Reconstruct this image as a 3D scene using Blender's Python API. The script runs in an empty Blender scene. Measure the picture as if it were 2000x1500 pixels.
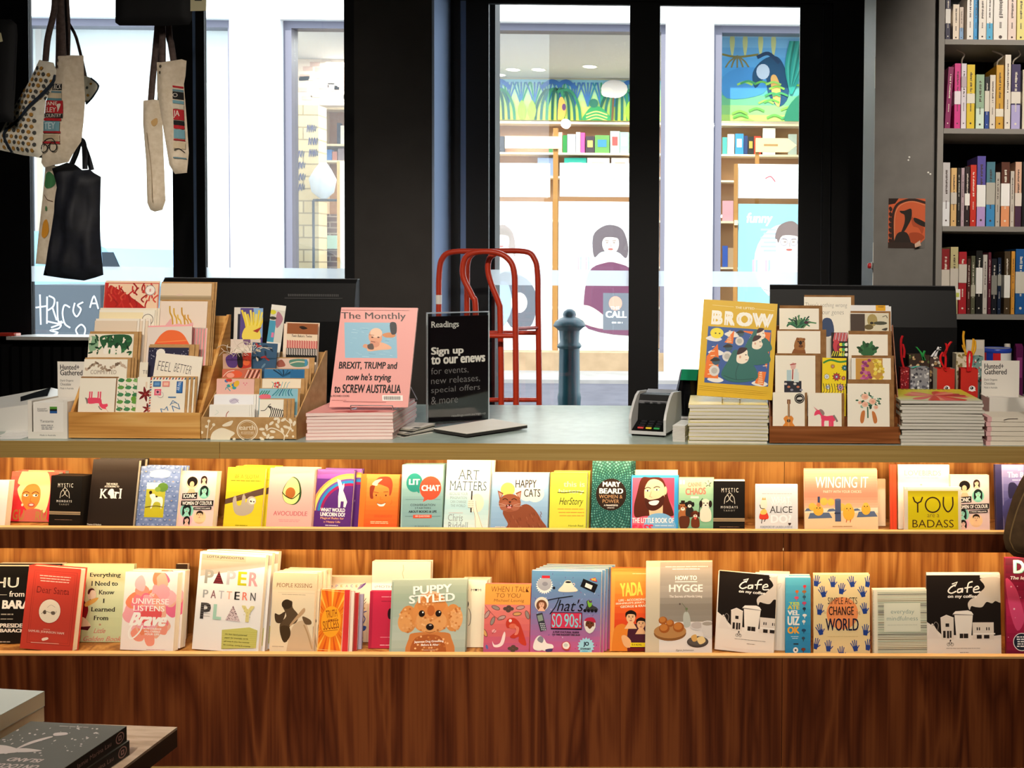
import bpy, math, random
from math import pi, sin, cos, radians as D
from mathutils import Matrix, Vector
random.seed(7)
S = bpy.context.scene
COL = S.collection

# ------------------------------------------------------------------ camera
FPX, PX0, PY0 = 1820.0, 1440.0, 568.0
YAW, PITCH, ROLL = -0.011, 0.026, 0.0078
EYE = Vector((0, 0, 1.5))
RC = Matrix.Rotation(YAW, 3, 'Z') @ Matrix.Rotation(pi/2-PITCH, 3, 'X') @ Matrix.Rotation(ROLL, 3, 'Z')
cd = bpy.data.cameras.new('camera'); cam = bpy.data.objects.new('camera', cd); COL.objects.link(cam)
cam.matrix_world = Matrix.Translation(EYE) @ RC.to_4x4()
cd.sensor_fit = 'HORIZONTAL'; cd.sensor_width = 36; cd.lens = 36*FPX/2000
cd.shift_x = (1000-PX0)/2000; cd.shift_y = -(750-PY0)/2000
cd.clip_start = .02; cd.clip_end = 300
S.camera = cam

def ray(px, py): return RC @ Vector(((px-PX0)/FPX, -(py-PY0)/FPX, -1))
def P(px, py, Y):                      # the point at depth Y seen at a place in the photograph
    d = ray(px, py); return EYE + d*(Y/d.y)
def PZ(px, py, Z):                     # the point at height Z
    d = ray(px, py); return EYE + d*((Z-EYE.z)/d.z)

# ------------------------------------------------------------------ world, sun, big lamps, exposure
W = bpy.data.worlds.new('world'); S.world = W; W.use_nodes = True
bg = W.node_tree.nodes['Background']; bg.inputs[0].default_value = (.80, .88, 1, 1); bg.inputs[1].default_value = 4.4
sd = bpy.data.lights.new('sun', 'SUN'); sd.energy = 9; sd.angle = .02; sd.color = (1, .96, .9)
sun = bpy.data.objects.new('sun', sd); COL.objects.link(sun); sun.rotation_euler = (D(38), 0, D(-14))
def area(name, loc, rot, sx, sy, e, c):
    l = bpy.data.lights.new(name, 'AREA'); l.shape = 'RECTANGLE'; l.size = sx; l.size_y = sy; l.energy = e; l.color = c
    o = bpy.data.objects.new(name, l); COL.objects.link(o); o.location = loc; o.rotation_euler = rot; return o
WARM = (1, .9, .77)
def spot(loc, to, e, ang, c=WARM, r=.05, bl=.7):
    l = bpy.data.lights.new('track_light', 'SPOT'); l.energy = e; l.spot_size = D(ang); l.spot_blend = bl; l.shadow_soft_size = r; l.color = c
    o = bpy.data.objects.new('track_light', l); COL.objects.link(o); o.location = loc; o.rotation_euler = (Vector(to)-Vector(loc)).to_track_quat('-Z', 'Y').to_euler()
for x, e in ((-2.1, 95), (-1.35, 118), (-.6, 104), (.1, 92), (.75, 100)): spot((x+.25, .55, 2.98), (x, 2.75, 1.02), e, 62)
for x, e in ((-1.7, 26), (-.2, 22)): spot((x, -.6, 2.98), (x, 2.7, .9), e, 75)
spot((-1.0, .2, 2.98), (-.95, 1.35, .75), 125, 44)
spot((-1.6, 1.3, 2.98), (-2.25, 3.3, 2.0), 26, 55)  # extra spot without a fixture, added to brighten the hanging bags
area('led_light', (-.6, 2.613, .958), (D(30), 0, 0), 5.0, .008, 9.5, (1, .74, .44))
area('led_light', (-.6, 2.628, .7025), (D(28), 0, 0), 5.0, .008, 11.5, (1, .74, .44))
spot((1.35, 2.2, 2.98), (1.2, 3.4, 2.3), 75, 52, (1, .9, .78)); spot((1.2, 1.4, 2.98), (1.1, 3.4, 1.5), 18, 50, (1, .9, .78))
S.view_settings.view_transform = 'Standard'; S.view_settings.look = 'None'
S.view_settings.exposure = 0; S.view_settings.gamma = 1; S.view_settings.use_curve_mapping = False

# ------------------------------------------------------------------ materials
def lin(c): return c/12.92 if c <= .04045 else ((c+.055)/1.055)**2.4
def rgb(h): return tuple(lin(int(h[i:i+2], 16)/255) for i in (0, 2, 4)) + (1,)
_M = {}
def mat(h, rough=.5, metal=0, spec=.3, emit=0, coat=0, name=None):
    k = (h, rough, metal, spec, emit, coat)
    if k in _M: return _M[k]
    m = bpy.data.materials.new(name or 'colour_'+h); m.use_nodes = True
    b = m.node_tree.nodes['Principled BSDF']; b.inputs['Base Color'].default_value = rgb(h)
    b.inputs['Roughness'].default_value = rough; b.inputs['Metallic'].default_value = metal
    b.inputs['Specular IOR Level'].default_value = spec; b.inputs['Coat Weight'].default_value = coat
    if emit: b.inputs['Emission Color'].default_value = rgb(h); b.inputs['Emission Strength'].default_value = emit
    _M[k] = m; return m
def nodes(name):
    m = bpy.data.materials.new(name); m.use_nodes = True; t = m.node_tree
    return m, t, t.nodes['Principled BSDF'], lambda a, b: t.links.new(a, b)
def ramp(t, stops):
    r = t.nodes.new('ShaderNodeValToRGB'); e = r.color_ramp.elements
    while len(e) < len(stops): e.new(.5)
    for i, (p, h) in enumerate(stops): e[i].position = p; e[i].color = rgb(h)
    return r
def wood(name, stops, sc=(9, 9, .55), rough=.42, seed=0, axis='Z', fine=.35, coat=0):
    m, t, b, ln = nodes(name)
    co = t.nodes.new('ShaderNodeTexCoord'); mp = t.nodes.new('ShaderNodeMapping'); ln(co.outputs['Object'], mp.inputs[0])
    mp.inputs['Scale'].default_value = sc; mp.inputs['Location'].default_value = (seed, seed*.7, seed*.3)
    wv = t.nodes.new('ShaderNodeTexNoise'); wv.inputs['Scale'].default_value = 1; wv.inputs['Detail'].default_value = 2; wv.inputs['Distortion'].default_value = .9
    ln(mp.outputs[0], wv.inputs['Vector'])
    mu = t.nodes.new('ShaderNodeMath'); mu.operation = 'MULTIPLY'; mu.inputs[1].default_value = 4.6; ln(wv.outputs[0], mu.inputs[0])
    fr = t.nodes.new('ShaderNodeMath'); fr.operation = 'PINGPONG'; fr.inputs[1].default_value = .5; ln(mu.outputs[0], fr.inputs[0])
    m2 = t.nodes.new('ShaderNodeMapping'); ln(co.outputs['Object'], m2.inputs[0])
    m2.inputs['Scale'].default_value = tuple(s*(17 if s > 2 else 2.5) for s in sc)
    n2 = t.nodes.new('ShaderNodeTexNoise'); n2.inputs['Scale'].default_value = 1; n2.inputs['Detail'].default_value = 4; ln(m2.outputs[0], n2.inputs['Vector'])
    m3 = t.nodes.new('ShaderNodeMath'); m3.operation = 'MULTIPLY'; m3.inputs[1].default_value = fine*1.6; ln(n2.outputs[0], m3.inputs[0])
    ad = t.nodes.new('ShaderNodeMath'); ad.operation = 'MULTIPLY_ADD'; ad.inputs[1].default_value = 1.25; ln(fr.outputs[0], ad.inputs[0]); ln(m3.outputs[0], ad.inputs[2])
    r = ramp(t, stops); ln(ad.outputs[0], r.inputs[0]); ln(r.outputs[0], b.inputs['Base Color'])
    b.inputs['Roughness'].default_value = rough; b.inputs['Specular IOR Level'].default_value = .3; b.inputs['Coat Weight'].default_value = coat
    return m
def noisy(name, stops, scale, rough=.6, metal=0, sc=(1, 1, 1), detail=3, spec=.3):
    m, t, b, ln = nodes(name)
    co = t.nodes.new('ShaderNodeTexCoord'); mp = t.nodes.new('ShaderNodeMapping'); ln(co.outputs['Object'], mp.inputs[0]); mp.inputs['Scale'].default_value = sc
    n = t.nodes.new('ShaderNodeTexNoise'); n.inputs['Scale'].default_value = scale; n.inputs['Detail'].default_value = detail; ln(mp.outputs[0], n.inputs['Vector'])
    r = ramp(t, stops); ln(n.outputs[0], r.inputs[0]); ln(r.outputs[0], b.inputs['Base Color'])
    b.inputs['Roughness'].default_value = rough; b.inputs['Metallic'].default_value = metal; b.inputs['Specular IOR Level'].default_value = spec
    return m
def pages(name, a, c, axis='Y', n=900):
    m, t, b, ln = nodes(name)
    co = t.nodes.new('ShaderNodeTexCoord'); mp = t.nodes.new('ShaderNodeMapping'); ln(co.outputs['Object'], mp.inputs[0])
    mp.inputs['Scale'].default_value = (4, n, 4) if axis == 'Y' else ((4, 4, n) if axis == 'Z' else (n, 4, 4))
    x = t.nodes.new('ShaderNodeTexNoise'); x.inputs['Scale'].default_value = 1; x.inputs['Detail'].default_value = 1; ln(mp.outputs[0], x.inputs['Vector'])
    r = ramp(t, [(.3, a), (.65, c)]); ln(x.outputs[0], r.inputs[0]); ln(r.outputs[0], b.inputs['Base Color']); b.inputs['Roughness'].default_value = .8
    return m
PAGE = pages('page_edges', 'e2d3b4', 'f6ecd8'); PAGEZ = pages('page_edges_flat', 'cfc0a8', 'f3eadb', 'Z', 700); PAGEX = pages('page_edges_side', 'd8cbb0', 'f4ead8', 'X')
PINKP = pages('pink_page_edges', 'dcb9ae', 'f6e6e0', 'Z', 700); GREYP = pages('grey_page_edges', 'b9b3a6', 'e9e4d8', 'Z', 700)
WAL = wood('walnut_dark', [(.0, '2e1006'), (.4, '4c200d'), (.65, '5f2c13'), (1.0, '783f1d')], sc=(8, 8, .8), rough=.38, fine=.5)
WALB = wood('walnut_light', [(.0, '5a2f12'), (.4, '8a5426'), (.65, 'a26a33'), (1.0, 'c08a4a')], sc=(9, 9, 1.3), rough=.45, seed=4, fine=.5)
OAK = wood('oak', [(0, 'a0662a'), (.4, 'c98f48'), (.7, 'd8a25a'), (1, 'e2b46e')], sc=(.9, 9, 16), rough=.5, seed=2)
OAKS = wood('oak_side', [(0, 'a0662a'), (.4, 'c08642'), (.7, 'd09a52'), (1, 'dca962')], sc=(16, 1.4, 7), rough=.5, seed=5)
CHERRY = wood('cherry', [(0, '5f3014'), (.4, '7d451f'), (.7, '8e5228'), (1, 'a0633a')], sc=(.9, 9, 16), rough=.45, seed=8)
TABLEW = wood('table_wood', [(0, 'a8886c'), (.4, 'c0a184'), (.7, 'ccae92'), (1, 'dabfa4')], sc=(3, 14, 14), rough=.45, seed=9)
EDGEW = mat('d6a76c', .5)
BRASS = noisy('brushed_brass', [(.3, 'bf9a54'), (.7, 'd6b46e')], 3, .42, .45, (.5, 60, 60))
KRAFT = noisy('kraft', [(.3, 'ae8450'), (.7, 'c39a66')], 40, .8); KRAFTD = noisy('kraft_dark', [(.3, '80582f'), (.7, '9a7044')], 40, .8)
BLACK = mat('070708', .5, 0, .2); BLACKG = mat('08080a', .18, 0, .5); BLACKM = mat('0b0b0d', .7, 0, .2)
WHITE = mat('f0ece4', .5); CREAM = mat('eee0c6', .6); STEEL = mat('b9bcc0', .3, .9); GREYP_ = mat('c9c6bf', .4)
def clearmat(name, tint, gl=.06, rough=.0, alpha_mix=None):
    m = bpy.data.materials.new(name); m.use_nodes = True; t = m.node_tree; t.nodes.clear()
    o = t.nodes.new('ShaderNodeOutputMaterial'); a = t.nodes.new('ShaderNodeBsdfTransparent'); a.inputs[0].default_value = tint
    g = t.nodes.new('ShaderNodeBsdfGlossy'); g.inputs['Roughness'].default_value = rough
    x = t.nodes.new('ShaderNodeMixShader'); x.inputs[0].default_value = gl
    t.links.new(a.outputs[0], x.inputs[1]); t.links.new(g.outputs[0], x.inputs[2])
    last = x
    if alpha_mix:
        d = t.nodes.new('ShaderNodeBsdfTranslucent'); d.inputs[0].default_value = (.9, .94, .97, 1); d2 = t.nodes.new('ShaderNodeBsdfDiffuse'); d2.inputs[0].default_value = (.8, .85, .9, 1)
        y = t.nodes.new('ShaderNodeMixShader'); y.inputs[0].default_value = .25; t.links.new(d.outputs[0], y.inputs[1]); t.links.new(d2.outputs[0], y.inputs[2])
        z = t.nodes.new('ShaderNodeMixShader'); z.inputs[0].default_value = alpha_mix; t.links.new(x.outputs[0], z.inputs[1]); t.links.new(y.outputs[0], z.inputs[2]); last = z
    t.links.new(last.outputs[0], o.inputs[0]); return m
GLASS = clearmat('window_glass', (.96, .98, .97, 1), .04); FROST = clearmat('frosted_vinyl', (.95, .97, .98, 1), .02, .3, .55)
CLEARP = clearmat('clear_acrylic', (.93, .95, .96, 1), .1, .05); FILM = clearmat('clear_film', (.97, .97, .97, 1), .07, .12)

# ------------------------------------------------------------------ mesh builder
class MB:
    def __init__(s): s.v = []; s.f = []; s.m = []; s.mats = []; s.smooth = []
    def mi(s, m):
        if isinstance(m, str): m = mat(m)
        if m not in s.mats: s.mats.append(m)
        return s.mats.index(m)
    def face(s, pts, m, sm=False):
        b = len(s.v); s.v += [tuple(p) for p in pts]; s.f.append(tuple(range(b, b+len(pts)))); s.m.append(s.mi(m)); s.smooth.append(sm)
    def grid(s, rows, m, closed=False, sm=True):         # rows of points, lofted
        b = len(s.v); n = len(rows[0]); i_ = s.mi(m)
        for r in rows: s.v += [tuple(p) for p in r]
        for i in range(len(rows)-1):
            for j in range(n if closed else n-1):
                k = (j+1) % n
                s.f.append((b+i*n+j, b+i*n+k, b+(i+1)*n+k, b+(i+1)*n+j)); s.m.append(i_); s.smooth.append(sm)
    def cap(s, ring, m, flip=False):
        s.face(ring[::-1] if flip else ring, m)
    def hexa(s, p, m):                                   # 8 corners: bottom ring 0-3 ccw from above, top ring 4-7
        b = len(s.v); s.v += [tuple(q) for q in p]; i_ = s.mi(m)
        for q in ((3, 2, 1, 0), (4, 5, 6, 7), (0, 1, 5, 4), (1, 2, 6, 5), (2, 3, 7, 6), (3, 0, 4, 7)):
            s.f.append(tuple(b+k for k in q)); s.m.append(i_); s.smooth.append(False)
    def box(s, x0, x1, y0, y1, z0, z1, m, M=None):
        p = [Vector(q) for q in ((x0, y0, z0), (x1, y0, z0), (x1, y1, z0), (x0, y1, z0), (x0, y0, z1), (x1, y0, z1), (x1, y1, z1), (x0, y1, z1))]
        s.hexa([M @ q for q in p] if M else p, m); return s
    def prism(s, poly, axis, a, b, m):                   # 2-D outline pushed along an axis
        def pt(u, v, w): return {'X': (w, u, v), 'Y': (u, w, v), 'Z': (u, v, w)}[axis]
        n = len(poly); r0 = [pt(u, v, a) for u, v in poly]; r1 = [pt(u, v, b) for u, v in poly]
        ar = sum(poly[i][0]*poly[(i+1) % n][1]-poly[(i+1) % n][0]*poly[i][1] for i in range(n))
        if (ar < 0) != (axis == 'Y'): r0, r1 = r1, r0
        base = len(s.v); s.v += r0+r1; i_ = s.mi(m)
        s.f.append(tuple(base+i for i in range(n))[::-1]); s.m.append(i_); s.smooth.append(False)
        s.f.append(tuple(base+n+i for i in range(n))); s.m.append(i_); s.smooth.append(False)
        for i in range(n):
            j = (i+1) % n; s.f.append((base+i, base+j, base+n+j, base+n+i)); s.m.append(i_); s.smooth.append(False)
        return s
    def lathe(s, prof, m, n=24, M=None, caps=True):
        rows = [[Vector((r*cos(2*pi*k/n), r*sin(2*pi*k/n), z)) for k in range(n)] for r, z in prof]
        if M: rows = [[M @ p for p in r] for r in rows]
        s.grid(rows, m, True)
        if caps: s.cap(rows[0], m, True); s.cap(rows[-1], m)
        return s
    def tube(s, pts, r, m, n=8, flat=1.0):
        pts = [Vector(p) for p in pts]; rows = []; up = None
        for i, p in enumerate(pts):
            t = (pts[min(i+1, len(pts)-1)]-pts[max(i-1, 0)]).normalized()
            if up is None: up = t.orthogonal().normalized()
            up = (up - t*up.dot(t)); up = up.normalized() if up.length > 1e-6 else t.orthogonal().normalized()
            sd_ = t.cross(up); rr = r[i] if isinstance(r, (list, tuple)) else r
            rows.append([p+(up*cos(2*pi*k/n)*flat+sd_*sin(2*pi*k/n))*rr for k in range(n)])
        s.grid(rows, m, True); s.cap(rows[0], m, True); s.cap(rows[-1], m); return s
    def build(s, name, parent=None, M=None):
        me = bpy.data.meshes.new(name); me.from_pydata(s.v, [], s.f); 
        for m in s.mats: me.materials.append(m)
        me.polygons.foreach_set('material_index', s.m); me.polygons.foreach_set('use_smooth', s.smooth); me.update()
        o = bpy.data.objects.new(name, me); COL.objects.link(o)
        if parent: o.parent = parent
        if M: o.matrix_local = M
        return o
def smooth_path(pts, k=6):                               # Catmull-Rom
    pts = [Vector(p) for p in pts]; out = []
    for i in range(len(pts)-1):
        a = pts[max(i-1, 0)]; b = pts[i]; c = pts[i+1]; d = pts[min(i+2, len(pts)-1)]
        for j in range(k):
            t = j/k; out.append(.5*((2*b)+(c-a)*t+(2*a-5*b+4*c-d)*t*t+(3*b-a-3*c+d)*t**3))
    return out+[pts[-1]]
def tag(o, label, cat, group=None, kind=None):
    o['label'] = label; o['category'] = cat
    if group: o['group'] = group
    if kind: o['kind'] = kind
    return o
def thing(name, label, cat, M=None, group=None):
    o = bpy.data.objects.new(name, None); COL.objects.link(o); o.empty_display_size = .05
    if M: o.matrix_world = M
    return tag(o, label, cat, group)
def struct(o): o['kind'] = 'structure'; return o
def tree(o): return [(o, c) for c in o.children]
def dup(root, M, label=None, group=None):
    r = root.copy(); COL.objects.link(r); r.matrix_world = M
    if label: r['label'] = label
    if group: r['group'] = group
    for ch in list(root.children):
        c = ch.copy(); COL.objects.link(c); c.parent = r
        for g in list(ch.children):
            d = g.copy(); COL.objects.link(d); d.parent = c
    return r
def TR(x, y, z): return Matrix.Translation((x, y, z))
def RX(a): return Matrix.Rotation(a, 4, 'X')
def RY(a): return Matrix.Rotation(a, 4, 'Y')
def RZ(a): return Matrix.Rotation(a, 4, 'Z')

# ------------------------------------------------------------------ flat printing: text and shapes laid on a face
_TX = {}
def glyphs(s, bold, serif, it):
    k = (s, bold, serif, it)
    if k in _TX: return _TX[k]
    c = bpy.data.curves.new('lettering', 'FONT'); c.body = s; c.size = 1; c.offset = bold; c.shear = it; c.resolution_u = 3; c.align_x = 'CENTER'; c.space_line = .95
    o = bpy.data.objects.new('lettering', c); me = o.to_mesh()
    vs = [(v.co.x, v.co.y) for v in me.vertices]; fs = [tuple(p.vertices) for p in me.polygons]; sf = []
    if serif:
        ec = {}
        for p in fs:
            for i in range(len(p)):
                e = tuple(sorted((p[i], p[(i+1) % len(p)]))); ec[e] = ec.get(e, 0)+1
        for (a, b), n in ec.items():
            if n == 1 and abs(vs[a][1]-vs[b][1]) < .004 and .03 < abs(vs[a][0]-vs[b][0]) < .19:
                x0, x1 = sorted((vs[a][0], vs[b][0])); y = vs[a][1]; base = len(vs)
                vs += [(x0-serif, y-.022), (x1+serif, y-.022), (x1+serif, y+.022), (x0-serif, y+.022)]; sf.append((base, base+1, base+2, base+3))
    o.to_mesh_clear(); bpy.data.objects.remove(o); bpy.data.curves.remove(c)
    if not vs: vs = [(0, 0), (1, 0), (1, 1)]; fs = []
    xs = [v[0] for v in vs]; ys = [v[1] for v in vs]
    _TX[k] = (vs, fs, sf, min(xs), max(xs), min(ys), max(ys)); return _TX[k]
def clip(poly, x0, y0, x1, y1):
    for ax, lim, sg in ((0, x0, 1), (0, x1, -1), (1, y0, 1), (1, y1, -1)):
        out = []; n = len(poly)
        for i in range(n):
            a, b = poly[i], poly[(i+1) % n]; da = (a[ax]-lim)*sg; db = (b[ax]-lim)*sg
            if da >= 0: out.append(a)
            if (da > 0 > db) or (da < 0 < db):
                t = da/(da-db); out.append((a[0]+(b[0]-a[0])*t, a[1]+(b[1]-a[1])*t))
        poly = out
        if len(poly) < 3: return None
    return poly
class Art:
    """Prints on a face. Photo coordinates (x right, y down) run over box; the face's corner O is box's top-left, U and V its right and down axes per photo pixel."""
    STEP = 1.8e-5
    def __init__(s, mb, box, O, U, V, N=None, off=1e-4, rough=.5):
        s.mb = mb; s.bx = box; s.O = Vector(O); s.U = Vector(U); s.V = Vector(V); s.N = (s.V.cross(s.U)).normalized() if N is None else Vector(N)
        s.z = off; s.ox = s.oy = 0; s.k = 1.0; s.rough = rough; s.sh = 0; s.shy = 0
        s.cb = box
    def v(s, ox, oy, k): s.ox, s.oy, s.k = ox, oy, k; return s
    def m(s, c): return mat(c, s.rough) if isinstance(c, str) else c
    def put(s, polys, c):
        s.z += s.STEP; M_ = s.m(c)
        for p in polys:
            q = clip([(s.ox+x*s.k+s.sh*(s.oy+y*s.k-s.shy), s.oy+y*s.k) for x, y in p], *s.cb)
            if not q: continue
            pts = [s.O+s.U*(x-s.bx[0])+s.V*(y-s.bx[1])+s.N*s.z for x, y in q]
            n = Vector((0, 0, 0))
            for i in range(len(pts)): n += (pts[i]-pts[0]).cross(pts[(i+1) % len(pts)]-pts[0])
            s.mb.face(pts if n.dot(s.N) > 0 else pts[::-1], M_)
        return s
    def R(s, x0, y0, x1, y1, c): return s.put([[(x0, y0), (x1, y0), (x1, y1), (x0, y1)]], c)
    def G(s, p, c): return s.put([p], c)
    def E(s, cx, cy, rx, ry=None, c='000000', n=20, rot=0, a0=0, a1=360):
        ry = rx if ry is None else ry; cr, sr = cos(D(rot)), sin(D(rot)); q = []
        for i in range(n if a1-a0 == 360 else n+1):
            t = D(a0+(a1-a0)*i/n); x, y = rx*cos(t), ry*sin(t); q.append((cx+x*cr-y*sr, cy+x*sr+y*cr))
        return s.put([q], c)
    def L(s, pts, w, c):         # a stroke: one ribbon with mitred turns, so no two faces lie on each other
        pts = [p for i, p in enumerate(pts) if i == 0 or math.hypot(p[0]-pts[i-1][0], p[1]-pts[i-1][1]) > 1e-6]; n = len(pts)
        if n < 2: return s
        dr = [((d-a)/math.hypot(d-a, e-b), (e-b)/math.hypot(d-a, e-b)) for (a, b), (d, e) in zip(pts, pts[1:])]
        closed = n > 3 and math.hypot(pts[0][0]-pts[-1][0], pts[0][1]-pts[-1][1]) < 1e-6; lo, hi = [], []
        for i, (x, y) in enumerate(pts):
            u, v = (dr[-1] if closed else dr[0]) if i == 0 else dr[i-1], (dr[0] if closed else dr[-1]) if i == n-1 else dr[i]
            mx, my = -(u[1]+v[1]), u[0]+v[0]; l = math.hypot(mx, my)
            if l < .5: mx, my, k = -u[1], u[0], 1
            else: mx, my = mx/l, my/l; k = min(1.6, 1/max(.3, mx*-u[1]+my*u[0]))
            ex = 0 if closed else (-w*.25 if i == 0 else w*.25 if i == n-1 else 0); q = u if i else v
            lo.append((x+mx*k*w/2+q[0]*ex, y+my*k*w/2+q[1]*ex)); hi.append((x-mx*k*w/2+q[0]*ex, y-my*k*w/2+q[1]*ex))
        return s.put([[lo[i], lo[i+1], hi[i+1], hi[i]] for i in range(n-1)], c)
    def C(s, pts, w, c, k=5): return s.L([(p.x, p.y) for p in smooth_path([(x, y, 0) for x, y in pts], k)], w, c)
    def B(s, pts, c, k=4):       # smooth closed blob
        n = len(pts); q = []
        for i in range(n):
            a, b, d, e = (Vector(pts[(i+j-1) % n]) for j in range(4))
            for j in range(k):
                t = j/k; v = .5*((2*b)+(d-a)*t+(2*a-5*b+4*d-e)*t*t+(3*b-a-3*d+e)*t**3); q.append((v.x, v.y))
        return s.put([q], c)
    def ring(s, cx, cy, r, w, c, n=24): return s.L([(cx+r*cos(2*pi*i/n), cy+r*sin(2*pi*i/n)) for i in range(n+1)], w, c)
    def star(s, cx, cy, r, r2, n, c, a=0): return s.put([[(cx+(r if i % 2 == 0 else r2)*sin(pi*i/n+a), cy-(r if i % 2 == 0 else r2)*cos(pi*i/n+a)) for i in range(2*n)]], c)
    def T(s, t, x0, y0, x1, y1, c, b=0.0, serif=0, it=0, rot=0):
        vs, fs, sf, a0, a1, b0, b1 = glyphs(t, min(b, 0), serif, it); b = max(b, 0)
        sx = (x1-x0)/(a1-a0+2*b or 1); sy = (y1-y0)/(b1-b0+b or 1); cx, cy = (x0+x1)/2, (y0+y1)/2; cr, sr = cos(D(rot)), sin(D(rot))
        for dx, dy in ((0, 0),) if b < .004 else ((-b, 0), (b, 0)) if b < .03 else ((-b, -b/2), (b, -b/2), (-b, b/2), (b, b/2)):
            def w(p):
                x = x0+(p[0]+dx+b-a0)*sx-cx; y = y1-(p[1]+dy+b/2-b0)*sy-cy; return (cx+x*cr-y*sr, cy+x*sr+y*cr)
            s.put([[w(vs[i]) for i in f] for f in fs], c)
            if sf: s.put([[w(vs[i]) for i in f] for f in sf], c)
        return s
    def grad(s, x0, y0, x1, y1, cs, n=14):
        r = []
        for i in range(n):
            t = i/(n-1)*(len(cs)-1); j = min(int(t), len(cs)-2); f = t-j
            h = ''.join('%02x' % round(int(cs[j][q:q+2], 16)*(1-f)+int(cs[j+1][q:q+2], 16)*f) for q in (0, 2, 4))
            s.put([[(x0, y0+(y1-y0)*i/n), (x1, y0+(y1-y0)*i/n), (x1, y0+(y1-y0)*(i+1)/n), (x0, y0+(y1-y0)*(i+1)/n)]], h); s.z -= s.STEP
        s.z += s.STEP; return s
    def greek(s, x0, y0, x1, y1, c, n=1, words=4):      # print too small to read: broken fine lines
        q = []; random.seed(int(x0*7+y0)); h = (y1-y0)/n
        for i in range(n):
            x = x0+(random.random()*.08*(x1-x0) if n > 1 else 0); e = x1-(random.random()*.1*(x1-x0) if n > 1 else 0); y = y0+h*i
            while x < e:
                w = min((x1-x0)/words*(.5+random.random()*.7), e-x); q.append([(x, y), (x+w, y), (x+w, y+h*.5), (x, y+h*.5)]); x += w+h*.35
        return s.put(q, c)

# ================================================================== the setting
YF, YW = 2.6, 4.6
zf = lambda py: P(1000, py, YF).z
ZT, ZB, ZL, ZLB, ZS, ZK = 1.0, zf(899), zf(1034.3), zf(1075), zf(1279), zf(1497.5)
YC = PZ(1000, 791, 1.0).y
xw = lambda px, py=300, Y=YW: P(px, py, Y).x
zw = lambda py, px=1000, Y=YW: P(px, py, Y).z
FLOORM = noisy('floor_concrete', [(.3, '4a4038'), (.7, '5a5048')], 6, .5)
DARKW = noisy('charcoal_wall', [(.3, '34302d'), (.7, '3a3633')], 8, .55); GREYW = noisy('grey_wall', [(.3, '6f6b66'), (.7, '7a7671')], 12, .55)
BLACKW = mat('101012', .5); BLUEW = mat('7088b0', .35)
XL, XR, YB0, ZC = -4.2, 2.9, -1.6, 3.06
b = MB(); b.box(XL, XR, YB0, YW+.3, -.06, 0, FLOORM); struct(b.build('floor'))
b = MB(); b.box(XL, XR, YB0, YW+.3, ZC, ZC+.1, mat('8a847c', .8)); struct(b.build('ceiling'))
b = MB(); b.box(XL-.1, XL, YB0, YW+.3, 0, ZC, DARKW); struct(b.build('wall_left'))
b = MB(); b.box(XR, XR+.1, YB0, YW+.3, 0, ZC, DARKW); struct(b.build('wall_right'))
b = MB(); b.box(XL, XR, YB0-.1, YB0, 0, ZC, mat('7a6a5a', .8)); struct(b.build('wall_front'))
# openings in the window wall
A0, A1, A2, A3 = xw(59), xw(339), xw(402), xw(679); B0, B1, B2, B3 = xw(955), xw(1229.5), xw(1288), xw(1560)
ZH, ZSL, ZFL = zw(2), zw(655, 100), .12
b = MB()
b.box(XL, A0, YW-.004, YW+.02, 0, ZC, BLACKW)
b.box(A0, XR, YW-.02, YW+.012, ZH, ZC, BLACKW)
b.box(XL, XR, YW-.05, YW+.22, ZC, 7.2, DARKW)  # unseen upper wall, raised to shade the near side of the street
b.box(A0, A3, YW+.02, YW+.22, 0, ZSL-.012, BLACKW)
px0, px1 = P(692, 300, 4.33).x, P(842.5, 300, 4.33).x
b.box(px0, px1, 4.33, YW+.22, 0, ZC, DARKW)
b.box(A3, px0, YW-.04, YW+.2, 0, ZC, BLACKW)
b.box(px1, B0, YW+.12, YW+.22, 0, ZC, BLACKW)
b.box(B0, B3, YW-.05, YW+.22, 0, ZFL, BLACKW)
b.box(xw(1623), XR, YW-.05, YW+.22, 0, ZH, BLACKW)
struct(b.build('wall_back'))
b = MB(); b.box(px1+.001, px1+.012, 4.335, YW+.1, .02, ZH, mat('a8bcdc', .4)); struct(b.build('trim_1'))  # pale blue puts the daylight on this reveal into its colour
b = MB(); b.box(A0-.02, A3, YW-.14, YW+.015, ZSL-.012, ZSL+.004, mat('d8d4cc', .4)); struct(b.build('trim_2'))
b = MB()
for k in range(44): b.box(XL+.05+k*.05, XL+.085+k*.05, YW-.075, YW-.055, .05, ZSL-.05, BLACKW)
b.box(XL+.03, A0+.75, YW-.055, YW-.052, .02, ZSL-.04, BLACKM); struct(b.build('trim_3'))
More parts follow.
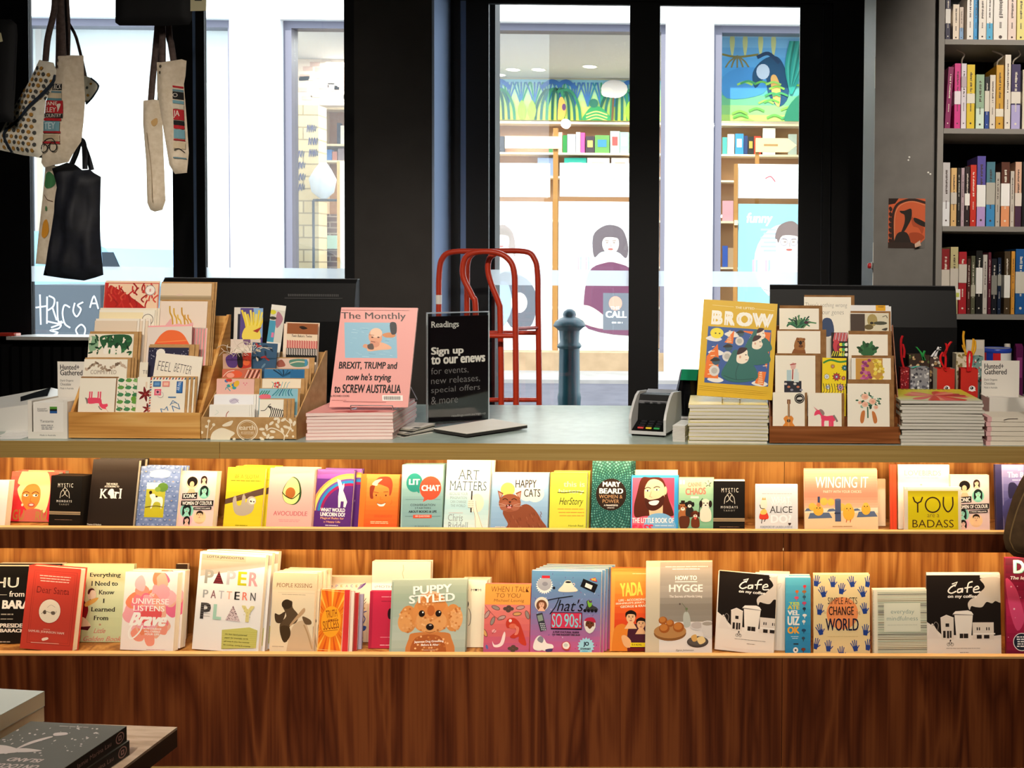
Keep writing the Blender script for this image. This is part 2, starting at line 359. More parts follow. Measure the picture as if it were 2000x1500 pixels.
def window(name, panes, zb, zt, mull, yo=YW, glint=0):
    w = bpy.data.objects.new(name, None); COL.objects.link(w); struct(w); w['label'] = 'black framed shop window of tall panes onto the street'
    f = MB()
    for (x0, x1) in mull:
        f.box(x0, x1, yo-.009, yo+.012, zb, zt+.06, BLACKW)
        if glint: f.box(x0+(x1-x0)*.66, x0+(x1-x0)*.74, yo-.014, yo-.009, zb, zt, BLUEW)  # pale blue strip: the highlight on the mullion's glossy edge, put in as colour
    f.box(panes[0][0], panes[-1][1], yo-.008, yo+.03, zb-.03, zb, BLACKW); f.box(panes[0][0], panes[-1][1], yo-.008, yo+.013, zt, zt+.05, BLACKW)
    f.build('window_frame', w)
    for x0, x1 in panes:
        g = MB(); g.box(x0, x1, yo+.002, yo+.008, zb, zt, GLASS); g.build('pane', w)
        h = MB(); z0, z1 = zw(560, 1400), zw(530, 1400); h.box(x0, x1, yo-.0015, yo+.0, z0, z1, FROST); h.build('frosted_band', w)
window('window_1', [(A0, A1), (A2, A3)], ZSL, ZH, [(A1, A2), (A3-.006, A3+.03)], glint=1)
window('window_2', [(B0, B1), (B2, B3)], ZFL+.03, zw(8), [(xw(873), xw(899)), (xw(911), B0), (B1, B2), (B3, xw(1604)), (xw(1606.5), xw(1621))])
b = MB(); b.box(xw(1603), xw(1624), YW+.013, YW+.02, .02, ZH+.1, mat('4a4b52', .5)); b.box(xw(899), xw(911), YW+.0, YW+.1, .02, ZH, BLUEW); struct(b.build('trim_4'))
# the grey pier beside the bookcase
YP = 3.42
pa, pb = P(1708, 300, YP).x, P(1825, 300, YP).x
b = MB(); b.box(pa, pb, YP, YP+.012, 0, ZC, GREYW); b.box(pa+.001, pb-.001, YP+.0121, YP+.3, 0, ZC, BLACKW)
b.box(pb, 2.9, YP+.32, YP+.36, 0, ZC, BLACKM)
for px, py, w in ((1706, 140, .002), (1706, 500, .003), (1705, 540, .003)):
    q = P(px, py, YP); b.box(pa-.0015, pa, YP, YP+.004, q.z-.06, q.z+.05, WHITE)
for px, py in ((1776, 307), (1774, 313), (1813, 337), (1817, 340)): q = P(px, py, YP); b.lathe([(.004, 0), (.003, .0015)], WHITE, 6, TR(q.x, YP-.0002, q.z) @ RX(pi/2))
struct(b.build('pillar'))

# ================================================================== the counter
CX0, CX1 = -3.3, 1.75
seam = P(1527, 1400, YF).x; bseam = P(429, 880, YF).x
ctr = thing('shop_counter', 'long walnut sales counter with brass edging and two lit book ledges', 'counter', TR(0, YF, 0))
def cpart(name, boxes, m, label=None):
    q = MB()
    for x0, x1, y0, y1, z0, z1 in boxes: q.box(x0, x1, y0, y1, z0, z1, m)
    o = q.build(name, ctr)
    if label: o['label'] = label
    return o
LAM = noisy('green_grey_laminate', [(.35, '94a39c'), (.65, 'a2b1aa')], 24, .3, spec=.7)
cpart('worktop', [(CX0, CX1, .004, YC-YF, .972, ZT)], LAM, 'dark green grey worktop')
for x0, x1 in ((CX0, bseam-.0008), (bseam+.0008, CX1)): cpart('brass_edge', [(x0, x1, 0, .004, ZB, ZT), (x0, x1, .0041, .008, ZB, .9715)], BRASS, 'brushed brass edge band')
RB = .175
for x0, x1 in ((CX0, seam-.0007), (seam+.0007, CX1)):
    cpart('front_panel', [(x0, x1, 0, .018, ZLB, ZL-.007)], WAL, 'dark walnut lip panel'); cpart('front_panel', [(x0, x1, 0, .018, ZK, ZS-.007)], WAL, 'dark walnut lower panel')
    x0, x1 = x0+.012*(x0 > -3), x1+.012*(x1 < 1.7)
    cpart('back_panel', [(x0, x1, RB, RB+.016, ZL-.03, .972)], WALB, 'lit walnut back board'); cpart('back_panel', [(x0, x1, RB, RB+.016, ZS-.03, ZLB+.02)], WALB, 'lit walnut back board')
GU, GL = ZL-.012, ZS-.012
cpart('ledge', [(CX0, CX1, .019, RB-.0005, GU-.014, GU), (CX0, CX1, .019, RB-.0005, ZLB+.004, ZLB+.012)], WALB)
cpart('ledge', [(CX0, CX1, .019, RB-.0005, GL-.014, GL)], WALB)
cpart('shelf_edge', [(CX0, CX1, -.001, .019, ZL-.006, ZL)], EDGEW, 'pale edge strip'); cpart('shelf_edge', [(CX0, CX1, -.001, .019, ZS-.006, ZS)], EDGEW, 'pale edge strip')
LEDM = mat('ffd9a0', emit=5)
cpart('light_strip', [(CX0, CX1, .0085, .0125, .960, .966)], LEDM, 'warm light strip'); cpart('light_strip', [(CX0, CX1, .0185, .0225, ZLB-.002, ZLB+.0035)], LEDM, 'warm light strip')
cpart('kick_plate', [(CX0, CX1, -.004, .015, .002, ZK-.001)], BRASS, 'brass kick plate')
cpart('carcass', [(CX0, CX1, RB+.017, YC-YF-.03, .02, .9715)], BLACKM)

# ================================================================== books
def book(label, bx, art, c='f0e8d8', spine=None, t=.02, Y=YF+.026, z0=None, lean=9, rot=0, yaw=0, hard=False, back=None, copies=0, cdx=3, cdz=0, pg=PAGE, name='book', cat='book', group=None, rough=.45, v=None, spineart=None, cgap=.002, bw=None):
    """bx = the front cover's box in the photograph; the cover stands at depth Y with its foot at height z0"""
    x0, y0, x1, y1 = bx; z0 = GU if z0 is None else z0
    Yt = Y+.1*sin(D(lean)); s = FPX/Y
    c0 = P((x0+x1)/2, (y0+y1)/2, (Y+Yt)/2); top = P((x0+x1)/2, y0, Y+max(0, (P(x0, y0, Y).z-z0))*math.tan(D(lean)))
    w = (x1-x0)/s; h = (top.z-z0)/cos(D(lean)); s2 = h/((y1-y0)+0.0) if False else 1/s
    z0 += t*sin(D(lean))+.0004; h -= t*sin(D(lean))
    M = TR(c0.x, Y+abs(sin(D(yaw)))*w/2, z0) @ RZ(D(yaw)) @ RX(-D(lean)) @ TR(w/2 if rot > 0 else -w/2, 0, 0) @ RY(D(rot)) @ TR(-w/2 if rot > 0 else w/2, 0, 0)
    o = thing(name, label, cat, M, group)
    k = .0022 if hard else .0006; hw = w/2; ins = .003 if hard else .0004
    b = MB(); sp = spine or c
    b.box(-hw, hw, 0, k, 0, h, mat(c, rough)); b.box(-hw, hw, t-k, t, 0, h, mat(back or c, rough)); b.box(-hw, -hw+k, k, t-k, 0, h, mat(sp, rough))
    a = Art(b, (x0, y0, x1, y0+h*s), (-hw, 0, h), (1/s, 0, 0), (0, 0, -1/s), (0, -1, 0), rough=rough)
    a.R(x0, y0, x1, y0+h*s, c)
    if hard: a.L([(x0+5, y0), (x0+5, y0+h*s)], .8, sp if sp != c else '%02x%02x%02x' % tuple(int(int(c[i:i+2], 16)*.8) for i in (0, 2, 4)))
    if v: a.v(*v)
    if art: art(a)
    b.build('cover', o)
    p = MB(); p.box(-hw+k+.0002, hw-ins, k+.0002, t-k-.0002, ins if hard else .0002, h-ins, pg); p.build('page_block', o)
    Mp = M
    for i in range(copies):
        Mp = TR(cdx/s+(t+cgap)*sin(-D(yaw)), (t+cgap)/cos(D(lean))*cos(D(yaw)), 0) @ Mp
        q = dup(o, Mp, label=f'{SPARE[min(i, 3)]} the ' + label, group=group)
    return o
SPARE = ('spare copy just behind', 'second spare copy behind', 'third spare copy behind', 'fourth spare copy behind')
V1, V2, V3, V4, V5 = (0, 870, .2), (390, 870, .2), (770, 870, .2), (1140, 870, .215), (1560, 870, .22)
Q1, Q2, Q3, Q4, Q5, Q6 = (0, 1060, .185), (350, 1060, .205), (700, 1060, .175), (1020, 1060, .19), (1380, 1060, .17), (1660, 1030, .18)

# ------------------------------------------------------------------ upper ledge, from one end to the other
def face(a, cx, cy, r, skin, hair, style=0, brow='3a2418'):     # a small drawn portrait
    if style == 1: a.E(cx, cy-r*.15, r*1.35, r*1.45, hair)
    if style == 2: a.B([(cx-r*1.1, cy+r*1.6), (cx-r*1.15, cy-r*.6), (cx, cy-r*1.4), (cx+r*1.15, cy-r*.6), (cx+r*1.1, cy+r*1.6), (cx, cy+r*1.2)], hair)
    a.G([(cx-r*.35, cy+r*.7), (cx+r*.35, cy+r*.7), (cx+r*1.1, cy+r*1.9), (cx-r*1.1, cy+r*1.9)], skin)
    a.E(cx, cy, r*.78, r, skin)
    if style == 0: a.B([(cx-r*.85, cy), (cx-r*.9, cy-r*.8), (cx, cy-r*1.25), (cx+r*.9, cy-r*.8), (cx+r*.85, cy), (cx+r*.6, cy-r*.5), (cx-r*.5, cy-r*.55)], hair)
    if style == 2: a.B([(cx-r*.8, cy-r*.2), (cx-r*.7, cy-r*.9), (cx, cy-r*1.15), (cx+r*.7, cy-r*.9), (cx+r*.8, cy-r*.2), (cx+r*.2, cy-r*.6)], hair)
    for q in (-1, 1): a.E(cx+q*r*.32, cy-r*.08, r*.12, r*.08, brow, 8); a.L([(cx+q*r*.18, cy-r*.25), (cx+q*r*.5, cy-r*.28)], r*.08, brow)
    a.L([(cx, cy), (cx+r*.06, cy+r*.3)], r*.06, brow); a.E(cx, cy+r*.52, r*.25, r*.09, 'b0605a', 10)
book('white edged book end beside the red blonde portrait book', (-30, 938, 12, 1026), None, c='f4efe6', t=.02)
def art(a):
    a.grad(60, 260, 560, 800, ['f06a56', 'e83a48', 'e02840'], 12)
    a.B([(150, 300), (200, 240), (400, 250), (455, 330), (470, 470), (450, 620), (400, 690), (340, 660), (200, 560), (140, 440), (160, 390), (135, 370)], 'f9e7a0')
    a.B([(195, 450), (240, 390), (320, 380), (370, 430), (375, 530), (340, 600), (280, 640), (220, 590), (190, 520)], 'e88a3c')
    for q in (230, 325): a.E(q, 488, 26, 12, 'fdf6ec', 12); a.E(q+8, 486, 10, 9, '2a160c', 10); a.C([(q-35, 470), (q, 452), (q+34, 468)], 7, '5a2a10')
    a.E(295, 580, 36, 22, 'c8584a', 14); a.E(295, 578, 22, 10, 'f8e0d8', 12); a.L([(285, 500), (278, 545), (298, 548)], 5, 'b8622a')
    a.E(205, 580, 12, 14, 'f4e6c8', 10)
    a.B([(230, 640), (380, 620), (460, 700), (480, 800), (200, 800)], 'cc6a5a')
    for t, x0, x1 in (('G', 120, 170), ('U', 180, 235), ('R', 350, 400), ('U', 405, 465)): a.T(t, x0, 625 if t != 'R' else 640, x1, 725, 'b8884a', .03)
    a.R(160, 745, 330, 770, 'f6b8b8')
book('red book with a towering blonde hair portrait', (13, 922, 108, 1026), art, c='e84a48', t=.016, Y=YF+.085, copies=1, cdx=3, v=V1, yaw=-3)
def tarot(x0, y0):
    def f(a):
        a.T('M Y S T I C', x0+75, y0+62, x0+230, y0+102, 'd8d2c4', .01)
        for q in (-1, 1): a.C([(x0+150+q*48, y0+205), (x0+150+q*40, y0+150), (x0+150+q*16, y0+130), (x0+150+q*4, y0+165), (x0+150+q*30, y0+190)], 6, 'cfc8b8')
        a.L([(x0+125, y0+125), (x0+150, y0+105), (x0+175, y0+125)], 5, 'cfc8b8')
        a.T('M O N D A Y S', x0+70, y0+225, x0+225, y0+247, 'e8e2d6', .02); a.T('T A R O T', x0+95, y0+260, x0+200, y0+275, 'b0a898', .01)
        a.R(x0-10, y0+335, x0+330, y0+350, 'b39a78'); a.R(x0-10, y0+355, x0+330, y0+365, 'b39a78'); a.greek(x0+60, y0+412, x0+240, y0+422, '8a6a58', 1, 3)
    return f
book('black tarot deck box beside the tall black book', (93, 930, 157, 1026), tarot(465, 310), c='16120f', t=.045, lean=5, v=V1, name='tarot_deck', cat='card deck', yaw=-4, pg=mat('1a1613'))
def art(a):
    a.T('THE WORLD', 1000, 368, 1115, 388, 'e8e2d4', .03); a.T('ACCORDING TO', 985, 393, 1132, 410, 'e8e2d4', .03)
    a.T('K', 945, 425, 1025, 517, 'f6f2ea', .02, .05); a.T('rl', 1090, 420, 1167, 517, 'f6f2ea', .02, .05)
    a.B([(1030, 450), (1052, 425), (1080, 430), (1088, 470), (1092, 510), (1060, 516), (1050, 490), (1028, 475)], 'f6f2ea')
    a.T('Thames & Hudson', 845, 760, 990, 776, 'e8e2d4', .02)
book('tall black brown book with small white lettering', (169, 898, 261, 1027), art, c='2a201a', t=.018, hard=True, v=V1, copies=1, cdx=3, yaw=-3)
def art(a):
    random.seed(3)
    for i in range(9):
        for j in range(13):
            x, y = 1300+i*48+(j % 2)*24, 220+j*46; a.E(x, y, 22, 14, ('7086b4', '8a9cc4', '5c74a4')[(i+j) % 3], 8); a.E(x, y-6, 10, 6, 'b8a088' if (i*j) % 4 == 1 else 'aab6d4', 8); a.z -= a.STEP*1.95
    a.B([(1430, 260), (1520, 240), (1612, 255), (1600, 310), (1430, 310)], 'f6ecd0')
    a.R(1395, 365, 1590, 700, 'b4b23a'); a.R(1395, 365, 1590, 430, 'b8cce0'); a.E(1560, 410, 55, 45, '5c8236', 12); a.E(1510, 430, 30, 25, '7c9a40', 10); a.R(1395, 610, 1590, 700, 'c2b82a')
    a.B([(1440, 480), (1480, 475), (1500, 500), (1560, 505), (1575, 560), (1560, 620), (1545, 560), (1490, 555), (1465, 610), (1452, 612), (1458, 540), (1435, 500)], 'f0e8dc')
    a.E(1440, 462, 16, 18, '241812', 10); a.E(1505, 500, 12, 9, '241812', 8); a.C([(1400, 605), (1500, 590), (1575, 600)], 7, '4a3a1a')
book('blue patterned book with a greyhound on yellow green', (264, 912, 345, 1027), art, c='7488b8', t=.014, hard=True, v=V1, copies=1, cdx=4, yaw=-4)
def iconic(a):
    a.R(1700, 250, 2110, 790, 'e9cdc8')
    for cx, cy, r, bgc in ((1835, 370, 62, 'f2c8a0'), (1955, 350, 48, 'f0b8c0'), (1968, 460, 62, '86d0b8'), (1805, 640, 70, '8cd4c0'), (1820, 730, 52, 'f0b4c4'), (1945, 700, 64, 'f4d0a0')): a.E(cx, cy, r, r, bgc, 18)
    a.E(1835, 360, 55, 50, '181212', 16); a.E(1833, 385, 24, 30, 'e8b890', 12); a.G([(1790, 470), (1810, 430), (1860, 430), (1880, 470)], 'e8b890')
    face(a, 1955, 335, 26, 'e8c0a0', '2a1a14', 2); face(a, 1968, 440, 34, '9adcc4', '16241e', 2); face(a, 1805, 630, 36, '9adcc8', '18221e', 2); face(a, 1815, 730, 28, 'e8c0b0', '1a1414', 2); face(a, 1945, 680, 36, 'f2cca0', '2a1c14', 0)
    for t, x0, y0, x1, y1 in (('ICONIC', 1745, 470, 1900, 528), ('WOMEN OF COLOUR', 1740, 540, 2075, 592), ('LYNNE WILLIAMS', 1875, 600, 2060, 628)):
        a.G([(x0, y0+4), (x1, y0-8), (x1, y1-8), (x0, y1)], '14100e'); a.T(t, x0+12, y0+6, x1-12, y1-10, 'f6f0e8', .03, rot=-2)
book('pale pink book of round cartoon portraits next to the yellow sloth book', (343, 921, 417, 1028), iconic, c='e9cdc8', t=.02, v=V1, copies=0, yaw=-6)
def art(a):
    a.grad(220, 225, 610, 800, ['e6d838', 'd8c22a', 'e0d02c'], 10)
    a.T('BE A SLOTH', 300, 288, 540, 328, '7a6a1a', .01); a.greek(260, 345, 570, 360, '7a6a1a', 1, 7)
    a.G([(220, 530), (610, 410), (610, 475), (220, 580)], '5a4238'); a.L([(340, 510), (480, 455)], 9, '74584a')
    a.B([(300, 520), (330, 505), (345, 580), (385, 580), (395, 490), (425, 500), (430, 560), (460, 530), (520, 580), (500, 650), (420, 685), (340, 670), (305, 600)], 'b4a898')
    a.E(490, 540, 48, 45, 'c0b4a4', 16, 20); a.E(498, 542, 34, 30, 'efe4d2', 14); a.E(485, 545, 12, 8, '4a3c34', 10, 30); a.E(515, 548, 8, 7, '2a201c', 8)
    a.L([(318, 500), (312, 530)], 14, 'b4a898'); a.L([(408, 480), (402, 520)], 14, 'b4a898'); a.greek(345, 775, 470, 788, '8a7a1a', 1, 2)
book('yellow book with a sloth hanging from a branch', (434, 914, 511, 1029), art, c='dccb2e', spine='efe49a', t=.013, hard=True, v=V2, copies=2, cdx=9, cdz=0, yaw=-5)
def art(a):
    a.R(640, 220, 1110, 800, 'e9b2aa')
    a.B([(860, 320), (900, 312), (945, 350), (975, 440), (970, 520), (930, 570), (880, 578), (815, 550), (785, 480), (800, 400)], '33502a')
    a.B([(855, 325), (895, 320), (935, 360), (955, 440), (950, 520), (915, 565), (870, 572), (815, 545), (790, 480), (805, 405)], 'dfe28a'); a.E(865, 465, 50, 55, 'a8622c', 20)
    a.C([(783, 458), (820, 495), (880, 520), (920, 500), (965, 455)], 9, '2a2a18'); a.T('AVOCUDDLE', 710, 640, 1050, 684, 'c86a70', .02); a.greek(765, 720, 985, 750, 'd8989a', 2, 5)
book('pale pink book with a halved avocado', (519, 915, 609, 1030), art, c='e9b2aa', t=.014, hard=True, v=V2, copies=1, cdx=3, yaw=-3)
def art(a):
    a.R(1095, 230, 1490, 800, '5b2d7c'); a.grad(1095, 235, 1490, 330, ['a068b8', '8a4ea4'], 6)
    for r, c in ((385, 'f0a050'), (366, 'f4d06a'), (336, '6a4a9a'), (318, '2a86c0'), (292, 'a02058'), (266, '5a2c7a')): a.E(1450, 660, r, r, c, 48)
    a.R(1085, 640, 1500, 800, '5a2c7a')
    a.G([(1310, 330), (1345, 340), (1372, 395), (1385, 365), (1390, 400), (1380, 440), (1405, 490), (1430, 550), (1415, 605), (1395, 600), (1395, 545), (1365, 545), (1362, 605), (1342, 605), (1335, 500), (1340, 430)], 'f6eee6')
    a.T('WHAT WOULD', 1165, 612, 1415, 648, 'f8f2ee', .045); a.T('UNICORN DO?', 1165, 654, 1418, 692, 'f8f2ee', .045)
    a.T('Magical Rules for', 1170, 698, 1410, 726, 'f0b07a', .02); a.T('a Happy Life', 1205, 734, 1375, 758, 'f0b07a', .02); a.greek(1225, 775, 1355, 788, 'f0e8f0', 1, 2)
book('purple book with a white unicorn in front of a rainbow', (611, 918, 686, 1030), art, c='5b2d7c', spine='6a3a8a', t=.014, hard=True, v=V2, copies=1, cdx=10, yaw=-5)
def art(a):
    a.grad(1530, 285, 1960, 800, ['f0964a', 'ee7a30', 'e85a26'], 12); a.R(1530, 285, 1600, 800, 'e8762c')
    for q in (1605, 1930): a.L([(q, 320), (q, 780)], 4, 'c8581e')
    a.B([(1645, 400), (1690, 395), (1675, 470), (1680, 520), (1650, 515), (1640, 450)], '8a3620'); a.B([(1665, 370), (1700, 335), (1740, 310), (1830, 310), (1865, 370), (1860, 460), (1840, 490), (1830, 420), (1780, 395), (1730, 380)], 'a8452a')
    a.B([(1660, 385), (1690, 345), (1760, 330), (1720, 370), (1710, 395)], 'f4d8b0')
    for q in (1708, 1805): a.E(q, 488, 9, 9, '6a2c18', 8); a.L([(q-25, 455+(q < 1750)*0), (q+22, 465 if q < 1750 else 452)], 5, '8a3a1e')
    a.C([(1755, 500), (1750, 525), (1780, 530)], 4, 'c05a26'); a.B([(1722, 565), (1770, 572), (1805, 558), (1790, 590), (1745, 592)], 'fbf0e2'); a.C([(1720, 563), (1765, 572), (1808, 556)], 5, '6a2c18')
    a.C([(1865, 530), (1868, 560), (1850, 575)], 4, 'c05a26'); a.T('SEINLANGUAGE', 1700, 675, 1880, 700, 'd2562a', .0); a.greek(1655, 738, 1865, 768, 'f8c49a', 2, 4)
book('orange book with a drawn grinning face', (699, 927, 777, 1030), art, c='ee7a34', t=.012, hard=True, v=V2, yaw=-3)
def art(a):
    a.grad(78, 195, 480, 800, ['aad0cc', '92bab8', '86aeb2'], 8)
    a.E(188, 365, 78, 92, '2f9084', 26); a.G([(200, 440), (250, 400), (238, 470)], '2f9084'); a.E(345, 418, 105, 115, 'e8553a', 28); a.G([(290, 490), (380, 500), (275, 552)], 'e8553a')
    a.T('LIT', 135, 330, 240, 385, 'f8f4ea', .05); a.T('CHAT', 258, 388, 438, 446, 'f8f4ea', .05)
    a.T('CONVERSATION', 155, 570, 395, 592, '4a5a58', .005); a.T('STARTERS', 200, 602, 355, 620, '4a5a58', .005); a.T('ABOUT BOOKS & LIFE', 140, 634, 412, 656, '2a3434', .03)
    a.L([(108, 690), (445, 690)], 3, '5a7472'); a.R(185, 676, 365, 708, 'e8553a'); a.T('100 QUESTIONS', 205, 682, 345, 700, 'f8e8dc', .02); a.L([(108, 527), (300, 527)], 3, '6a8886'); a.L([(380, 527), (445, 527)], 3, '6a8886'); a.T('BY BOOK RIOT', 205, 780, 350, 792, '5a6a68')
book('pale teal box of cards with green and orange speech bubbles', (783, 908, 863, 1031), art, c='9ec6c4', spine='2f8a86', t=.04, lean=6, v=V3, yaw=2, name='card_deck', cat='card deck', pg=mat('9ec6c4'))
def art(a):
    a.grad(470, 145, 925, 820, ['f4f0ea', 'd8e8e8', 'b4dae0', 'd4e8e8'], 14); a.E(800, 560, 70, 90, 'f4e2c8', 18)
    a.T('Neil Gaiman', 530, 165, 860, 215, 'f0ded4', .0, .03); a.T('ART', 600, 240, 810, 335, '3a4a50', -.012, .05); a.T('MATTERS', 520, 350, 888, 440, '3a4a50', -.012, .05)
    for i, t in enumerate(('BECAUSE YOUR', 'IMAGINATION', 'CAN CHANGE', 'THE WORLD')): a.T(t, 525+i*5, 462+i*38, 705-i*6, 488+i*38, '8aa0a4', -.005, .03)
    a.T('Chris', 520, 672, 668, 738, '8a9498', -.01, .04); a.T('Riddell', 525, 748, 722, 812, '8a9498', -.01, .04); a.L([(525, 660), (665, 658)], 3, 'e0a8a0')
    a.B([(712, 535), (735, 515), (770, 515), (790, 545), (800, 620), (835, 700), (870, 810), (800, 810), (780, 660), (750, 640), (745, 600), (715, 600)], 'f4ead8')
    a.L([(746, 448), (746, 648)], 13, '3a2c26')
    for q in range(4): a.E(742, 540+q*19, 28, 10, 'f2e4d0', 10); a.C([(714, 546+q*19), (745, 550+q*19), (768, 544+q*19)], 3, '8a7a6a')
    a.C([(788, 540), (800, 620), (830, 700), (872, 812)], 3, '8a8880'); a.C([(765, 610), (790, 700), (800, 810)], 3, '8a8880')
book('tall pale blue book with a hand gripping a pencil', (866, 899, 954, 1031), art, c='eee8e0', t=.012, hard=True, v=V3, copies=1, cdx=4, yaw=-3)
def art(a):
    a.grad(940, 255, 1510, 820, ['a8c8e4', '9cc0e0', '88aed4'], 10)
    for cx, cy, r in ((1210, 380, 95), (1300, 330, 80), (1390, 380, 85), (1250, 450, 80), (1370, 470, 90), (1290, 470, 80), (1200, 420, 60)): a.E(cx, cy, r, r*.9, 'fbf2e0', 18)
    a.E(1100, 430, 70, 68, 'f2e06a', 18); a.T('HAPPY', 1175, 335, 1382, 412, '1a1612', .01); a.T('CATS', 1262, 425, 1422, 500, '1a1612', .01)
    a.B([(1060, 640), (1200, 600), (1290, 570), (1370, 620), (1440, 720), (1480, 820), (1110, 820), (1115, 760)], '8a4a30'); a.G([(1002, 440), (1060, 465), (1025, 530)], '8a4a30'); a.G([(1235, 440), (1178, 465), (1225, 530)], '8a4a30')
    a.G([(1012, 455), (1050, 475), (1028, 510)], 'd09a8a'); a.G([(1228, 455), (1190, 475), (1220, 510)], 'd09a8a')
    a.E(1125, 560, 108, 88, '98563a', 24); a.E(1075, 590, 48, 45, 'a4624a', 14); a.E(1178, 590, 48, 45, 'a4624a', 14)
    for q in (1080, 1168): a.C([(q-25, 528), (q, 518), (q+24, 532)], 7, '2a140c')
    a.G([(1112, 545), (1140, 545), (1126, 565)], '2a140c'); a.E(1122, 592, 32, 22, '5a1c18', 14); a.E(1122, 602, 22, 11, 'e08a88', 12); a.G([(1102, 578), (1108, 592), (1114, 578)], 'fbf2ea'); a.G([(1130, 578), (1136, 592), (1142, 578)], 'fbf2ea')
    random.seed(5)
    for i in range(34): x, y = random.uniform(1120, 1440), random.uniform(640, 810); a.L([(x, y), (x+10, y+28)], 5, random.choice(('7a3e26', 'a4664a', '6a3420'))); a.z -= a.STEP*.7
    for q in (-1, 1): a.L([(1125+q*40, 580), (1125+q*120, 560)], 2, 'e8d4c4'); a.L([(1125+q*40, 588), (1125+q*122, 592)], 2, 'e8d4c4')
    a.greek(990, 785, 1090, 796, 'e8e0d0', 1, 2)
book('sky blue book with a laughing brown cat', (959, 923, 1070, 1031), art, c='9cc0e0', spine='7ea4cc', t=.018, hard=True, v=V3, copies=0, yaw=0)
def art(a):
    a.R(1510, 260, 1890, 820, 'd6d84a'); a.T('this is', 1645, 350, 1855, 405, 'f2eeb0', .02); a.T('history', 1600, 425, 1850, 478, 'f4f0bc', .02); a.C([(1590, 458), (1660, 462), (1760, 452), (1850, 462)], 8, '2a2a10')
    a.T('HerStory', 1608, 508, 1845, 598, '1e1e10', -.005, 0, .35); 
    for i in range(3): a.greek(1595+i*10, 615+i*32, 1855, 630+i*32, 'd8963a', 1, 4)
    a.T('Hannah Read', 1705, 768, 1850, 786, '4a4a1a')
book('lime yellow green book with handwritten title beside the laughing cat', (1073, 923, 1145, 1031), art, c='d6d84a', t=.02, v=V3, copies=1, cdx=4)
def art(a):
    a.R(55, 140, 440, 770, '1a4a44')
    cx, cy = 245, 445
    for i in range(7, 22):
        n = 44; r = 30*i*.55+30
        for j in range(n):
            if r < 120: continue
            t = 2*pi*(j+.5*(i % 2))/n; rr = 4+r*.026; a.G([(cx+(r-rr)*cos(t), cy+(r-rr)*1.0*sin(t)), (cx+r*cos(t+.045), cy+r*sin(t+.045)), (cx+(r+rr)*cos(t), cy+(r+rr)*sin(t)), (cx+r*cos(t-.045), cy+r*sin(t-.045))], ('5f9c90', '3c7a70')[j % 2]); a.z -= a.STEP*.985
    a.z += a.STEP*2
    a.E(cx, 445, 140, 145, '2a1c12', 30); a.T('MARY', 165, 330, 328, 375, 'f8f4ea', .04); a.T('BEARD', 135, 390, 355, 437, 'f8f4ea', .04); a.T('WOMEN &', 135, 448, 350, 480, 'c89a6a', .0); a.T('POWER', 168, 490, 320, 522, 'c89a6a', .0); a.T('A MANIFESTO', 180, 535, 310, 550, 'f4eee2', .03); a.T('UPDATED', 212, 560, 278, 570, 'f4eee2', .02)
book('dark green woven pattern book with a round brown title spot', (1154, 901, 1231, 1033), art, c='1a4a44', spine='3c7a70', t=.012, hard=True, v=V4, copies=2, cdx=3, yaw=-1)
def art(a):
    a.R(425, 270, 858, 770, '3fa0dc'); a.R(440, 295, 823, 770, 'e8607a'); a.G([(640, 295), (823, 295), (823, 560)], 'd04a68')
    a.B([(520, 300), (600, 292), (700, 296), (745, 370), (770, 480), (815, 600), (810, 640), (720, 640), (560, 640), (470, 650), (455, 560), (480, 440)], '5a2414')
    a.B([(550, 400), (590, 320), (660, 310), (720, 350), (735, 430), (725, 500), (700, 560), (640, 590), (580, 570), (555, 500)], 'f0d0a4'); a.G([(590, 560), (720, 530), (720, 640), (600, 650)], 'e8c49a')
    a.B([(552, 480), (600, 495), (680, 480), (728, 455), (720, 540), (650, 590), (580, 575)], '4a2014'); a.B([(590, 515), (640, 500), (685, 505), (660, 540), (610, 540)], 'fbf2ea'); a.E(742, 410, 14, 38, 'eac89c', 12)
    for q, r in ((578, 0), (662, -8)): a.E(q, 412+r, 24, 8, 'fbf4ea', 10); a.E(q, 412+r, 8, 8, '2a140c', 8); a.C([(q-28, 395+r), (q, 382+r), (q+28, 390+r)], 7, '3a1810')
    a.L([(612, 420), (598, 465), (620, 472)], 5, 'c89a70'); a.B([(590, 640), (720, 615), (815, 670), (823, 770), (560, 770)], '7ab2dc')
    for x0, y0, x1, t in ((440, 656, 510, 'THE'), (522, 656, 640, 'LITTLE'), (652, 656, 762, 'BOOK'), (774, 656, 823, 'OF')): a.T(t, x0, y0, x1, 702, 'f4f2f4', .03)
    a.T('SASS', 445, 715, 635, 790, 'e83a5a', .05); a.greek(650, 722, 820, 740, 'c8dcf0', 1, 3)
book('blue framed book with a long haired bearded man', (1232, 929, 1325, 1033), art, c='3fa0dc', spine='5ab0e4', t=.016, hard=True, v=V4, copies=0, yaw=1, lean=8)
book('cream edged book rising behind the bearded man book', (1239, 918, 1323, 1033), None, c='efe2c8', t=.014, Y=YF+.048, lean=9)
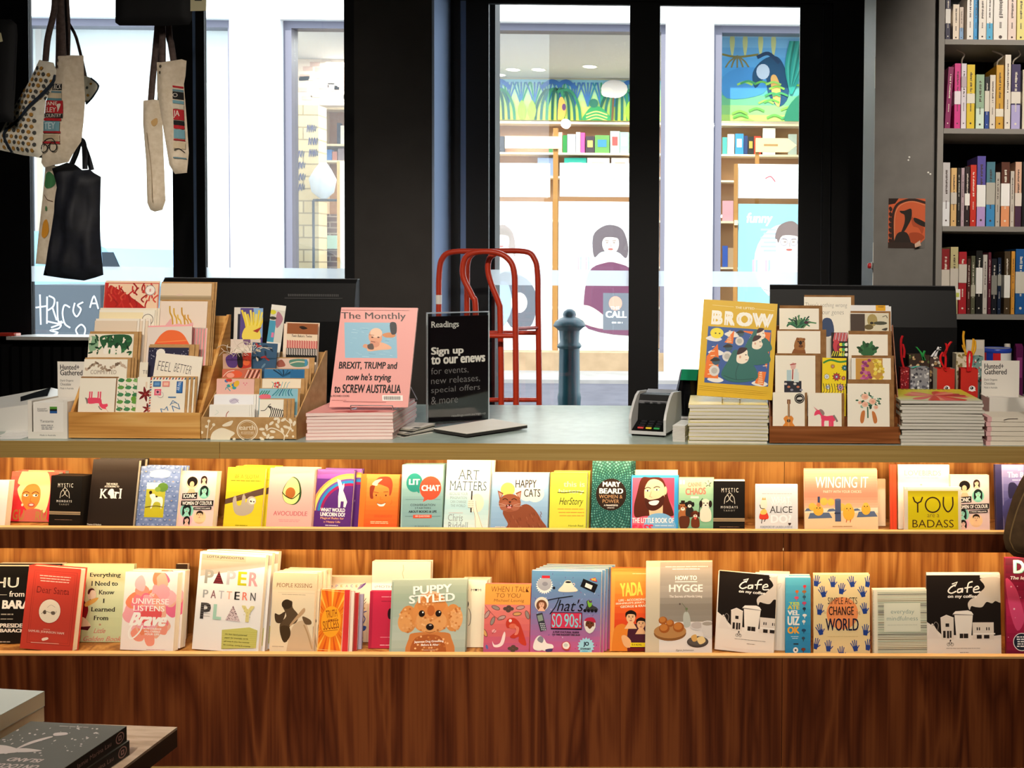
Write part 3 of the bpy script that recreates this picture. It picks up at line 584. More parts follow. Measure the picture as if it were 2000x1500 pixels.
def art(a):
    a.grad(862, 292, 1190, 770, ['b8d8b0', '98c8a0', '7ab690'], 10); a.R(865, 315, 890, 355, 'f0ead8'); a.R(896, 315, 916, 355, 'f0ead8'); a.star(1130, 348, 34, 15, 5, '2a3024'); a.star(1128, 346, 24, 11, 5, 'e8e0c0')
    a.T('CANINE', 945, 335, 1070, 375, 'e89880', .04, rot=-3); a.T('CHAOS', 922, 385, 1110, 448, 'e88a74', .05, rot=-3); a.R(970, 462, 1045, 480, 'f0ead8')
    def dog(x, y, r, c1, c2):
        a.B([(x-r*.7, y+r*2.6), (x-r*.8, y+r), (x, y+r*.4), (x+r*.8, y+r), (x+r*.8, y+r*2.6)], c1); a.E(x, y, r*.72, r*.8, c1, 14); a.E(x-r*.75, y, r*.28, r*.55, c2, 10); a.E(x+r*.75, y, r*.28, r*.55, c2, 10); a.E(x, y+r*.35, r*.42, r*.36, 'f0e4d0', 12); a.E(x, y+r*.2, r*.15, r*.1, '120c08', 8)
        for q in (-1, 1): a.E(x+q*r*.28, y-r*.12, r*.11, r*.11, '120c08', 8)
    dog(900, 560, 46, 'b06a3c', '8a4a26'); a.R(868, 520, 932, 532, '2a1c14'); a.R(882, 500, 918, 522, '2a1c14'); dog(962, 535, 42, '2c2622', '1a1512'); dog(1015, 625, 44, '6a3018', '4a1e10'); a.E(1015, 658, 12, 14, 'd85a50', 10)
    dog(1108, 530, 58, 'f0e4cc', '2a1c16'); a.B([(870, 650), (960, 650), (950, 740), (880, 750)], '5a2c1a'); a.C([(1045, 640), (1060, 520), (1080, 480)], 6, '2a201a')
book('mint green book of cartoon dogs', (1325, 934, 1394, 1034), art, c='9ccaa4', t=.03, v=V4, lean=7, name='card_deck', cat='card deck', pg=mat('9ccaa4'))
book('black tarot deck box beside the mint green dog deck', (1393, 940, 1455, 1035), tarot(1175, 325), c='16120f', t=.045, lean=5, v=V4, name='tarot_deck', cat='card deck', pg=mat('ece2d2'))
def art(a):
    a.R(1558, 378, 1950, 770, 'd8dade'); a.greek(1620, 436, 1895, 446, 'a8a8ac', 1, 8); a.T('WHAT', 1705, 465, 1880, 525, 'eef0f2', .02); a.T('WOULD', 1700, 505, 1890, 548, 'e6e8ec', .02); a.T('ALiCE', 1688, 552, 1898, 612, '2a2420', .0, .05); a.T('DO?', 1700, 630, 1890, 702, 'f0f0f4', .03)
    a.B([(1620, 490), (1645, 475), (1662, 500), (1665, 560), (1640, 585), (1610, 580), (1600, 540)], 'ece0cc'); a.C([(1600, 540), (1610, 570), (1645, 575)], 7, '2a201a'); a.G([(1618, 495), (1628, 470), (1638, 492), (1648, 470), (1655, 495)], 'd8a24a'); a.B([(1600, 620), (1640, 590), (1672, 620), (1675, 665), (1600, 668)], 'd8402e'); a.B([(1605, 600), (1640, 575), (1665, 600), (1650, 625), (1612, 625)], 'e8c060')
    a.L([(1620, 668), (1615, 705)], 7, '2a201a'); a.L([(1650, 668), (1640, 690)], 7, '2a201a'); a.E(1867, 708, 8, 8, '3a2a28', 8); a.E(1879, 708, 8, 8, '3a2a28', 8); a.G([(1859, 711), (1887, 711), (1873, 726)], '3a2a28'); a.T('FOREWORD BY LAUREN LAVERNE', 1605, 728, 1898, 748, '5a6a8a', .0)
book('small pale grey book with a red skirted figure', (1475, 949, 1559, 1036), art, c='dcdcde', t=.016, hard=True, v=V4, copies=1, cdx=1, yaw=1)
def art(a):
    a.grad(45, 225, 715, 560, ['eeaa90', 'ea8e78', 'e8846c', 'efb494'], 14); a.R(45, 555, 715, 770, 'e8caa0'); a.G([(45, 570), (300, 560), (715, 555), (715, 600), (45, 600)], 'ecdcc0')
    a.T('WINGING IT', 152, 280, 632, 380, 'fbf0e2', .01, 0, .1); a.T('PARTY WITH YOUR CHICKS', 222, 402, 565, 425, 'fbe0cc', -.01)
    for x0, y0, x1, y1 in ((80, 600, 300, 650), (520, 590, 710, 640), (50, 560, 150, 585), (250, 565, 340, 590), (480, 565, 560, 585)): a.G([(x0+20, y0), (x1-30, y0-4), (x1, y1-6), (x0, y1)], '5a6a88')
    for cx, cy, r in ((225, 500, 34), (290, 505, 32), (120, 545, 34), (385, 550, 34)): a.E(cx, cy, r, r, 'f0b850', 14)
    for cx, cy, rx, ry in ((175, 580, 46, 44), (605, 570, 42, 48), (448, 600, 54, 68)):
        a.E(cx, cy, rx, ry, 'f2ae3c', 18); a.E(cx, cy-ry*.75, rx*.62, ry*.5, 'f4b84a', 14)
        for q in (-1, 1): a.E(cx+q*rx*.3, cy-ry*.55, 6, 6, '2a1810', 8)
        a.G([(cx-8, cy-ry*.42), (cx+8, cy-ry*.42), (cx, cy-ry*.22)], 'e07a2a')
    for q in (430, 466): a.L([(q, 660), (q-5, 682)], 7, 'c8582a')
    a.R(325, 478, 378, 675, '4a5676'); a.R(320, 595, 372, 610, '2c3650'); a.E(352, 482, 26, 9, '5a6888', 12); a.R(168, 455, 190, 520, '3a4462'); a.E(176, 528, 18, 20, 'd88a4a', 10); a.greek(300, 715, 478, 728, 'b8885a', 1, 2)
book('wide peach book of yellow toy chicks', (1571, 919, 1717, 1037), art, c='f4b898', spine='f6dcc4', t=.018, hard=True, v=V5, copies=1, cdx=2, yaw=2, cgap=.003)
book('slim cream book half hidden behind the toy chick book', (1690, 936, 1730, 1037), None, c='efdcb8', t=.014, Y=YF+.09, lean=6)
book('bright red book beside the tall white lovebirds book', (1739, 908, 1752, 1037), None, c='e04a2a', t=.012, Y=YF+.05, lean=7, hard=True)
def art(a):
    a.R(875, 170, 1355, 770, 'faf2e2'); a.T('LOVEBIRDS', 938, 225, 1270, 268, '8a8a80', -.012, .05); a.T('WRITTEN BY TREVOR DAVIES', 950, 282, 1245, 296, 'd8cdb4', -.01); a.E(1090, 350, 12, 6, 'b8a890', 8)
book('tall white book behind the yellow title book', (1754, 908, 1856, 1037), art, c='faf2e2', t=.012, Y=YF+.062, lean=6, hard=True, v=V5)
def art(a):
    a.R(935, 390, 1455, 770, 'd4cbb8'); a.R(968, 405, 1422, 770, 'cfc014'); a.grad(968, 405, 1422, 470, ['a89a1a', 'cfc014'], 6)
    a.L([(1015, 462), (1030, 500), (1055, 515), (1085, 500), (1100, 462)], 12, '2e1418'); a.L([(1056, 515), (1056, 595)], 12, '2e1418'); a.ring(1192, 530, 66, 12, '2e1418'); a.C([(1290, 462), (1290, 540), (1330, 592), (1372, 540), (1372, 462)], 12, '2e1418')
    a.T('are a', 1142, 612, 1250, 640, '6a5a2a', -.008); a.T('BADASS', 1008, 662, 1380, 730, '2e1418', -.005)
book('small yellow book with large black lettering in a white sleeve', (1766, 952, 1879, 1037), art, c='f2e9da', t=.014, hard=True, v=V5, lean=5, yaw=1)
def art(a): a.v(1560-1700*.2-3+94, 870-4, .2); a.ox = 1858-1700*.2; a.oy = 927-250*.2; iconic(a)
book('pale pink book of round cartoon portraits behind the yellow title book', (1857, 928, 1934, 1037), art, c='e9cdc8', t=.018, Y=YF+.045, lean=6, yaw=1)
def art(a):
    a.grad(1750, 160, 2010, 770, ['8a84b4', '5e5a92', '3a3468'], 10); a.R(1750, 160, 1810, 770, '2e2a52'); a.R(1820, 180, 2010, 186, 'a8a4cc'); a.R(1816, 180, 1822, 760, '8a86b0')
    a.T('N', 1962, 205, 1985, 225, 'e8e4f4', .02); a.T('The B', 1862, 235, 2010, 285, 'f0eefa', .02, .05); a.greek(1905, 305, 2010, 318, 'd4d0ec', 1, 2); a.B([(1870, 350), (1920, 330), (1960, 370), (1990, 360), (2010, 420), (2010, 480), (1880, 480)], '2a2648'); a.B([(1830, 500), (2010, 480), (2010, 700), (1840, 700)], '4a467c')
book('tall purple illustrated book next to the brown bag', (1946, 908, 2040, 1037), art, c='5e5a92', spine='2a2648', t=.018, hard=True, v=V5, lean=8)

# ------------------------------------------------------------------ lower ledge
def low(label, bx, art, *a, **k): k.setdefault('z0', GL); return book(label, bx, art, *a, **k)
def art(a):
    a.R(-200, 240, 560, 1150, '14110f'); a.T('HU', -90, 365, 160, 470, 'f2ece0', .01); a.T('HU', -80, 380, 150, 456, '14110f', -.035); a.L([(-60, 545), (45, 545)], 4, 'e8e0d0'); a.T('from', 70, 505, 230, 565, 'f0e8dc', .02); a.T('BARACK', 5, 600, 460, 690, 'f6f0e6', .05)
    a.greek(0, 740, 130, 765, 'a8a090', 1, 2); a.greek(0, 790, 130, 810, 'a8a090', 1, 2); a.T('PRESIDENT', 0, 840, 330, 882, 'f0e8dc', .04); a.T('BARACK', 5, 895, 260, 932, 'f0e8dc', .04); a.greek(0, 1025, 120, 1042, 'c8c0b0', 1, 2)
low('black book with white capitals tucked behind the red letter book', (-30, 1106, 98, 1269), art, c='14110f', t=.022, Y=YF+.09, lean=7, v=Q1, copies=1, cdx=3)
def art(a):
    a.R(160, 270, 790, 1150, 'c84234'); 
    for e, w in ((0, 5), (22, 3)): a.L([(235+e, 320+e), (735-e, 320+e), (735-e, 1075-e), (235+e, 1075-e), (235+e, 320+e)], w, 'a03026')
    for i in range(3): a.greek(300+i*8, 368+i*27, 665-i*8, 385+i*27, 'f2c8b8', 1, 6)
    a.T('Dear Santa', 285, 485, 665, 555, '7a1e1c', -.004, .04); a.E(462, 735, 128, 122, 'f0e2cc', 30); a.ring(462, 735, 128, 5, 'a03026')
    a.C([(370, 770), (400, 740), (450, 745), (520, 760), (540, 730)], 4, '4a4038'); a.B([(385, 745), (410, 725), (425, 760), (400, 770)], '5a4c40'); a.B([(480, 740), (520, 735), (525, 765), (490, 768)], '6a5c50'); a.C([(430, 700), (470, 670), (520, 690)], 3, '9a8c80')
    a.T('edited by', 410, 918, 490, 932, 'f2c8b8'); a.T('SAMUEL JOHNSON HAM', 240, 940, 658, 968, 'f6e4d4', .0, .05); a.B([(410, 1020), (470, 1005), (480, 1025), (420, 1045)], 'f6e4d4'); a.L([(285, 1070), (610, 1062)], 5, 'f2c8b8')
low('red book with a round cream vignette', (30, 1111, 142, 1270), art, c='c84234', spine='a83a30', t=.024, hard=True, lean=7, rot=1.5, yaw=-7, v=Q1)
def art(a):
    a.grad(570, 225, 1385, 1150, ['dde6bc', 'd4deb4', 'ccd8a8', 'c4d2a4'], 10)
    a.B([(690, 560), (800, 520), (850, 580), (920, 680), (900, 790), (850, 860), (850, 1020), (790, 1040), (700, 1040)], '8a1420'); a.E(785, 350, 26, 30, '2a1a12', 10)
    a.E(950, 545, 46, 60, 'f4e6d0', 16); a.B([(905, 530), (915, 490), (960, 480), (990, 520), (975, 500), (940, 500), (920, 540)], '5a1a1c'); a.B([(880, 640), (930, 600), (1020, 575), (990, 620), (900, 670)], 'e8b860'); a.E(935, 595, 5, 5, '1a1210', 6)
    a.B([(830, 800), (880, 780), (960, 870), (900, 910), (820, 870)], 'f0d8b8'); a.G([(820, 880), (960, 870), (930, 915), (850, 905)], '5a1a24'); a.L([(830, 730), (850, 780)], 8, 'f0d8b8')
    for t, x0, y0, x1, y1 in (('Everything', 918, 315, 1245, 372), ('I Need to', 938, 402, 1218, 452), ('Know', 1022, 495, 1188, 542), ('I', 1070, 585, 1090, 630), ('Learned', 952, 672, 1205, 720), ('From', 985, 762, 1140, 808)): a.T(t, x0, y0, x1, y1, '14120e', .02, .04)
    a.T('a', 1045, 845, 1068, 862, 'd06a60'); a.T('Little', 992, 892, 1118, 942, 'd88478', .01, 0, .4); a.T('Golden Book', 888, 975, 1290, 1025, 'd88478', .01, 0, .4); a.T('DIANE MULDROW', 908, 1062, 1260, 1080, '8a8a6a', .0)
low('pale green book with a graduate in a dark red gown', (118, 1102, 255, 1270), art, c='d4deb4', spine='d8b850', t=.012, Y=YF+.105, hard=True, lean=6, v=Q1)
def art(a):
    a.R(1200, 330, 1920, 1150, 'f6ece6'); random.seed(11)
    for i in range(60):
        t = random.random()*2*pi; r = random.uniform(.2, 1); cx, cy = 1560+290*r*cos(t), 720+340*r*sin(t)
        a.B([(cx+random.uniform(50, 110)*cos(u), cy+random.uniform(50, 110)*sin(u)) for u in (0, 1, 2, 3, 4, 5)], random.choice(('f2a8b0', 'f0808c', 'f49a84', 'f2b49a', 'ec7090', 'f4b8bc', 'f08a64'))); a.z -= a.STEP*.7
    a.z += a.STEP*3; a.B([(1430, 760), (1560, 700), (1680, 740), (1640, 860), (1520, 880), (1430, 830)], 'e85a5c')
    a.T('the', 1525, 540, 1580, 585, 'fdf8f2', .0, 0, .4); a.T('UNIVERSE', 1325, 605, 1755, 665, 'fbf4ee', .02); a.T('LISTENS', 1345, 680, 1710, 738, 'fbf4ee', .02)
    a.T('Brave', 1305, 752, 1748, 892, 'fdf8f2', .05, 0, .4); a.C([(1350, 885), (1310, 960), (1330, 1020), (1380, 1010), (1440, 950), (1465, 890)], 16, 'fdf8f2')
    for i in range(3): a.T(('HOW COURAGE', 'WILL CHANGE', 'YOUR LIFE')[i], 1480+i*8, 908+i*28, 1690-i*10, 928+i*28, 'fbf4ee', .03)
    a.greek(1530, 1128, 1750, 1140, 'd8a8a8', 1, 3)
low('white book with pink watercolour blots', (226, 1122, 340, 1270), art, c='f6ece6', t=.02, lean=8, rot=-1.5, yaw=-8, v=Q1, copies=1, cdx=3)
low('dark brown book edge beside the large patterned letter book', (340, 1102, 362, 1270), None, c='3a2a20', t=.012, Y=YF+.125, lean=4)
def art(a):
    a.R(70, 130, 775, 1170, 'eeeae6'); a.G([(100, 138), (765, 138), (765, 225), (100, 350)], 'b8aca0'); a.R(100, 140, 560, 195, 'aca090'); a.T('LOTTA JANSDOTTER', 155, 150, 540, 178, '2e2a20', .01)
    for i, (t, c) in enumerate((('P', '9a9890'), ('A', '5a1e24'), ('P', 'c0bcc0'), ('E', 'c8c42a'), ('R', 'e0a0a4'))):
        x0 = 148+i*115
        if t == 'A': a.G([(x0-10, 412), (x0+30, 292), (x0+90, 412)] if 0 else [(240, 412), (292, 292), (348, 412)], c); [a.L([(255+q*10, 400-q*22), (330-q*8, 400-q*22)], 2, 'c8505a') for q in range(5)]
        else: a.T(t, x0, 285, x0+92, 415, c, .03)
    for i, (t, c) in enumerate((('P', 'a0a4a4'), ('A', '8a6468'), ('T', 'b4b4b8'), ('T', 'f0b49c'), ('E', '1e1a18'), ('R', 'e8806a'), ('N', '5a5a58'))): a.T(t, 145+i*82, 475, 200+i*82, 552, c, .02)
    a.T('P', 135, 598, 240, 750, '3a3634', .03); [a.L([(140, 612+q*22), (236, 612+q*22)], 3, '8a8684') for q in range(6)]; a.T('L', 268, 605, 355, 748, 'a8d0bc', .05); a.G([(470, 605), (555, 755), (398, 748)], 'd8c4c4'); random.seed(2)
    for q in range(60):
        t = random.random(); x = 470+random.uniform(-.5, .5)*150*t; y = 615+130*t; a.R(x-3, y-3, x+4, y+3, '6a4a50'); a.z -= a.STEP*.7
    a.T('Y', 558, 600, 690, 752, 'dccf8a', .04); [a.E(590+(q % 3)*30, 625+q*10, 4, 4, 'b0a24a', 6) for q in range(9)]
    a.G([(375, 840), (655, 800), (738, 822), (738, 985), (385, 1018)], 'c8c46a'); [a.L([(380, 850+q*20), (738, 845+q*18)], 2, 'b0ac52') for q in range(9)]
    for i, t in enumerate(('the best hand-patterned', 'paper for journals, cards,', 'gift wrap & other fine materials', 'for crafting, styling & creating')): a.T(t, 412-i*3, 868+i*34, 640+i*14, 888+i*32, '4a4620', .01, 0, .3)
low('large pale book with patterned capital letters', (366, 1084, 506, 1272), art, c='eeeae6', spine='c8bcd8', t=.014, lean=7, rot=.8, yaw=-7, v=Q2, copies=2, cdx=6, hard=False)
low('dark red book edge behind the large patterned letter book', (500, 1096, 528, 1272), None, c='b83a34', t=.012, Y=YF+.115, lean=5, hard=True)
def art(a):
    a.R(845, 295, 1300, 1170, 'ead6b4'); a.R(845, 295, 1285, 455, 'e6cfa8'); a.T('PEOPLE KISSING', 888, 390, 1240, 430, '8a5a3a', .0, .04); a.greek(945, 495, 1180, 505, 'b8a084', 1, 5); a.R(905, 480, 1270, 482, 'c8b08a')
    a.B([(1035, 1170), (1030, 940), (1080, 780), (1180, 740), (1230, 830), (1290, 1000), (1300, 1170)], 'd2b490'); a.B([(940, 780), (1000, 700), (960, 610), (990, 560), (1050, 560), (1060, 620), (1120, 690), (1100, 760), (1040, 800), (1020, 940), (960, 900)], '5a4630')
    a.E(1000, 590, 52, 46, '3a2c1c', 16); a.B([(1040, 780), (1100, 700), (1170, 620), (1180, 660), (1100, 740), (1050, 790)], 'c09c74'); a.B([(885, 680), (930, 690), (990, 660), (960, 760), (900, 760)], '4a3826'); a.B([(950, 800), (1030, 800), (1050, 880), (1000, 950), (960, 900)], '46341f')
    a.B([(1160, 700), (1240, 730), (1250, 770), (1190, 770)], '6a5238'); a.G([(1270, 790), (1295, 790), (1300, 1080), (1275, 1060)], '2e241a'); a.C([(1180, 780), (1220, 860), (1270, 1000)], 14, 'b8946a'); a.greek(875, 985, 990, 996, 'b8a084', 1, 2)
low('sepia book of an embracing couple', (524, 1120, 611, 1272), art, c='ead6b4', spine='9a2a28', t=.011, lean=6, v=Q2, copies=3, cdx=5, yaw=-4)
def art(a):
    a.R(1350, 320, 1830, 1170, 'f0e2c4')
    a.L([(1410, 380), (1420, 405), (1450, 415)], 5, '5a4a8a')
    for i, t in enumerate('PEACE'): a.T(t, 1478+i*48, 400, 1500+i*48, 425, ('8a7ab0', 'b8a84a', 'c08a8a', '5a6aa0', 'b8904a')[i], .02)
    for q in range(4): a.C([(1690+q*8, 440-q*12), (1720+q*8, 430-q*12), (1760+q*2, 395-q*4)], 7, '6a4a8c')
    a.C([(1700, 740), (1740, 770), (1770, 720), (1740, 670), (1780, 650)], 9, '4a5aa4'); a.B([(1705, 790), (1780, 790), (1770, 830), (1720, 835)], '3a5cae'); a.R(1728, 925, 1756, 1000, '4a6ab4'); a.E(1742, 900, 13, 26, '5a2a1a', 10); a.E(1735, 1005, 36, 12, '2a2418', 10)
    for q in range(12): a.L([(1740+18*cos(q), 580+50*sin(q*2)), (1748+26*cos(q), 560+60*sin(q*2))], 5, ('4a3a2a', 'c8a04a')[q % 2])
    for q in range(8): a.L([(1690, 480+q*14), (1712, 476+q*14)], 4, '8a8aa8')
low('cream book with drawn candle and wings behind the orange sunburst box', (622, 1126, 723, 1272), art, c='f0e2c4', t=.016, Y=YF+.11, lean=5, v=Q2, hard=True)
def art(a):
    a.R(1305, 450, 1560, 1170, 'e87a1e')
    for i in range(28):
        t = 2*pi*i/28; a.G([(1430+110*cos(t), 755+110*sin(t)), (1430+460*cos(t-.06), 755+460*sin(t-.06)), (1430+460*cos(t+.06), 755+460*sin(t+.06))], 'f6b84a' if i % 2 else 'd4541a'); a.z -= a.STEP*.7
    a.z += a.STEP*2
    a.E(1430, 750, 100, 145, 'f4a428', 28); a.ring(1430, 750, 0, 0, 'f4a428'); a.T('TRUTH', 1375, 640, 1485, 712, '8a3a10', .01, 0, 0, -10); a.T('or', 1400, 725, 1440, 745, '8a3a10'); a.T('SUCCESS', 1352, 735, 1510, 820, '8a3a10', .01, 0, 0, -10); a.L([(1380, 750), (1490, 715)], 4, '8a3a10'); a.L([(1355, 842), (1505, 822)], 4, '8a3a10')
    a.L([(1312, 456), (1553, 470), (1553, 1020), (1312, 1010), (1312, 456)], 4, 'f8d88a')
low('orange sunburst card box leaning at the front of the ledge', (618, 1152, 667, 1272), art, c='e87a1e', t=.008, lean=8, v=Q2, copies=0, yaw=-6, name='card_box', cat='card box', pg=mat('f4ecdc'))
for i, (c, c2) in enumerate((('f2e6dc', 'd4383a'), ('c23434', 'e8dccc'), ('d8d0cc', 'b03030'), ('8a8498', 'a49cb0'))):
    low(('white and red', 'deep red', 'pale grey', 'violet grey')[i]+' card box in the slanting row behind the sunburst box', (664+i*9, 1152+i*3, 680+i*9, 1272), None, c=c2, spine=c, t=.007, Y=YF+.034+i*.009, lean=6, name='card_box', cat='card box', pg=mat(c))
def art(a):
    a.R(140, 200, 800, 1250, 'fbf3e6'); a.C([(485, 250), (490, 300), (480, 340), (492, 400), (485, 430)], 9, 'e8d4bc'); a.L([(478, 440), (500, 440)], 6, 'd8c4a8'); a.T('(MOTHERING)', 172, 478, 560, 512, '6a5a4a', -.012)
low('tall white book rising behind the curly puppy book', (724, 1097, 839, 1272), art, c='fbf3e6', t=.022, Y=YF+.11, lean=4, hard=True, v=Q3)
def art(a):
    a.R(110, 540, 600, 1250, 'c02a48'); a.R(110, 540, 150, 1250, 'a82440'); a.greek(245, 600, 600, 615, 'e8a0a8', 1, 5); a.greek(245, 650, 600, 662, '7a1830', 1, 5); a.E(345, 790, 26, 60, '2a1018', 14); a.greek(245, 1045, 600, 1058, 'e08a98', 1, 5); a.greek(245, 1130, 600, 1145, 'f0c8cc', 1, 4); a.greek(245, 1182, 600, 1196, 'f0c8cc', 1, 4)
low('crimson book half covered by the curly puppy book', (720, 1155, 800, 1272), art, c='c02a48', t=.014, Y=YF+.066, lean=6, hard=True, v=Q3)
def art(a):
    a.grad(345, 400, 1200, 1250, ['a8b4a0', '9cac98', 'a4b2a4', 'b4beb0', 'a4b0a2'], 10); a.R(345, 440, 372, 1250, '94a494')
    a.B([(560, 1250), (560, 1060), (620, 1000), (960, 1000), (1030, 1060), (1040, 1250)], 'c67a40'); a.B([(600, 1250), (640, 1050), (900, 1040), (960, 1250)], 'a85a2a')
    for cx, cy, rx, ry, c in ((545, 850, 100, 150, 'd08848'), (510, 880, 78, 110, 'dc9a5a'), (1040, 840, 95, 150, 'd08848'), (1080, 850, 72, 120, 'e2a468')): a.E(cx, cy, rx, ry, c, 20)
    a.E(790, 640, 150, 95, 'e8b890', 22); a.E(795, 780, 200, 195, 'd48a4a', 28); a.E(800, 900, 185, 105, 'd68e50', 26); a.E(800, 700, 160, 100, 'cf8244', 20); a.B([(640, 820), (690, 790), (740, 850), (800, 870), (860, 850), (910, 790), (970, 850), (950, 950), (860, 990), (740, 990), (650, 940)], 'dc9c5e'); a.E(795, 760, 42, 60, 'b8652e', 14)
    random.seed(8)
    for i in range(150):
        t = random.random()*2*pi; q = random.choice(((790, 640, 140, 85), (530, 860, 95, 140), (1055, 845, 90, 140), (800, 910, 170, 90), (800, 1130, 200, 110))); r = random.uniform(.3, 1.02); x, y = q[0]+q[2]*r*cos(t), q[1]+q[3]*r*sin(t)
        a.E(x, y, 13, 11, random.choice(('c67c3e', 'e0a46a', 'b86c34', 'd8965a', 'e8b47e')), 7); a.z -= a.STEP*.7
    a.z += a.STEP*2
    for q in (695, 880): a.E(q, 790, 34, 36, '1e120c', 16); a.E(q+12, 776, 9, 9, 'f4ece4', 8)
    a.E(790, 935, 44, 36, '1e120e', 16); a.E(795, 918, 16, 8, 'b8a8a0', 8); a.C([(740, 985), (790, 1000), (850, 985)], 5, '8a4a22')
    a.T('PUPPY', 590, 478, 1020, 570, 'f6f0e8', .03, rot=-3); a.T('STYLED', 548, 578, 1058, 668, 'f6f0e8', .03, rot=-3)
    a.T('Japanese Dog Grooming', 622, 1082, 948, 1112, 'f8f0e8', .03, rot=-1); a.T('Before & After', 700, 1120, 895, 1142, 'f8f0e8', .03); a.greek(730, 1185, 870, 1196, 'e8c8a8', 1, 2)
low('square sage green book with a curly brown puppy', (761, 1133, 908, 1272), art, c='a4b0a0', spine='94a494', t=.018, hard=True, lean=8, rot=0, yaw=3, v=Q3)
def art(a):
    a.R(1150, 420, 1460, 1250, 'f0e8cc'); a.T('I', 1205, 518, 1215, 540, '3a3428'); a.T('M', 1245, 515, 1282, 540, '3a3428', .0); a.E(1294, 522, 8, 8, '1e1612', 8); a.E(1308, 522, 8, 8, '1e1612', 8); a.G([(1286, 525), (1316, 525), (1301, 542)], '1e1612'); a.T('M', 1322, 515, 1358, 540, '3a3428', .0)
    a.B([(1160, 620), (1195, 620), (1225, 680), (1200, 740), (1160, 740)], '1e1814'); a.C([(1225, 730), (1250, 800), (1245, 890), (1228, 920)], 6, '3a3428'); a.E(1204, 1075, 8, 14, '3a3428', 8)
low('cream book with a small black heart beside the puppy book', (895, 1134, 949, 1272), art, c='f0e8cc', t=.018, Y=YF+.075, lean=6, v=Q3, copies=1, cdx=3)
def art(a):
    a.R(1385, 460, 1910, 1250, 'e87064'); a.R(1385, 460, 1910, 690, 'f2a24a'); random.seed(4)
    for t, x0, y0, x1, y1 in (('WHEN I TALK', 1465, 490, 1892, 550), ('TO YOU', 1520, 565, 1798, 612), ('Michael Leunig', 1498, 628, 1838, 668)): a.T(t, x0, y0, x1, y1, '6a3414', -.012, 0, .1)
    a.grad(1385, 692, 1910, 1250, ['e8847a', 'e4746c', 'dc6866', 'c85c78', 'b85880'], 8)
    for cx, cy, r in ((1520, 725, 20), (1425, 800, -60), (1490, 870, -70), (1590, 835, -20), (1800, 720, -10), (1765, 790, -5), (1880, 800, 70), (1405, 1000, 60)): a.E(cx, cy, 52, 24, '7a4a44', 14, r); a.E(cx, cy, 44, 17, ('c09a92', 'd8a060', '9a8a80')[cx % 3], 14, r)
    a.C([(1400, 700), (1450, 760), (1540, 840), (1620, 850)], 4, '7a3a34')
    for cx, cy in ((1665, 735), (1730, 1170)): [a.E(cx+34*cos(q*1.6), cy+20*sin(q*1.6), 28, 20, '5a443c', 10) for q in range(4)]
    a.B([(1640, 900), (1660, 850), (1730, 835), (1790, 880), (1830, 970), (1880, 1120), (1840, 1130), (1790, 1090), (1790, 1040), (1740, 1060), (1690, 1040), (1760, 980), (1720, 940), (1660, 945)], 'c83c2a'); a.E(1720, 925, 45, 30, 'e06a50', 12); a.B([(1740, 920), (1790, 940), (1780, 1010), (1740, 1020), (1760, 970)], 'e8806c'); a.E(1690, 865, 18, 18, 'f4e0d8', 12)
    a.B([(1495, 1090), (1520, 1130), (1580, 1110), (1610, 1020), (1630, 985), (1640, 1030), (1620, 1120), (1570, 1155), (1510, 1150)], 'f4dcd8'); a.E(1510, 980, 26, 20, 'f0a8a8', 10); a.E(1435, 1155, 14, 26, '5a6aa4', 10, -20); a.L([(1490, 1010), (1530, 960)], 4, '7a3a34')
low('coral book with orange title band and drawn birds', (944, 1141, 1034, 1273), art, c='e87064', t=.013, hard=True, lean=7, yaw=-1, v=Q3)
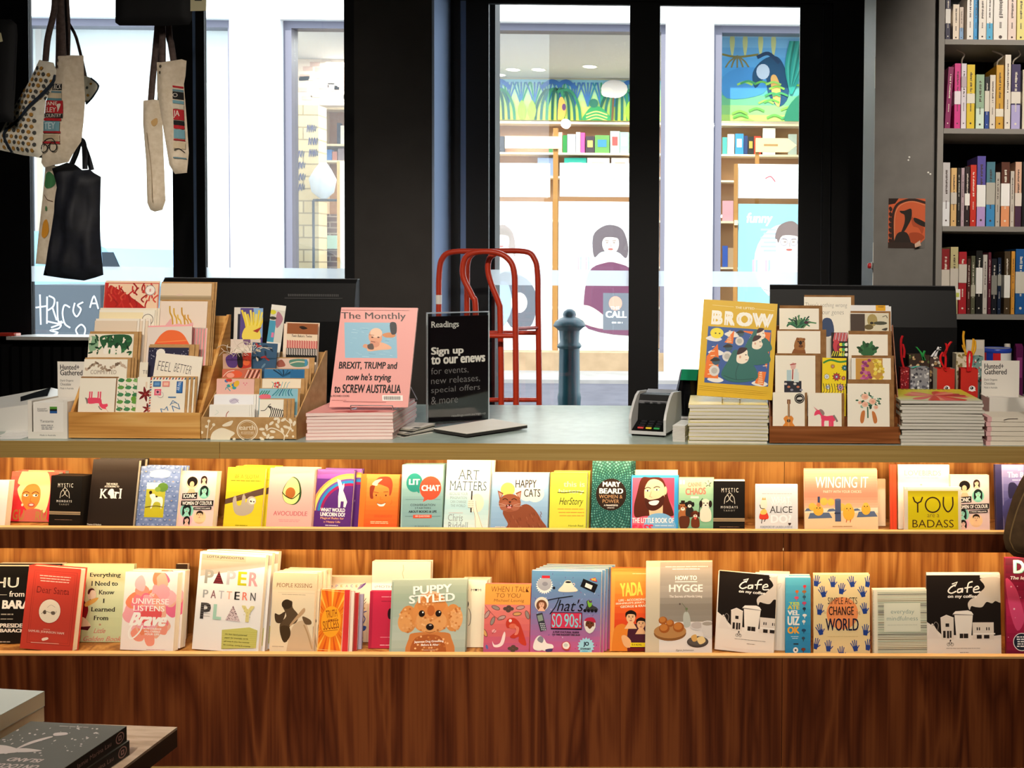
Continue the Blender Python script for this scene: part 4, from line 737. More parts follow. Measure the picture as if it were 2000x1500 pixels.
def art(a):
    a.grad(65, 290, 810, 1180, ['5d8ab0', '6a8cb4', '7a86b4', '9a7aa8', 'b8689c', 'cc5a88'], 16); random.seed(6)
    for i in range(60): x, y = random.uniform(100, 790), random.uniform(310, 1100); a.L([(x, y), (x+random.uniform(-12, 12), y+random.uniform(6, 16))], 5, random.choice(('b84a80', '8ab8d8', '5a4a8a', 'd8e0e8'))); a.z -= a.STEP*.7
    a.z += a.STEP*2
    a.star(210, 445, 92, 74, 22, 'f0eee8'); a.B([(135, 430), (160, 380), (250, 370), (280, 410), (270, 470), (210, 500), (150, 470)], 'a8a8b0'); a.E(215, 430, 30, 22, '8a8a94', 12); a.R(180, 345, 265, 372, 'c02a34'); a.E(310, 470, 14, 14, '14141a', 10)
    a.B([(355, 500), (400, 440), (430, 395), (480, 395), (510, 440), (560, 495), (460, 510)], 'ece2cc'); a.E(458, 408, 32, 10, '14141a', 12); a.ring(515, 430, 12, 5, 'ece2cc', 10)
    a.G([(615, 370), (770, 430), (735, 515), (585, 450)], '14141a'); a.G([(645, 412), (715, 440), (700, 480), (632, 452)], 'e8e4dc'); a.G([(680, 375), (740, 355), (765, 400), (720, 395)], 'c02a44'); a.T('VHS', 700, 365, 745, 390, 'f0d848', .04)
    a.E(185, 635, 72, 72, 'ece2d0', 24); a.E(185, 650, 56, 58, '7a4a30', 18); face(a, 185, 640, 36, 'f0b89a', '7a4a30', 0)
    a.C([(250, 595), (370, 570), (510, 550)], 9, '14141a'); a.C([(365, 575), (330, 660), (275, 735)], 10, '14141a'); a.T("hat's", 345, 585, 625, 705, '14141a', .0, 0, .3)
    a.B([(655, 600), (690, 590), (720, 640), (760, 660), (770, 690), (650, 690), (660, 640)], '3a3a3e'); a.B([(665, 600), (705, 590), (710, 640), (680, 660)], '7cb83a'); a.G([(680, 610), (675, 578), (695, 600), (712, 588), (708, 615)], '5a2a6a'); [a.E(640+q*38, 695, 17, 17, '14141a', 10) for q in range(4)]
    a.R(288, 715, 612, 890, '1a1420'); a.R(292, 722, 606, 878, 'd83a5a'); a.T('SO', 298, 730, 402, 870, '8cd0dc', .01, .06); a.T('90s!', 425, 730, 600, 870, '8cd0dc', .01, .06)
    a.G([(130, 740), (195, 722), (245, 895), (180, 915)], '3a3c44'); a.G([(142, 755), (192, 742), (208, 800), (158, 815)], '8a9a8a'); [a.R(172+q % 3*18+q//3*6, 830+q//3*20, 184+q % 3*18+q//3*6, 842+q//3*20, 'c8ccd0') for q in range(12)]
    a.B([(635, 800), (690, 780), (745, 800), (750, 870), (700, 925), (650, 890)], 'ece4da'); a.E(695, 835, 46, 54, '6a3a20', 18); a.B([(640, 800), (660, 770), (730, 765), (755, 815), (690, 800)], 'c02a4a'); a.B([(660, 850), (695, 880), (730, 850), (735, 900), (695, 920), (655, 900)], 'ece4da'); [a.E(q, 822, 8, 6, '14141a', 8) for q in (676, 712)]
    a.T('A POP CULTURAL GUIDE', 310, 908, 585, 926, '2a1a30', .04); a.T('TO THE RADDEST DECADE', 302, 934, 594, 950, '2a1a30', .04)
    a.B([(110, 1085), (125, 1000), (170, 955), (220, 985), (250, 1030), (310, 1045), (318, 1080), (240, 1090), (170, 1110)], 'f2ede6'); a.B([(150, 1000), (180, 960), (215, 985), (200, 1030)], '8a8a94'); a.E(245, 1085, 55, 26, 'f2ede6', 14); a.B([(240, 1095), (310, 1085), (300, 1115), (250, 1120)], '4a3a6a')
    a.B([(420, 1020), (470, 1010), (500, 1050), (480, 1100), (430, 1095), (405, 1060)], 'c84a4a'); a.B([(425, 1025), (465, 1015), (490, 1050), (470, 1085), (430, 1080), (415, 1050)], 'f0eae4'); a.E(450, 1048, 22, 18, 'c8d0c8', 12)
    a.star(660, 1055, 92, 72, 16, 'a4dcec'); a.star(650, 1150, 60, 48, 14, '7ac0dc'); a.T('JO', 632, 1010, 690, 1062, '14203a', .05); a.T('STEWART', 602, 1072, 712, 1092, '14203a', .05)
low('blue to pink book of drawn nineties objects', (1034, 1116, 1173, 1275), art, c='7a86b4', spine='9ab0c4', t=.012, lean=6, v=Q4, copies=4, cdx=5, yaw=-2, cgap=.0016)
def art(a):
    a.grad(905, 262, 1330, 1180, ['f4a04a', 'f29036', 'ea5a28', 'd83a20', 'c22a1c'], 14); a.R(905, 262, 945, 1180, 'f2a048'); a.greek(1125, 315, 1330, 326, 'f8d8a0', 1, 4)
    a.T('YADA', 1000, 408, 1232, 545, 'f6dc5a', .04, rot=-4); a.T('LIFE - ACCORDING TO', 985, 572, 1330, 596, 'f6ead0', .03, rot=-3); a.T("SEINFELD'S JERRY, ELAINE,", 955, 604, 1400, 628, 'f6ead0', .03, rot=-3); a.T('GEORGE & KRAMER', 1005, 636, 1330, 660, 'f6ead0', .03, rot=-3)
    a.B([(935, 1180), (940, 900), (1010, 830), (1080, 850), (1160, 900), (1160, 1060), (1100, 1180)], 'e8862e'); a.B([(1085, 900), (1160, 830), (1330, 900), (1330, 1180), (1110, 1180)], '4a2030'); face(a, 1115, 765, 60, 'f0c090', '1e1410', 0); face(a, 1222, 830, 54, 'e8b88a', '1e1410', 0)
    a.B([(1020, 960), (1060, 945), (1120, 1000), (1110, 1070), (1050, 1050)], 'f0b880'); a.R(1115, 1018, 1330, 1062, 'f0d82a'); a.T('IS A NOVEL', 1130, 1030, 1235, 1050, '2a2010', .02); a.R(1090, 1070, 1330, 1180, '6a1c1c')
low('orange red book of an embracing drawn couple', (1191, 1110, 1275, 1274), art, c='ea6a2c', spine='f2a048', t=.014, Y=YF+.052, hard=True, lean=6, v=Q4)
def art(a):
    a.R(1260, 195, 1970, 1180, 'c8b8a0'); a.grad(1412, 200, 1965, 810, ['a89c90', 'a0968a', 'b0a498', '8e8478', '968c80'], 10); a.G([(1405, 810), (1965, 815), (1965, 1180), (1405, 1180)], 'e4dcd6'); a.R(1268, 200, 1408, 1180, 'd2c4aa')
    a.greek(1465, 245, 1910, 262, 'f0e8dc', 1, 6); a.greek(1540, 270, 1825, 285, 'f0e8dc', 1, 4); a.T('HOW TO', 1570, 342, 1796, 388, 'f8f2ea', .03); a.R(1568, 400, 1800, 408, 'f8f2ea'); a.T('HYGGE', 1505, 432, 1858, 508, 'f8f2ea', .03); a.T('The Secrets of Nordic Living', 1510, 540, 1852, 572, 'f4ece2', .02)
    a.E(1520, 925, 168, 78, '8a5a2e', 26); a.E(1520, 905, 168, 72, 'b8844e', 26)
    for cx, cy, r in ((1445, 795, 45), (1520, 825, 42), (1460, 875, 55), (1608, 865, 58)): a.E(cx, cy, r, r*.88, 'a45a24', 18); a.E(cx-6, cy-8, r*.75, r*.62, 'c47a38', 16)
    a.B([(1665, 720), (1700, 710), (1725, 760), (1730, 850), (1670, 865), (1655, 780)], 'b8bab0'); a.C([(1690, 715), (1680, 670), (1640, 620)], 4, '5a6a4a'); a.E(1690, 680, 14, 12, '6a7a50', 8); a.E(1620, 630, 10, 10, '5a4a44', 8); a.E(1800, 855, 72, 45, 'd4ccc8', 20); a.E(1800, 848, 60, 34, 'c0b4ae', 18)
    a.B([(1850, 820), (1965, 815), (1965, 960), (1870, 950)], 'd8d0ca'); a.E(1910, 832, 56, 20, 'a89c90', 14); a.E(1808, 1015, 112, 58, '4a423e', 24); a.E(1808, 1005, 100, 46, '5a524c', 22)
    a.B([(1740, 960), (1790, 940), (1800, 1000), (1760, 1010)], 'd8a860'); a.B([(1800, 980), (1860, 960), (1890, 1010), (1830, 1040)], 'e8cc90'); a.T('Signe Johansen', 1580, 1088, 1768, 1112, '5a5048', -.005, 0, .3)
low('grey beige book of buns on a wooden board', (1260, 1098, 1392, 1276), art, c='c8b8a0', spine='d8ccb4', t=.02, hard=True, lean=7, v=Q4, yaw=2)
def cafe(a):
    a.R(0, 480, 900, 1500, 'ece2d8'); a.G([(820, 510), (1700, 545), (1700, 1160), (1000, 1150), (880, 1040), (820, 1000)], '1c1512'); a.R(820, 505, 1430, 1000, '1c1512')
    a.B([(1440, 540), (1670, 545), (1670, 790), (1600, 785), (1560, 810), (1500, 795), (1450, 850), (1380, 850), (1330, 840), (1310, 880), (1290, 820), (1320, 770), (1380, 740), (1430, 690), (1480, 640), (1470, 600)], 'd4c8bc')
    a.C([(1150, 610), (1100, 640), (1075, 680), (1110, 700), (1160, 680)], 15, 'f6f0e8'); a.C([(1225, 650), (1185, 660), (1180, 690), (1215, 685), (1235, 650), (1230, 690)], 15, 'f6f0e8'); a.C([(1345, 575), (1305, 590), (1290, 640), (1285, 690)], 15, 'f6f0e8'); a.L([(1260, 645), (1340, 632)], 14, 'f6f0e8'); a.C([(1355, 665), (1415, 650), (1400, 625), (1360, 650), (1365, 690), (1430, 685)], 14, 'f6f0e8'); a.L([(1120, 600), (1175, 580), (1150, 625)], 12, 'f6f0e8')
    a.T('on my coffee', 1068, 715, 1390, 760, 'f6f0e8', .03, 0, .1)
    a.B([(880, 1040), (940, 1090), (1000, 1180), (1400, 1180), (1660, 1150), (1680, 1160), (1680, 1400), (880, 1400)], 'e8dcd2'); a.R(820, 1190, 1680, 1400, 'ece2d8')
    a.C([(900, 1050), (930, 1010), (960, 1040), (950, 1100)], 8, '8a8078'); a.G([(985, 965), (1050, 935), (1130, 965), (1130, 1200), (995, 1200)], 'e4d8cc'); a.G([(1140, 930), (1345, 930), (1320, 1200), (1160, 1200)], 'efe6dc'); a.G([(1120, 925), (1150, 895), (1290, 885), (1330, 900), (1352, 930)], 'f4ece4'); a.L([(1120, 932), (1350, 936)], 6, '8a8078'); a.R(1340, 1015, 1575, 1200, 'e4d8cc'); a.R(1350, 1130, 1590, 1145, 'f4ece4')
    a.L([(985, 965), (1050, 935), (1130, 965)], 6, 'f6efe6')
    for x0, y0, x1, y1 in ((1040, 1025, 1080, 1062), (1012, 1105, 1040, 1180), (1055, 1105, 1078, 1185), (1085, 1105, 1105, 1180), (1195, 1135, 1235, 1185), (1240, 1135, 1290, 1185), (1385, 1068, 1398, 1100), (1410, 1068, 1422, 1100), (1490, 1068, 1502, 1100), (1516, 1068, 1528, 1100), (1385, 1150, 1440, 1190), (1465, 1150, 1525, 1188)): a.R(x0, y0, x1, y1, '2a221e')
    for q in (1070, 1110): a.ring(q, 1250, 16, 4, '3a302a', 12)
    a.L([(1070, 1250), (1090, 1215), (1110, 1250)], 6, '3a302a'); a.E(1092, 1208, 9, 9, '2a221e', 8); a.greek(1045, 1290, 1420, 1300, '8a7e74', 1, 10); a.greek(1195, 1335, 1295, 1346, '6a5e54', 1, 3)
def art(a): a.v(1398-830*.166, 1122-520*.178, .166); a.oy = 1124-515*.166; cafe(a)
low('black and white book of small shops tilted in front of white books', (1394, 1124, 1513, 1277), art, c='ece2d8', spine='2a221e', t=.012, lean=7, rot=1.2, yaw=-11)
for i, (x, c) in enumerate(((1474, 'f2e8da'), (1482, 'f6eee2'))): low(('plain white book behind the tilted black and white book', 'second plain white book further behind the tilted black and white book')[i], (x, 1121-i*3, x+66-i*6, 1277), (lambda a: a.C([(1512, 1145), (1525, 1140), (1522, 1150)], 1, 'd8ccbc')) if i == 0 else None, c=c, t=.012, Y=YF+.06+i*.016, lean=4, yaw=-4)
def art(a):
    a.grad(900, 400, 1205, 1300, ['5ab4cc', '3a9ac4', '2e86b8'], 10); random.seed(9)
    for t, x0, y0, x1, y1, c in (('TES', 975, 680, 1070, 712, 'c8d84a'), ('ATE', 960, 718, 1070, 765, 'd8c24a'), ('VEL', 960, 775, 1070, 830, 'f4f0e8'), ('UIZ', 960, 842, 1070, 945, 'f4f0e8'), ('OK', 960, 960, 1070, 1040, 'f0a83a')): a.T(t, x0-30, y0, x1, y1, c, .05)
    a.greek(970, 1070, 1060, 1080, 'e8f0f4', 1, 2); a.greek(985, 1090, 1050, 1100, 'e8f0f4', 1, 2); a.R(1000, 1150, 1058, 1162, '2a2018'); a.E(1025, 1225, 30, 32, 'f4f0ea', 16); a.star(1025, 1225, 15, 9, 5, '1a1410')
    for i, (x, y, c) in enumerate(((1040, 560, 'd86a2a'), (1035, 630, 'e0506a'), (1130, 500, 'd8404a'), (1125, 560, 'a86a3a'), (1125, 620, '3a5a6a'), (1125, 690, 'c04a6a'), (1125, 755, '2a3a4a'), (1130, 830, 'f0ece4'), (1120, 900, 'e8e4dc'), (1120, 1000, '2a4a6a'), (1115, 1090, '3a4a5a'), (1115, 1215, '7a3a2a'))): a.E(x, y, 26 if i % 2 else 20, 17, c, 10); a.L([(x, y), (x, y+34)], 8, c)
low('blue quiz book of small coloured icons', (1534, 1128, 1584, 1278), art, c='3a9ac4', t=.018, Y=YF+.035, lean=6, v=Q5, copies=1, cdx=0)
def art(a):
    a.R(1235, 345, 1900, 1300, 'ecd29c'); a.E(1565, 810, 185, 185, 'f2945a', 30)
    for x, y, r in ((1262, 440, 10), (1452, 450, 0), (1675, 450, -8), (1868, 450, 15), (1335, 565, -12), (1558, 530, 12), (1798, 565, -12), (1300, 765, 10), (1822, 755, -5), (1302, 995, -12), (1836, 1000, 8), (1255, 1155, 15), (1400, 1180, 4), (1708, 1180, -8), (1866, 1170, 12), (1550, 1250, 5)):
        cr, sr = cos(D(r)), sin(D(r))
        def w(p): return (x+(p[0]*cr-p[1]*sr), y+(p[0]*sr+p[1]*cr))
        a.G([w(p) for p in ((-30, 5), (32, 0), (26, 62), (-18, 62))], '24408c')
        for f0, f1 in (((-24, 8), (-44, -36)), ((-10, 5), (-20, -60)), ((6, 3), (6, -66)), ((20, 5), (28, -55)), ((28, 32), (52, 2))): a.L([w(f0), w(f1)], 10, '24408c'); a.z -= a.STEP*.7
    a.z += a.STEP*2
    a.T('SIMPLE ACTS', 1395, 628, 1740, 705, '2a1e24', -.005); a.T('TO', 1345, 790, 1372, 815, '9a8a6a', 0); a.T('CHANGE', 1405, 730, 1700, 832, '2a1c20', .02); a.T('THE', 1728, 790, 1775, 825, '9a8a6a', 0); a.T('WORLD', 1368, 865, 1755, 1010, '1a1c3a', .02); a.greek(1390, 1070, 1750, 1082, 'd8c08a', 1, 7); a.L([(1230, 1272), (1880, 1272)], 4, '8a6a3a')
low('cream book ringed with blue handprints', (1589, 1122, 1701, 1278), art, c='ecd29c', t=.02, hard=True, lean=6, v=Q5, yaw=1)
def art(a):
    a.R(220, 660, 890, 1420, 'e4e2cc'); a.R(230, 670, 292, 1420, 'ece4ce'); random.seed(12)
    for q in range(44): a.R(250, 690+q*16, 262, 696+q*16, '8a8470'); a.z -= a.STEP*.7
    for q in range(37):
        y = 706+q*18; c = random.choice(('4a4a40', '7a8a78', '8a7a5a', '9aa890', '5a5a4c'))
        if 830 < y < 1130: a.R(305, y, 372, y+random.choice((4, 6, 9)), c); a.R(778, y, 850, y+random.choice((3, 5, 8)), c)
        else: a.R(302, y, 850, y+random.choice((4, 5, 8)), c)
        a.z -= a.STEP*.7
    a.z += a.STEP*2; a.R(382, 822, 770, 1132, 'dfe0cc'); a.T('everyday', 448, 892, 708, 952, '8aa094', -.004); a.T('mindfulness', 402, 965, 748, 1012, '8aa094', -.004); a.greek(410, 1058, 740, 1068, 'b8bca8', 1, 8)
low('small pale striped book beside the blue handprint book', (1705, 1152, 1816, 1279), art, c='e8e2cc', t=.022, lean=6, v=Q6, yaw=2, copies=0, hard=True)
def art(a): a.v(1660, 1030, .18); a.oy += 3; cafe(a)
low('black and white small shops book near the bag', (1810, 1122, 1958, 1280), art, c='ece2d8', spine='2a221e', t=.01, Y=YF+.03, lean=6, v=Q6, yaw=1, copies=1, cdx=2)
def art(a):
    a.grad(1680, 320, 2100, 1420, ['5a2030', '8a1a3c', 'c02a58', 'a82048', '781436'], 12); a.B([(1700, 560), (1800, 640), (1860, 800), (1900, 1000), (1820, 1120), (1740, 900)], 'd84a78')
    for x, y, r in ((1760, 645, 14), (1790, 885, 16), (1830, 640, 8), (1720, 1190, 7), (1800, 980, 6), (1860, 760, 8)): a.star(x, y, r, r*.35, 6, 'f8d8e4')
    a.T('D', 1792, 362, 1914, 502, '7ad0c8', .05); a.T('D', 1786, 355, 1908, 495, 'f4f4f6', .03); a.T('The legend', 1752, 530, 2030, 578, 'f4f0f4', .03, 0, .2); a.E(1868, 1240, 96, 98, 'f4eef0', 28); a.E(1868, 1240, 88, 90, '1a2438', 28)
    a.greek(1812, 1180, 1926, 1305, 'f0f0f4', 5, 3)
low('magenta galaxy book beneath the brown bag', (1966, 1090, 2060, 1280), art, c='8a1a3c', t=.016, lean=6, v=Q6, hard=True)

# ================================================================== things standing on the counter
def card(label, bx, art, Y, z0, c='f2ead8', env=(4, 3), copies=0, cdx=2.5, lean=7, ec=None, name='greeting_card', v=None, rot=0, cat='card', group=None, film=False, yaw=0):
    """a folded card with its envelope behind it; env = how far the envelope shows beyond its right edge and top, in photo pixels"""
    x0, y0, x1, y1 = bx; s = FPX/Y
    top = P((x0+x1)/2, y0, Y+.15*math.tan(D(lean))); c0 = P((x0+x1)/2, (y0+y1)/2, Y+.06*math.tan(D(lean)))
    w, h = (x1-x0)/s, (top.z-z0)/cos(D(lean)); hw = w/2
    z0 += .0032*sin(D(lean))+.0003
    M = TR(c0.x, Y, z0) @ RZ(D(yaw)) @ RX(-D(lean)) @ (TR(hw if rot > 0 else -hw, 0, 0) @ RY(D(rot)) @ TR(-hw if rot > 0 else hw, 0, 0))
    o = thing(name, label, cat, M, group); b = MB(); b.box(-hw, hw, 0, .0012, 0, h, mat(c, .6))
    a = Art(b, (x0, y0, x1, y0+h*s), (-hw, 0, h), (1/s, 0, 0), (0, 0, -1/s), (0, -1, 0), rough=.6)
    if v: a.v(*v)
    if art: art(a)
    b.build('card_front', o)
    if env is not None:
        e = MB(); ex, ez = env[0]/s, env[1]/s; e.box(-hw+.001, hw+ex, .0018, .0032, 0, h+ez, ec or KRAFT); e.build('envelope', o)
    for i in range(copies):
        M = TR(cdx/s, .0042/cos(D(lean)), 0) @ M; dup(o, M, f'{SPARE[min(i, 3)]} the ' + label, group)
    return o
def rack(name, label, x0p, x1p, yfp, Y, depth, htop, m, ms, front_art=None, rows=6, pitch=.018, rise=.047, side_w=.008, lean=.02, inset=0):
    """a stepped card stand: front board, two sloping sides, back board, ledges"""
    xa, xb = P(x0p, 840, Y).x, P(x1p, 840, Y).x; hf = P((x0p+x1p)/2, yfp, Y).z-ZT
    o = thing(name, label, 'card rack', TR((xa+xb)/2, Y, ZT)); hw = (xb-xa)/2
    b = MB(); b.box(-hw, hw, 0, side_w, .003, hf, m)
    if front_art:
        s = FPX/Y; front_art(Art(b, (x0p, yfp, x1p, yfp+hf*s), (-hw, 0, hf), (1/s, 0, 0), (0, 0, -1/s), (0, -1, 0), rough=.7))
    b.build('front_board', o)
    for q in (-1, 1):
        b = MB(); u0, u1 = (q*hw, q*(hw-side_w)) if q < 0 else (hw-side_w, hw)
        b.prism([(side_w+.0005, 0), (side_w+.0005, hf), (depth+lean-.006, htop), (depth+lean+.004, htop), (depth+.004, 0)], 'X', min(u0, u1), max(u0, u1), ms); b.build('side_board', o)
    b = MB(); w = hw-side_w-.0005
    b.hexa([(-w, depth-.006, 0), (w, depth-.006, 0), (w, depth, 0), (-w, depth, 0), (-w, depth+lean-.006, htop-.004), (w, depth+lean-.006, htop-.004), (w, depth+lean, htop-.004), (-w, depth+lean, htop-.004)], m); b.build('back_board', o)
    for r in range(rows):
        y = side_w+.001+r*pitch; b = MB(); b.box(-w, w, y, min(y+pitch-.001, depth-.007), max(.003, .010+(r-1)*rise) if r else .003, .010+r*rise, m); b.build('ledge', o)
    return o
RY0, RP, RR = 2.634, .021, .047
def rowY(r, pitch=RP): return RY0+.0115+r*pitch
def rowZ(r, rise=RR): return ZT+.0105+r*rise
rack('card_rack', 'oak stepped card rack with plain front board', 134, 391, 806, RY0, .138, .345, OAK, OAKS, rows=6, pitch=RP, rise=RR, lean=.026)
ZL7 = (0, 530, .23333)     # zoom frame used for reading the artwork
def c1(label, r, x0, y0, x1, art, **k):
    k.setdefault('v', ZL7); return card(label, (x0, y0, x1, y0+110), art, rowY(r), rowZ(r), **k)
def art(a):
    a.B([(725, 1075), (740, 1060), (830, 1065), (850, 1110), (890, 1110), (895, 1130), (860, 1150), (830, 1130), (815, 1105), (740, 1110)], 'ec4a68')
    for q in (735, 752, 806, 824): a.R(q, 1008, q+11, 1075, 'ec4a68')
    a.B([(703, 1060), (722, 1065), (730, 1100), (722, 1110), (712, 1080)], '8a7a70'); a.C([(822, 1130), (835, 1150), (850, 1158)], 9, '8a7a70'); a.L([(880, 1145), (905, 1178)], 3, 'c8a08a'); a.G([(855, 1150), (880, 1140), (888, 1155)], 'ec4a68'); a.L([(860, 1130), (890, 1112)], 10, 'ec4a68')
c1('white card with a pink goat upside down', 0, 152, 739, 222, art, env=(3, 3), ec=KRAFTD)
def art(a):
    random.seed(1)
    for i in range(16): x, y = 970+(i % 3)*62, 905+(i//3)*60; a.B([(x, y+10), (x+25, y-8), (x+55, y+5), (x+40, y+24), (x+12, y+22)], random.choice(('6aa04a', '3a7a4a', '8ab86a', '4a8a5a'))); a.L([(x+20, y+5), (x+8, y-18)], 6, '4a8a4a')
    a.E(1110, 1068, 22, 24, '6aa03a', 12); a.E(1135, 1160, 9, 8, 'e8a070', 8); a.E(1010, 1160, 6, 6, 'e07a6a', 8)
c1('white card dotted with green cactuses', 0, 225, 739, 264, art, env=None)
def art(a):
    for x, y, k in ((1205, 1030, 1), (1235, 1150, .75)): 
        for q in range(6): t = q*1.05+.3; a.B([(x, y), (x+k*30*cos(t-.4), y+k*30*sin(t-.4)), (x+k*66*cos(t), y+k*66*sin(t)), (x+k*30*cos(t+.4), y+k*30*sin(t+.4))], '7a1c1c')
        a.E(x, y, 10, 10, 'a83a30', 8)
    a.L([(1210, 930), (1210, 975)], 14, 'e8d0b4')
c1('white card with two dark red flowers', 0, 264.5, 737, 289, art, env=None)
def art(a):
    random.seed(3)
    for i in range(12): a.G([(1245+i*26, 890), (1257+i*26, 890), (1250+i*26, 908), (1238+i*26, 908)], ('c84a3a', '3a5a7a')[i % 2])
    for i in range(15): a.G([(1238, 905+i*22), (1256, 898+i*22), (1256, 910+i*22), (1238, 917+i*22)], ('c84a3a', '3a5a7a', 'd88a6a')[i % 3]); a.G([(1542, 905+i*22), (1558, 898+i*22), (1558, 910+i*22), (1542, 917+i*22)], ('c84a3a', '2a3a4a')[i % 2])
    for x0, y0, x1, y1, c in ((1268, 922, 1332, 968, '3a6aa0'), (1345, 922, 1405, 968, 'e88a80'), (1282, 988, 1338, 1040, 'ee5a78'), (1464, 922, 1516, 1020, '2a5e9e')): a.R(x0, y0, x1, y1, c); a.R(x0+10, y0+10, x1-10, y1-10, {'3a6aa0': '6a9ac8', 'e88a80': 'f6c0a8', 'ee5a78': 'f6a0a8', '2a5e9e': '3a78b8'}[c])
    a.star(1310, 1012, 14, 8, 5, '5a2a4a'); a.T('AIR MAIL', 1446, 948, 1522, 972, 'e8f0f8', .0, 0, 0, -80); a.ring(1335, 1035, 24, 3, 'b0b0b4', 16)
    a.T('A', 1410, 1080, 1480, 1115, '5a86b0', -.01, 0, 0, -15); a.T('I', 1400, 1050, 1465, 1060, '5a86b0', 0); a.T('N', 1440, 1115, 1500, 1165, '5a86b0', -.01, 0, 0, -20); a.T('M', 1345, 1140, 1405, 1178, '5a86b0', -.01, 0, 0, -20)
c1('white air mail card with blue and red stamps', 0, 290, 738, 359, art, env=(4, 2), copies=2, cdx=7)
def art(a):
    random.seed(5)
    for i in range(26): x, y = 705+i*13, 800+18*cos(i*.45)+random.uniform(-16, 16); a.E(x, y, 16, 9, random.choice(('a89078', '7a6450', 'c8b098')), 8, random.uniform(0, 180))
    a.T('COMMITTED', 745, 828, 960, 862, '7a6048', -.012)
c1('cream card with a wreath of brown leaves', 1, 160, 702, 244, art, env=(6, 3), copies=2, cdx=4)
def art(a): a.T('TE', 1180, 830, 1225, 860, '2a2622', -.01)
c1('plain cream card with only its first letters showing', 1, 269, 708, 285, art, env=None, c='eee4d0')
def art(a):
    a.T('FEEL', 1270, 785, 1385, 862, '2a2622', -.018, 0, 0, 3); a.T('BETTER', 1410, 795, 1555, 865, '2a2622', -.018, 0, 0, 6)
c1('white hand lettered get well card tilted in its row', 1, 290, 697, 381, art, env=(0, 0), c='f2e8d6', rot=5, ec=mat('f2e8d6'))
def art(a):
    a.R(720, 535, 1090, 900, 'f0e6d2'); random.seed(6)
    a.B([(810, 560), (880, 535), (1050, 535), (1080, 600), (1000, 680), (900, 640), (850, 650)], '2a5c38'); a.B([(730, 550), (790, 560), (800, 640), (750, 680), (725, 640)], '8ab08a')
    for i in range(40): x, y = random.uniform(725, 1085), random.uniform(545, 700); a.E(x, y, 22, 8, random.choice(('1e4a2c', '2a6a3c', '16301e', '3a7a4a', 'f0e6d2', '244a2c')), 8, random.uniform(0, 180))
    for x in (870, 930, 980): a.B([(x-18, 690), (x-14, 640), (x, 620), (x+14, 640), (x+18, 690)], 'f6eee0')
c1('kraft edged card with a green jungle print', 2, 168, 653, 255, art, env=(8, 5), copies=1, cdx=4)
def art(a):
    a.R(1228, 640, 1565, 900, '2c2a42'); random.seed(8); a.E(1332, 688, 38, 38, 'f0e8dc', 20); a.B([(1350, 745), (1400, 700), (1440, 720), (1480, 735), (1560, 730), (1570, 800), (1330, 800)], '8a5436')
    for i in range(30): a.E(random.uniform(1235, 1560), random.uniform(645, 740), 3, 3, 'e0dce8', 6); a.z -= a.STEP*.7
c1('kraft edged night sky card with a pale moon', 2, 287, 676, 366, art, env=(9, 3), c='b98f5c', copies=1, cdx=7)
c1('plain beige card standing in front of the pale cream cards', 3, 180, 627, 262, None, c='e6d2ba', env=(4, 4), ec=mat('f0e6d8'), copies=2, cdx=9, rot=0)
def art(a):
    a.B([(1302, 660), (1320, 570), (1380, 510), (1440, 500), (1510, 520), (1560, 580), (1570, 660)], 'f2703a'); a.R(1300, 600, 1572, 660, 'f0643a'); a.L([(1320, 600), (1560, 590)], 6, 'f49a5a')
c1('pale card with a big orange setting sun', 3, 288, 640, 374, art, env=(0, 3), ec=mat('f2a8a8'), rot=-2, c='e8d8cc')
def art(a): [a.R(1590+i*24, 480, 1602+i*24, 800, 'f4a0a0') for i in range(7)]
for i in range(2): c1(('pink striped paper bag behind the orange sun card', 'second pink striped paper bag behind the orange sun card')[i], 4, 362+i*12, 640+i*1, 392+i*11, art, env=None, c='fbe6e0', name='paper_bag', cat='paper bag')
def art(a): a.R(810, 345, 1180, 500, 'f2e2b8'); a.ring(1220, 405, 45, 5, '6a6058'); a.E(1220, 405, 6, 10, 'c86a60', 8)
c1('pale yellow card with a small round seal', 4, 190, 606, 298, art, env=(3, 4), ec=mat('eee2cc'), copies=1, cdx=4)
def art(a):
    for x, h, c in ((1415, 120, 'c89a2a'), (1450, 105, 'd8a83a'), (1485, 60, 'e0b84a'), (1515, 110, 'c8922a'), (1545, 60, 'd0a04a'), (1570, 60, 'd89a3a')): a.C([(x+20, 445), (x+10, 445-h*.5), (x-8, 445-h*.8), (x-14, 440-h*1.2)], 12, c)
    a.B([(1385, 470), (1400, 420), (1420, 400), (1430, 450), (1480, 440), (1540, 450), (1600, 430), (1580, 470)], 'e8b0b0')
c1('pale pink card with golden crest feathers', 4, 309, 589, 400, art, env=(8, 3), c='eedac8', copies=2, cdx=2)
def art(a):
    a.R(855, 98, 1305, 320, 'c83a30'); a.R(885, 105, 1300, 320, 'f0cfae'); random.seed(9); a.B([(890, 130), (960, 150), (1080, 220), (1180, 290), (1200, 330), (890, 330)], 'b8241e')
    for i in range(34): x = random.uniform(890, 1290); y = random.uniform(110, 300); a.C([(x, y+40), (x+random.uniform(-20, 20), y+15), (x+random.uniform(-30, 30), y-20)], 12, random.choice(('c8302a', 'b8241e', 'd8503a', 'a01c1a')))
    a.E(1235, 160, 44, 44, 'f6ece0', 20); a.ring(1235, 160, 40, 4, '6a5a50'); a.T('8', 1228, 148, 1242, 172, 'c8302a')
c1('red coral print card at the top of the oak rack', 5, 199, 552, 305, art, env=(0, 3), ec=mat('f0cfae'), c='f2dcc0')
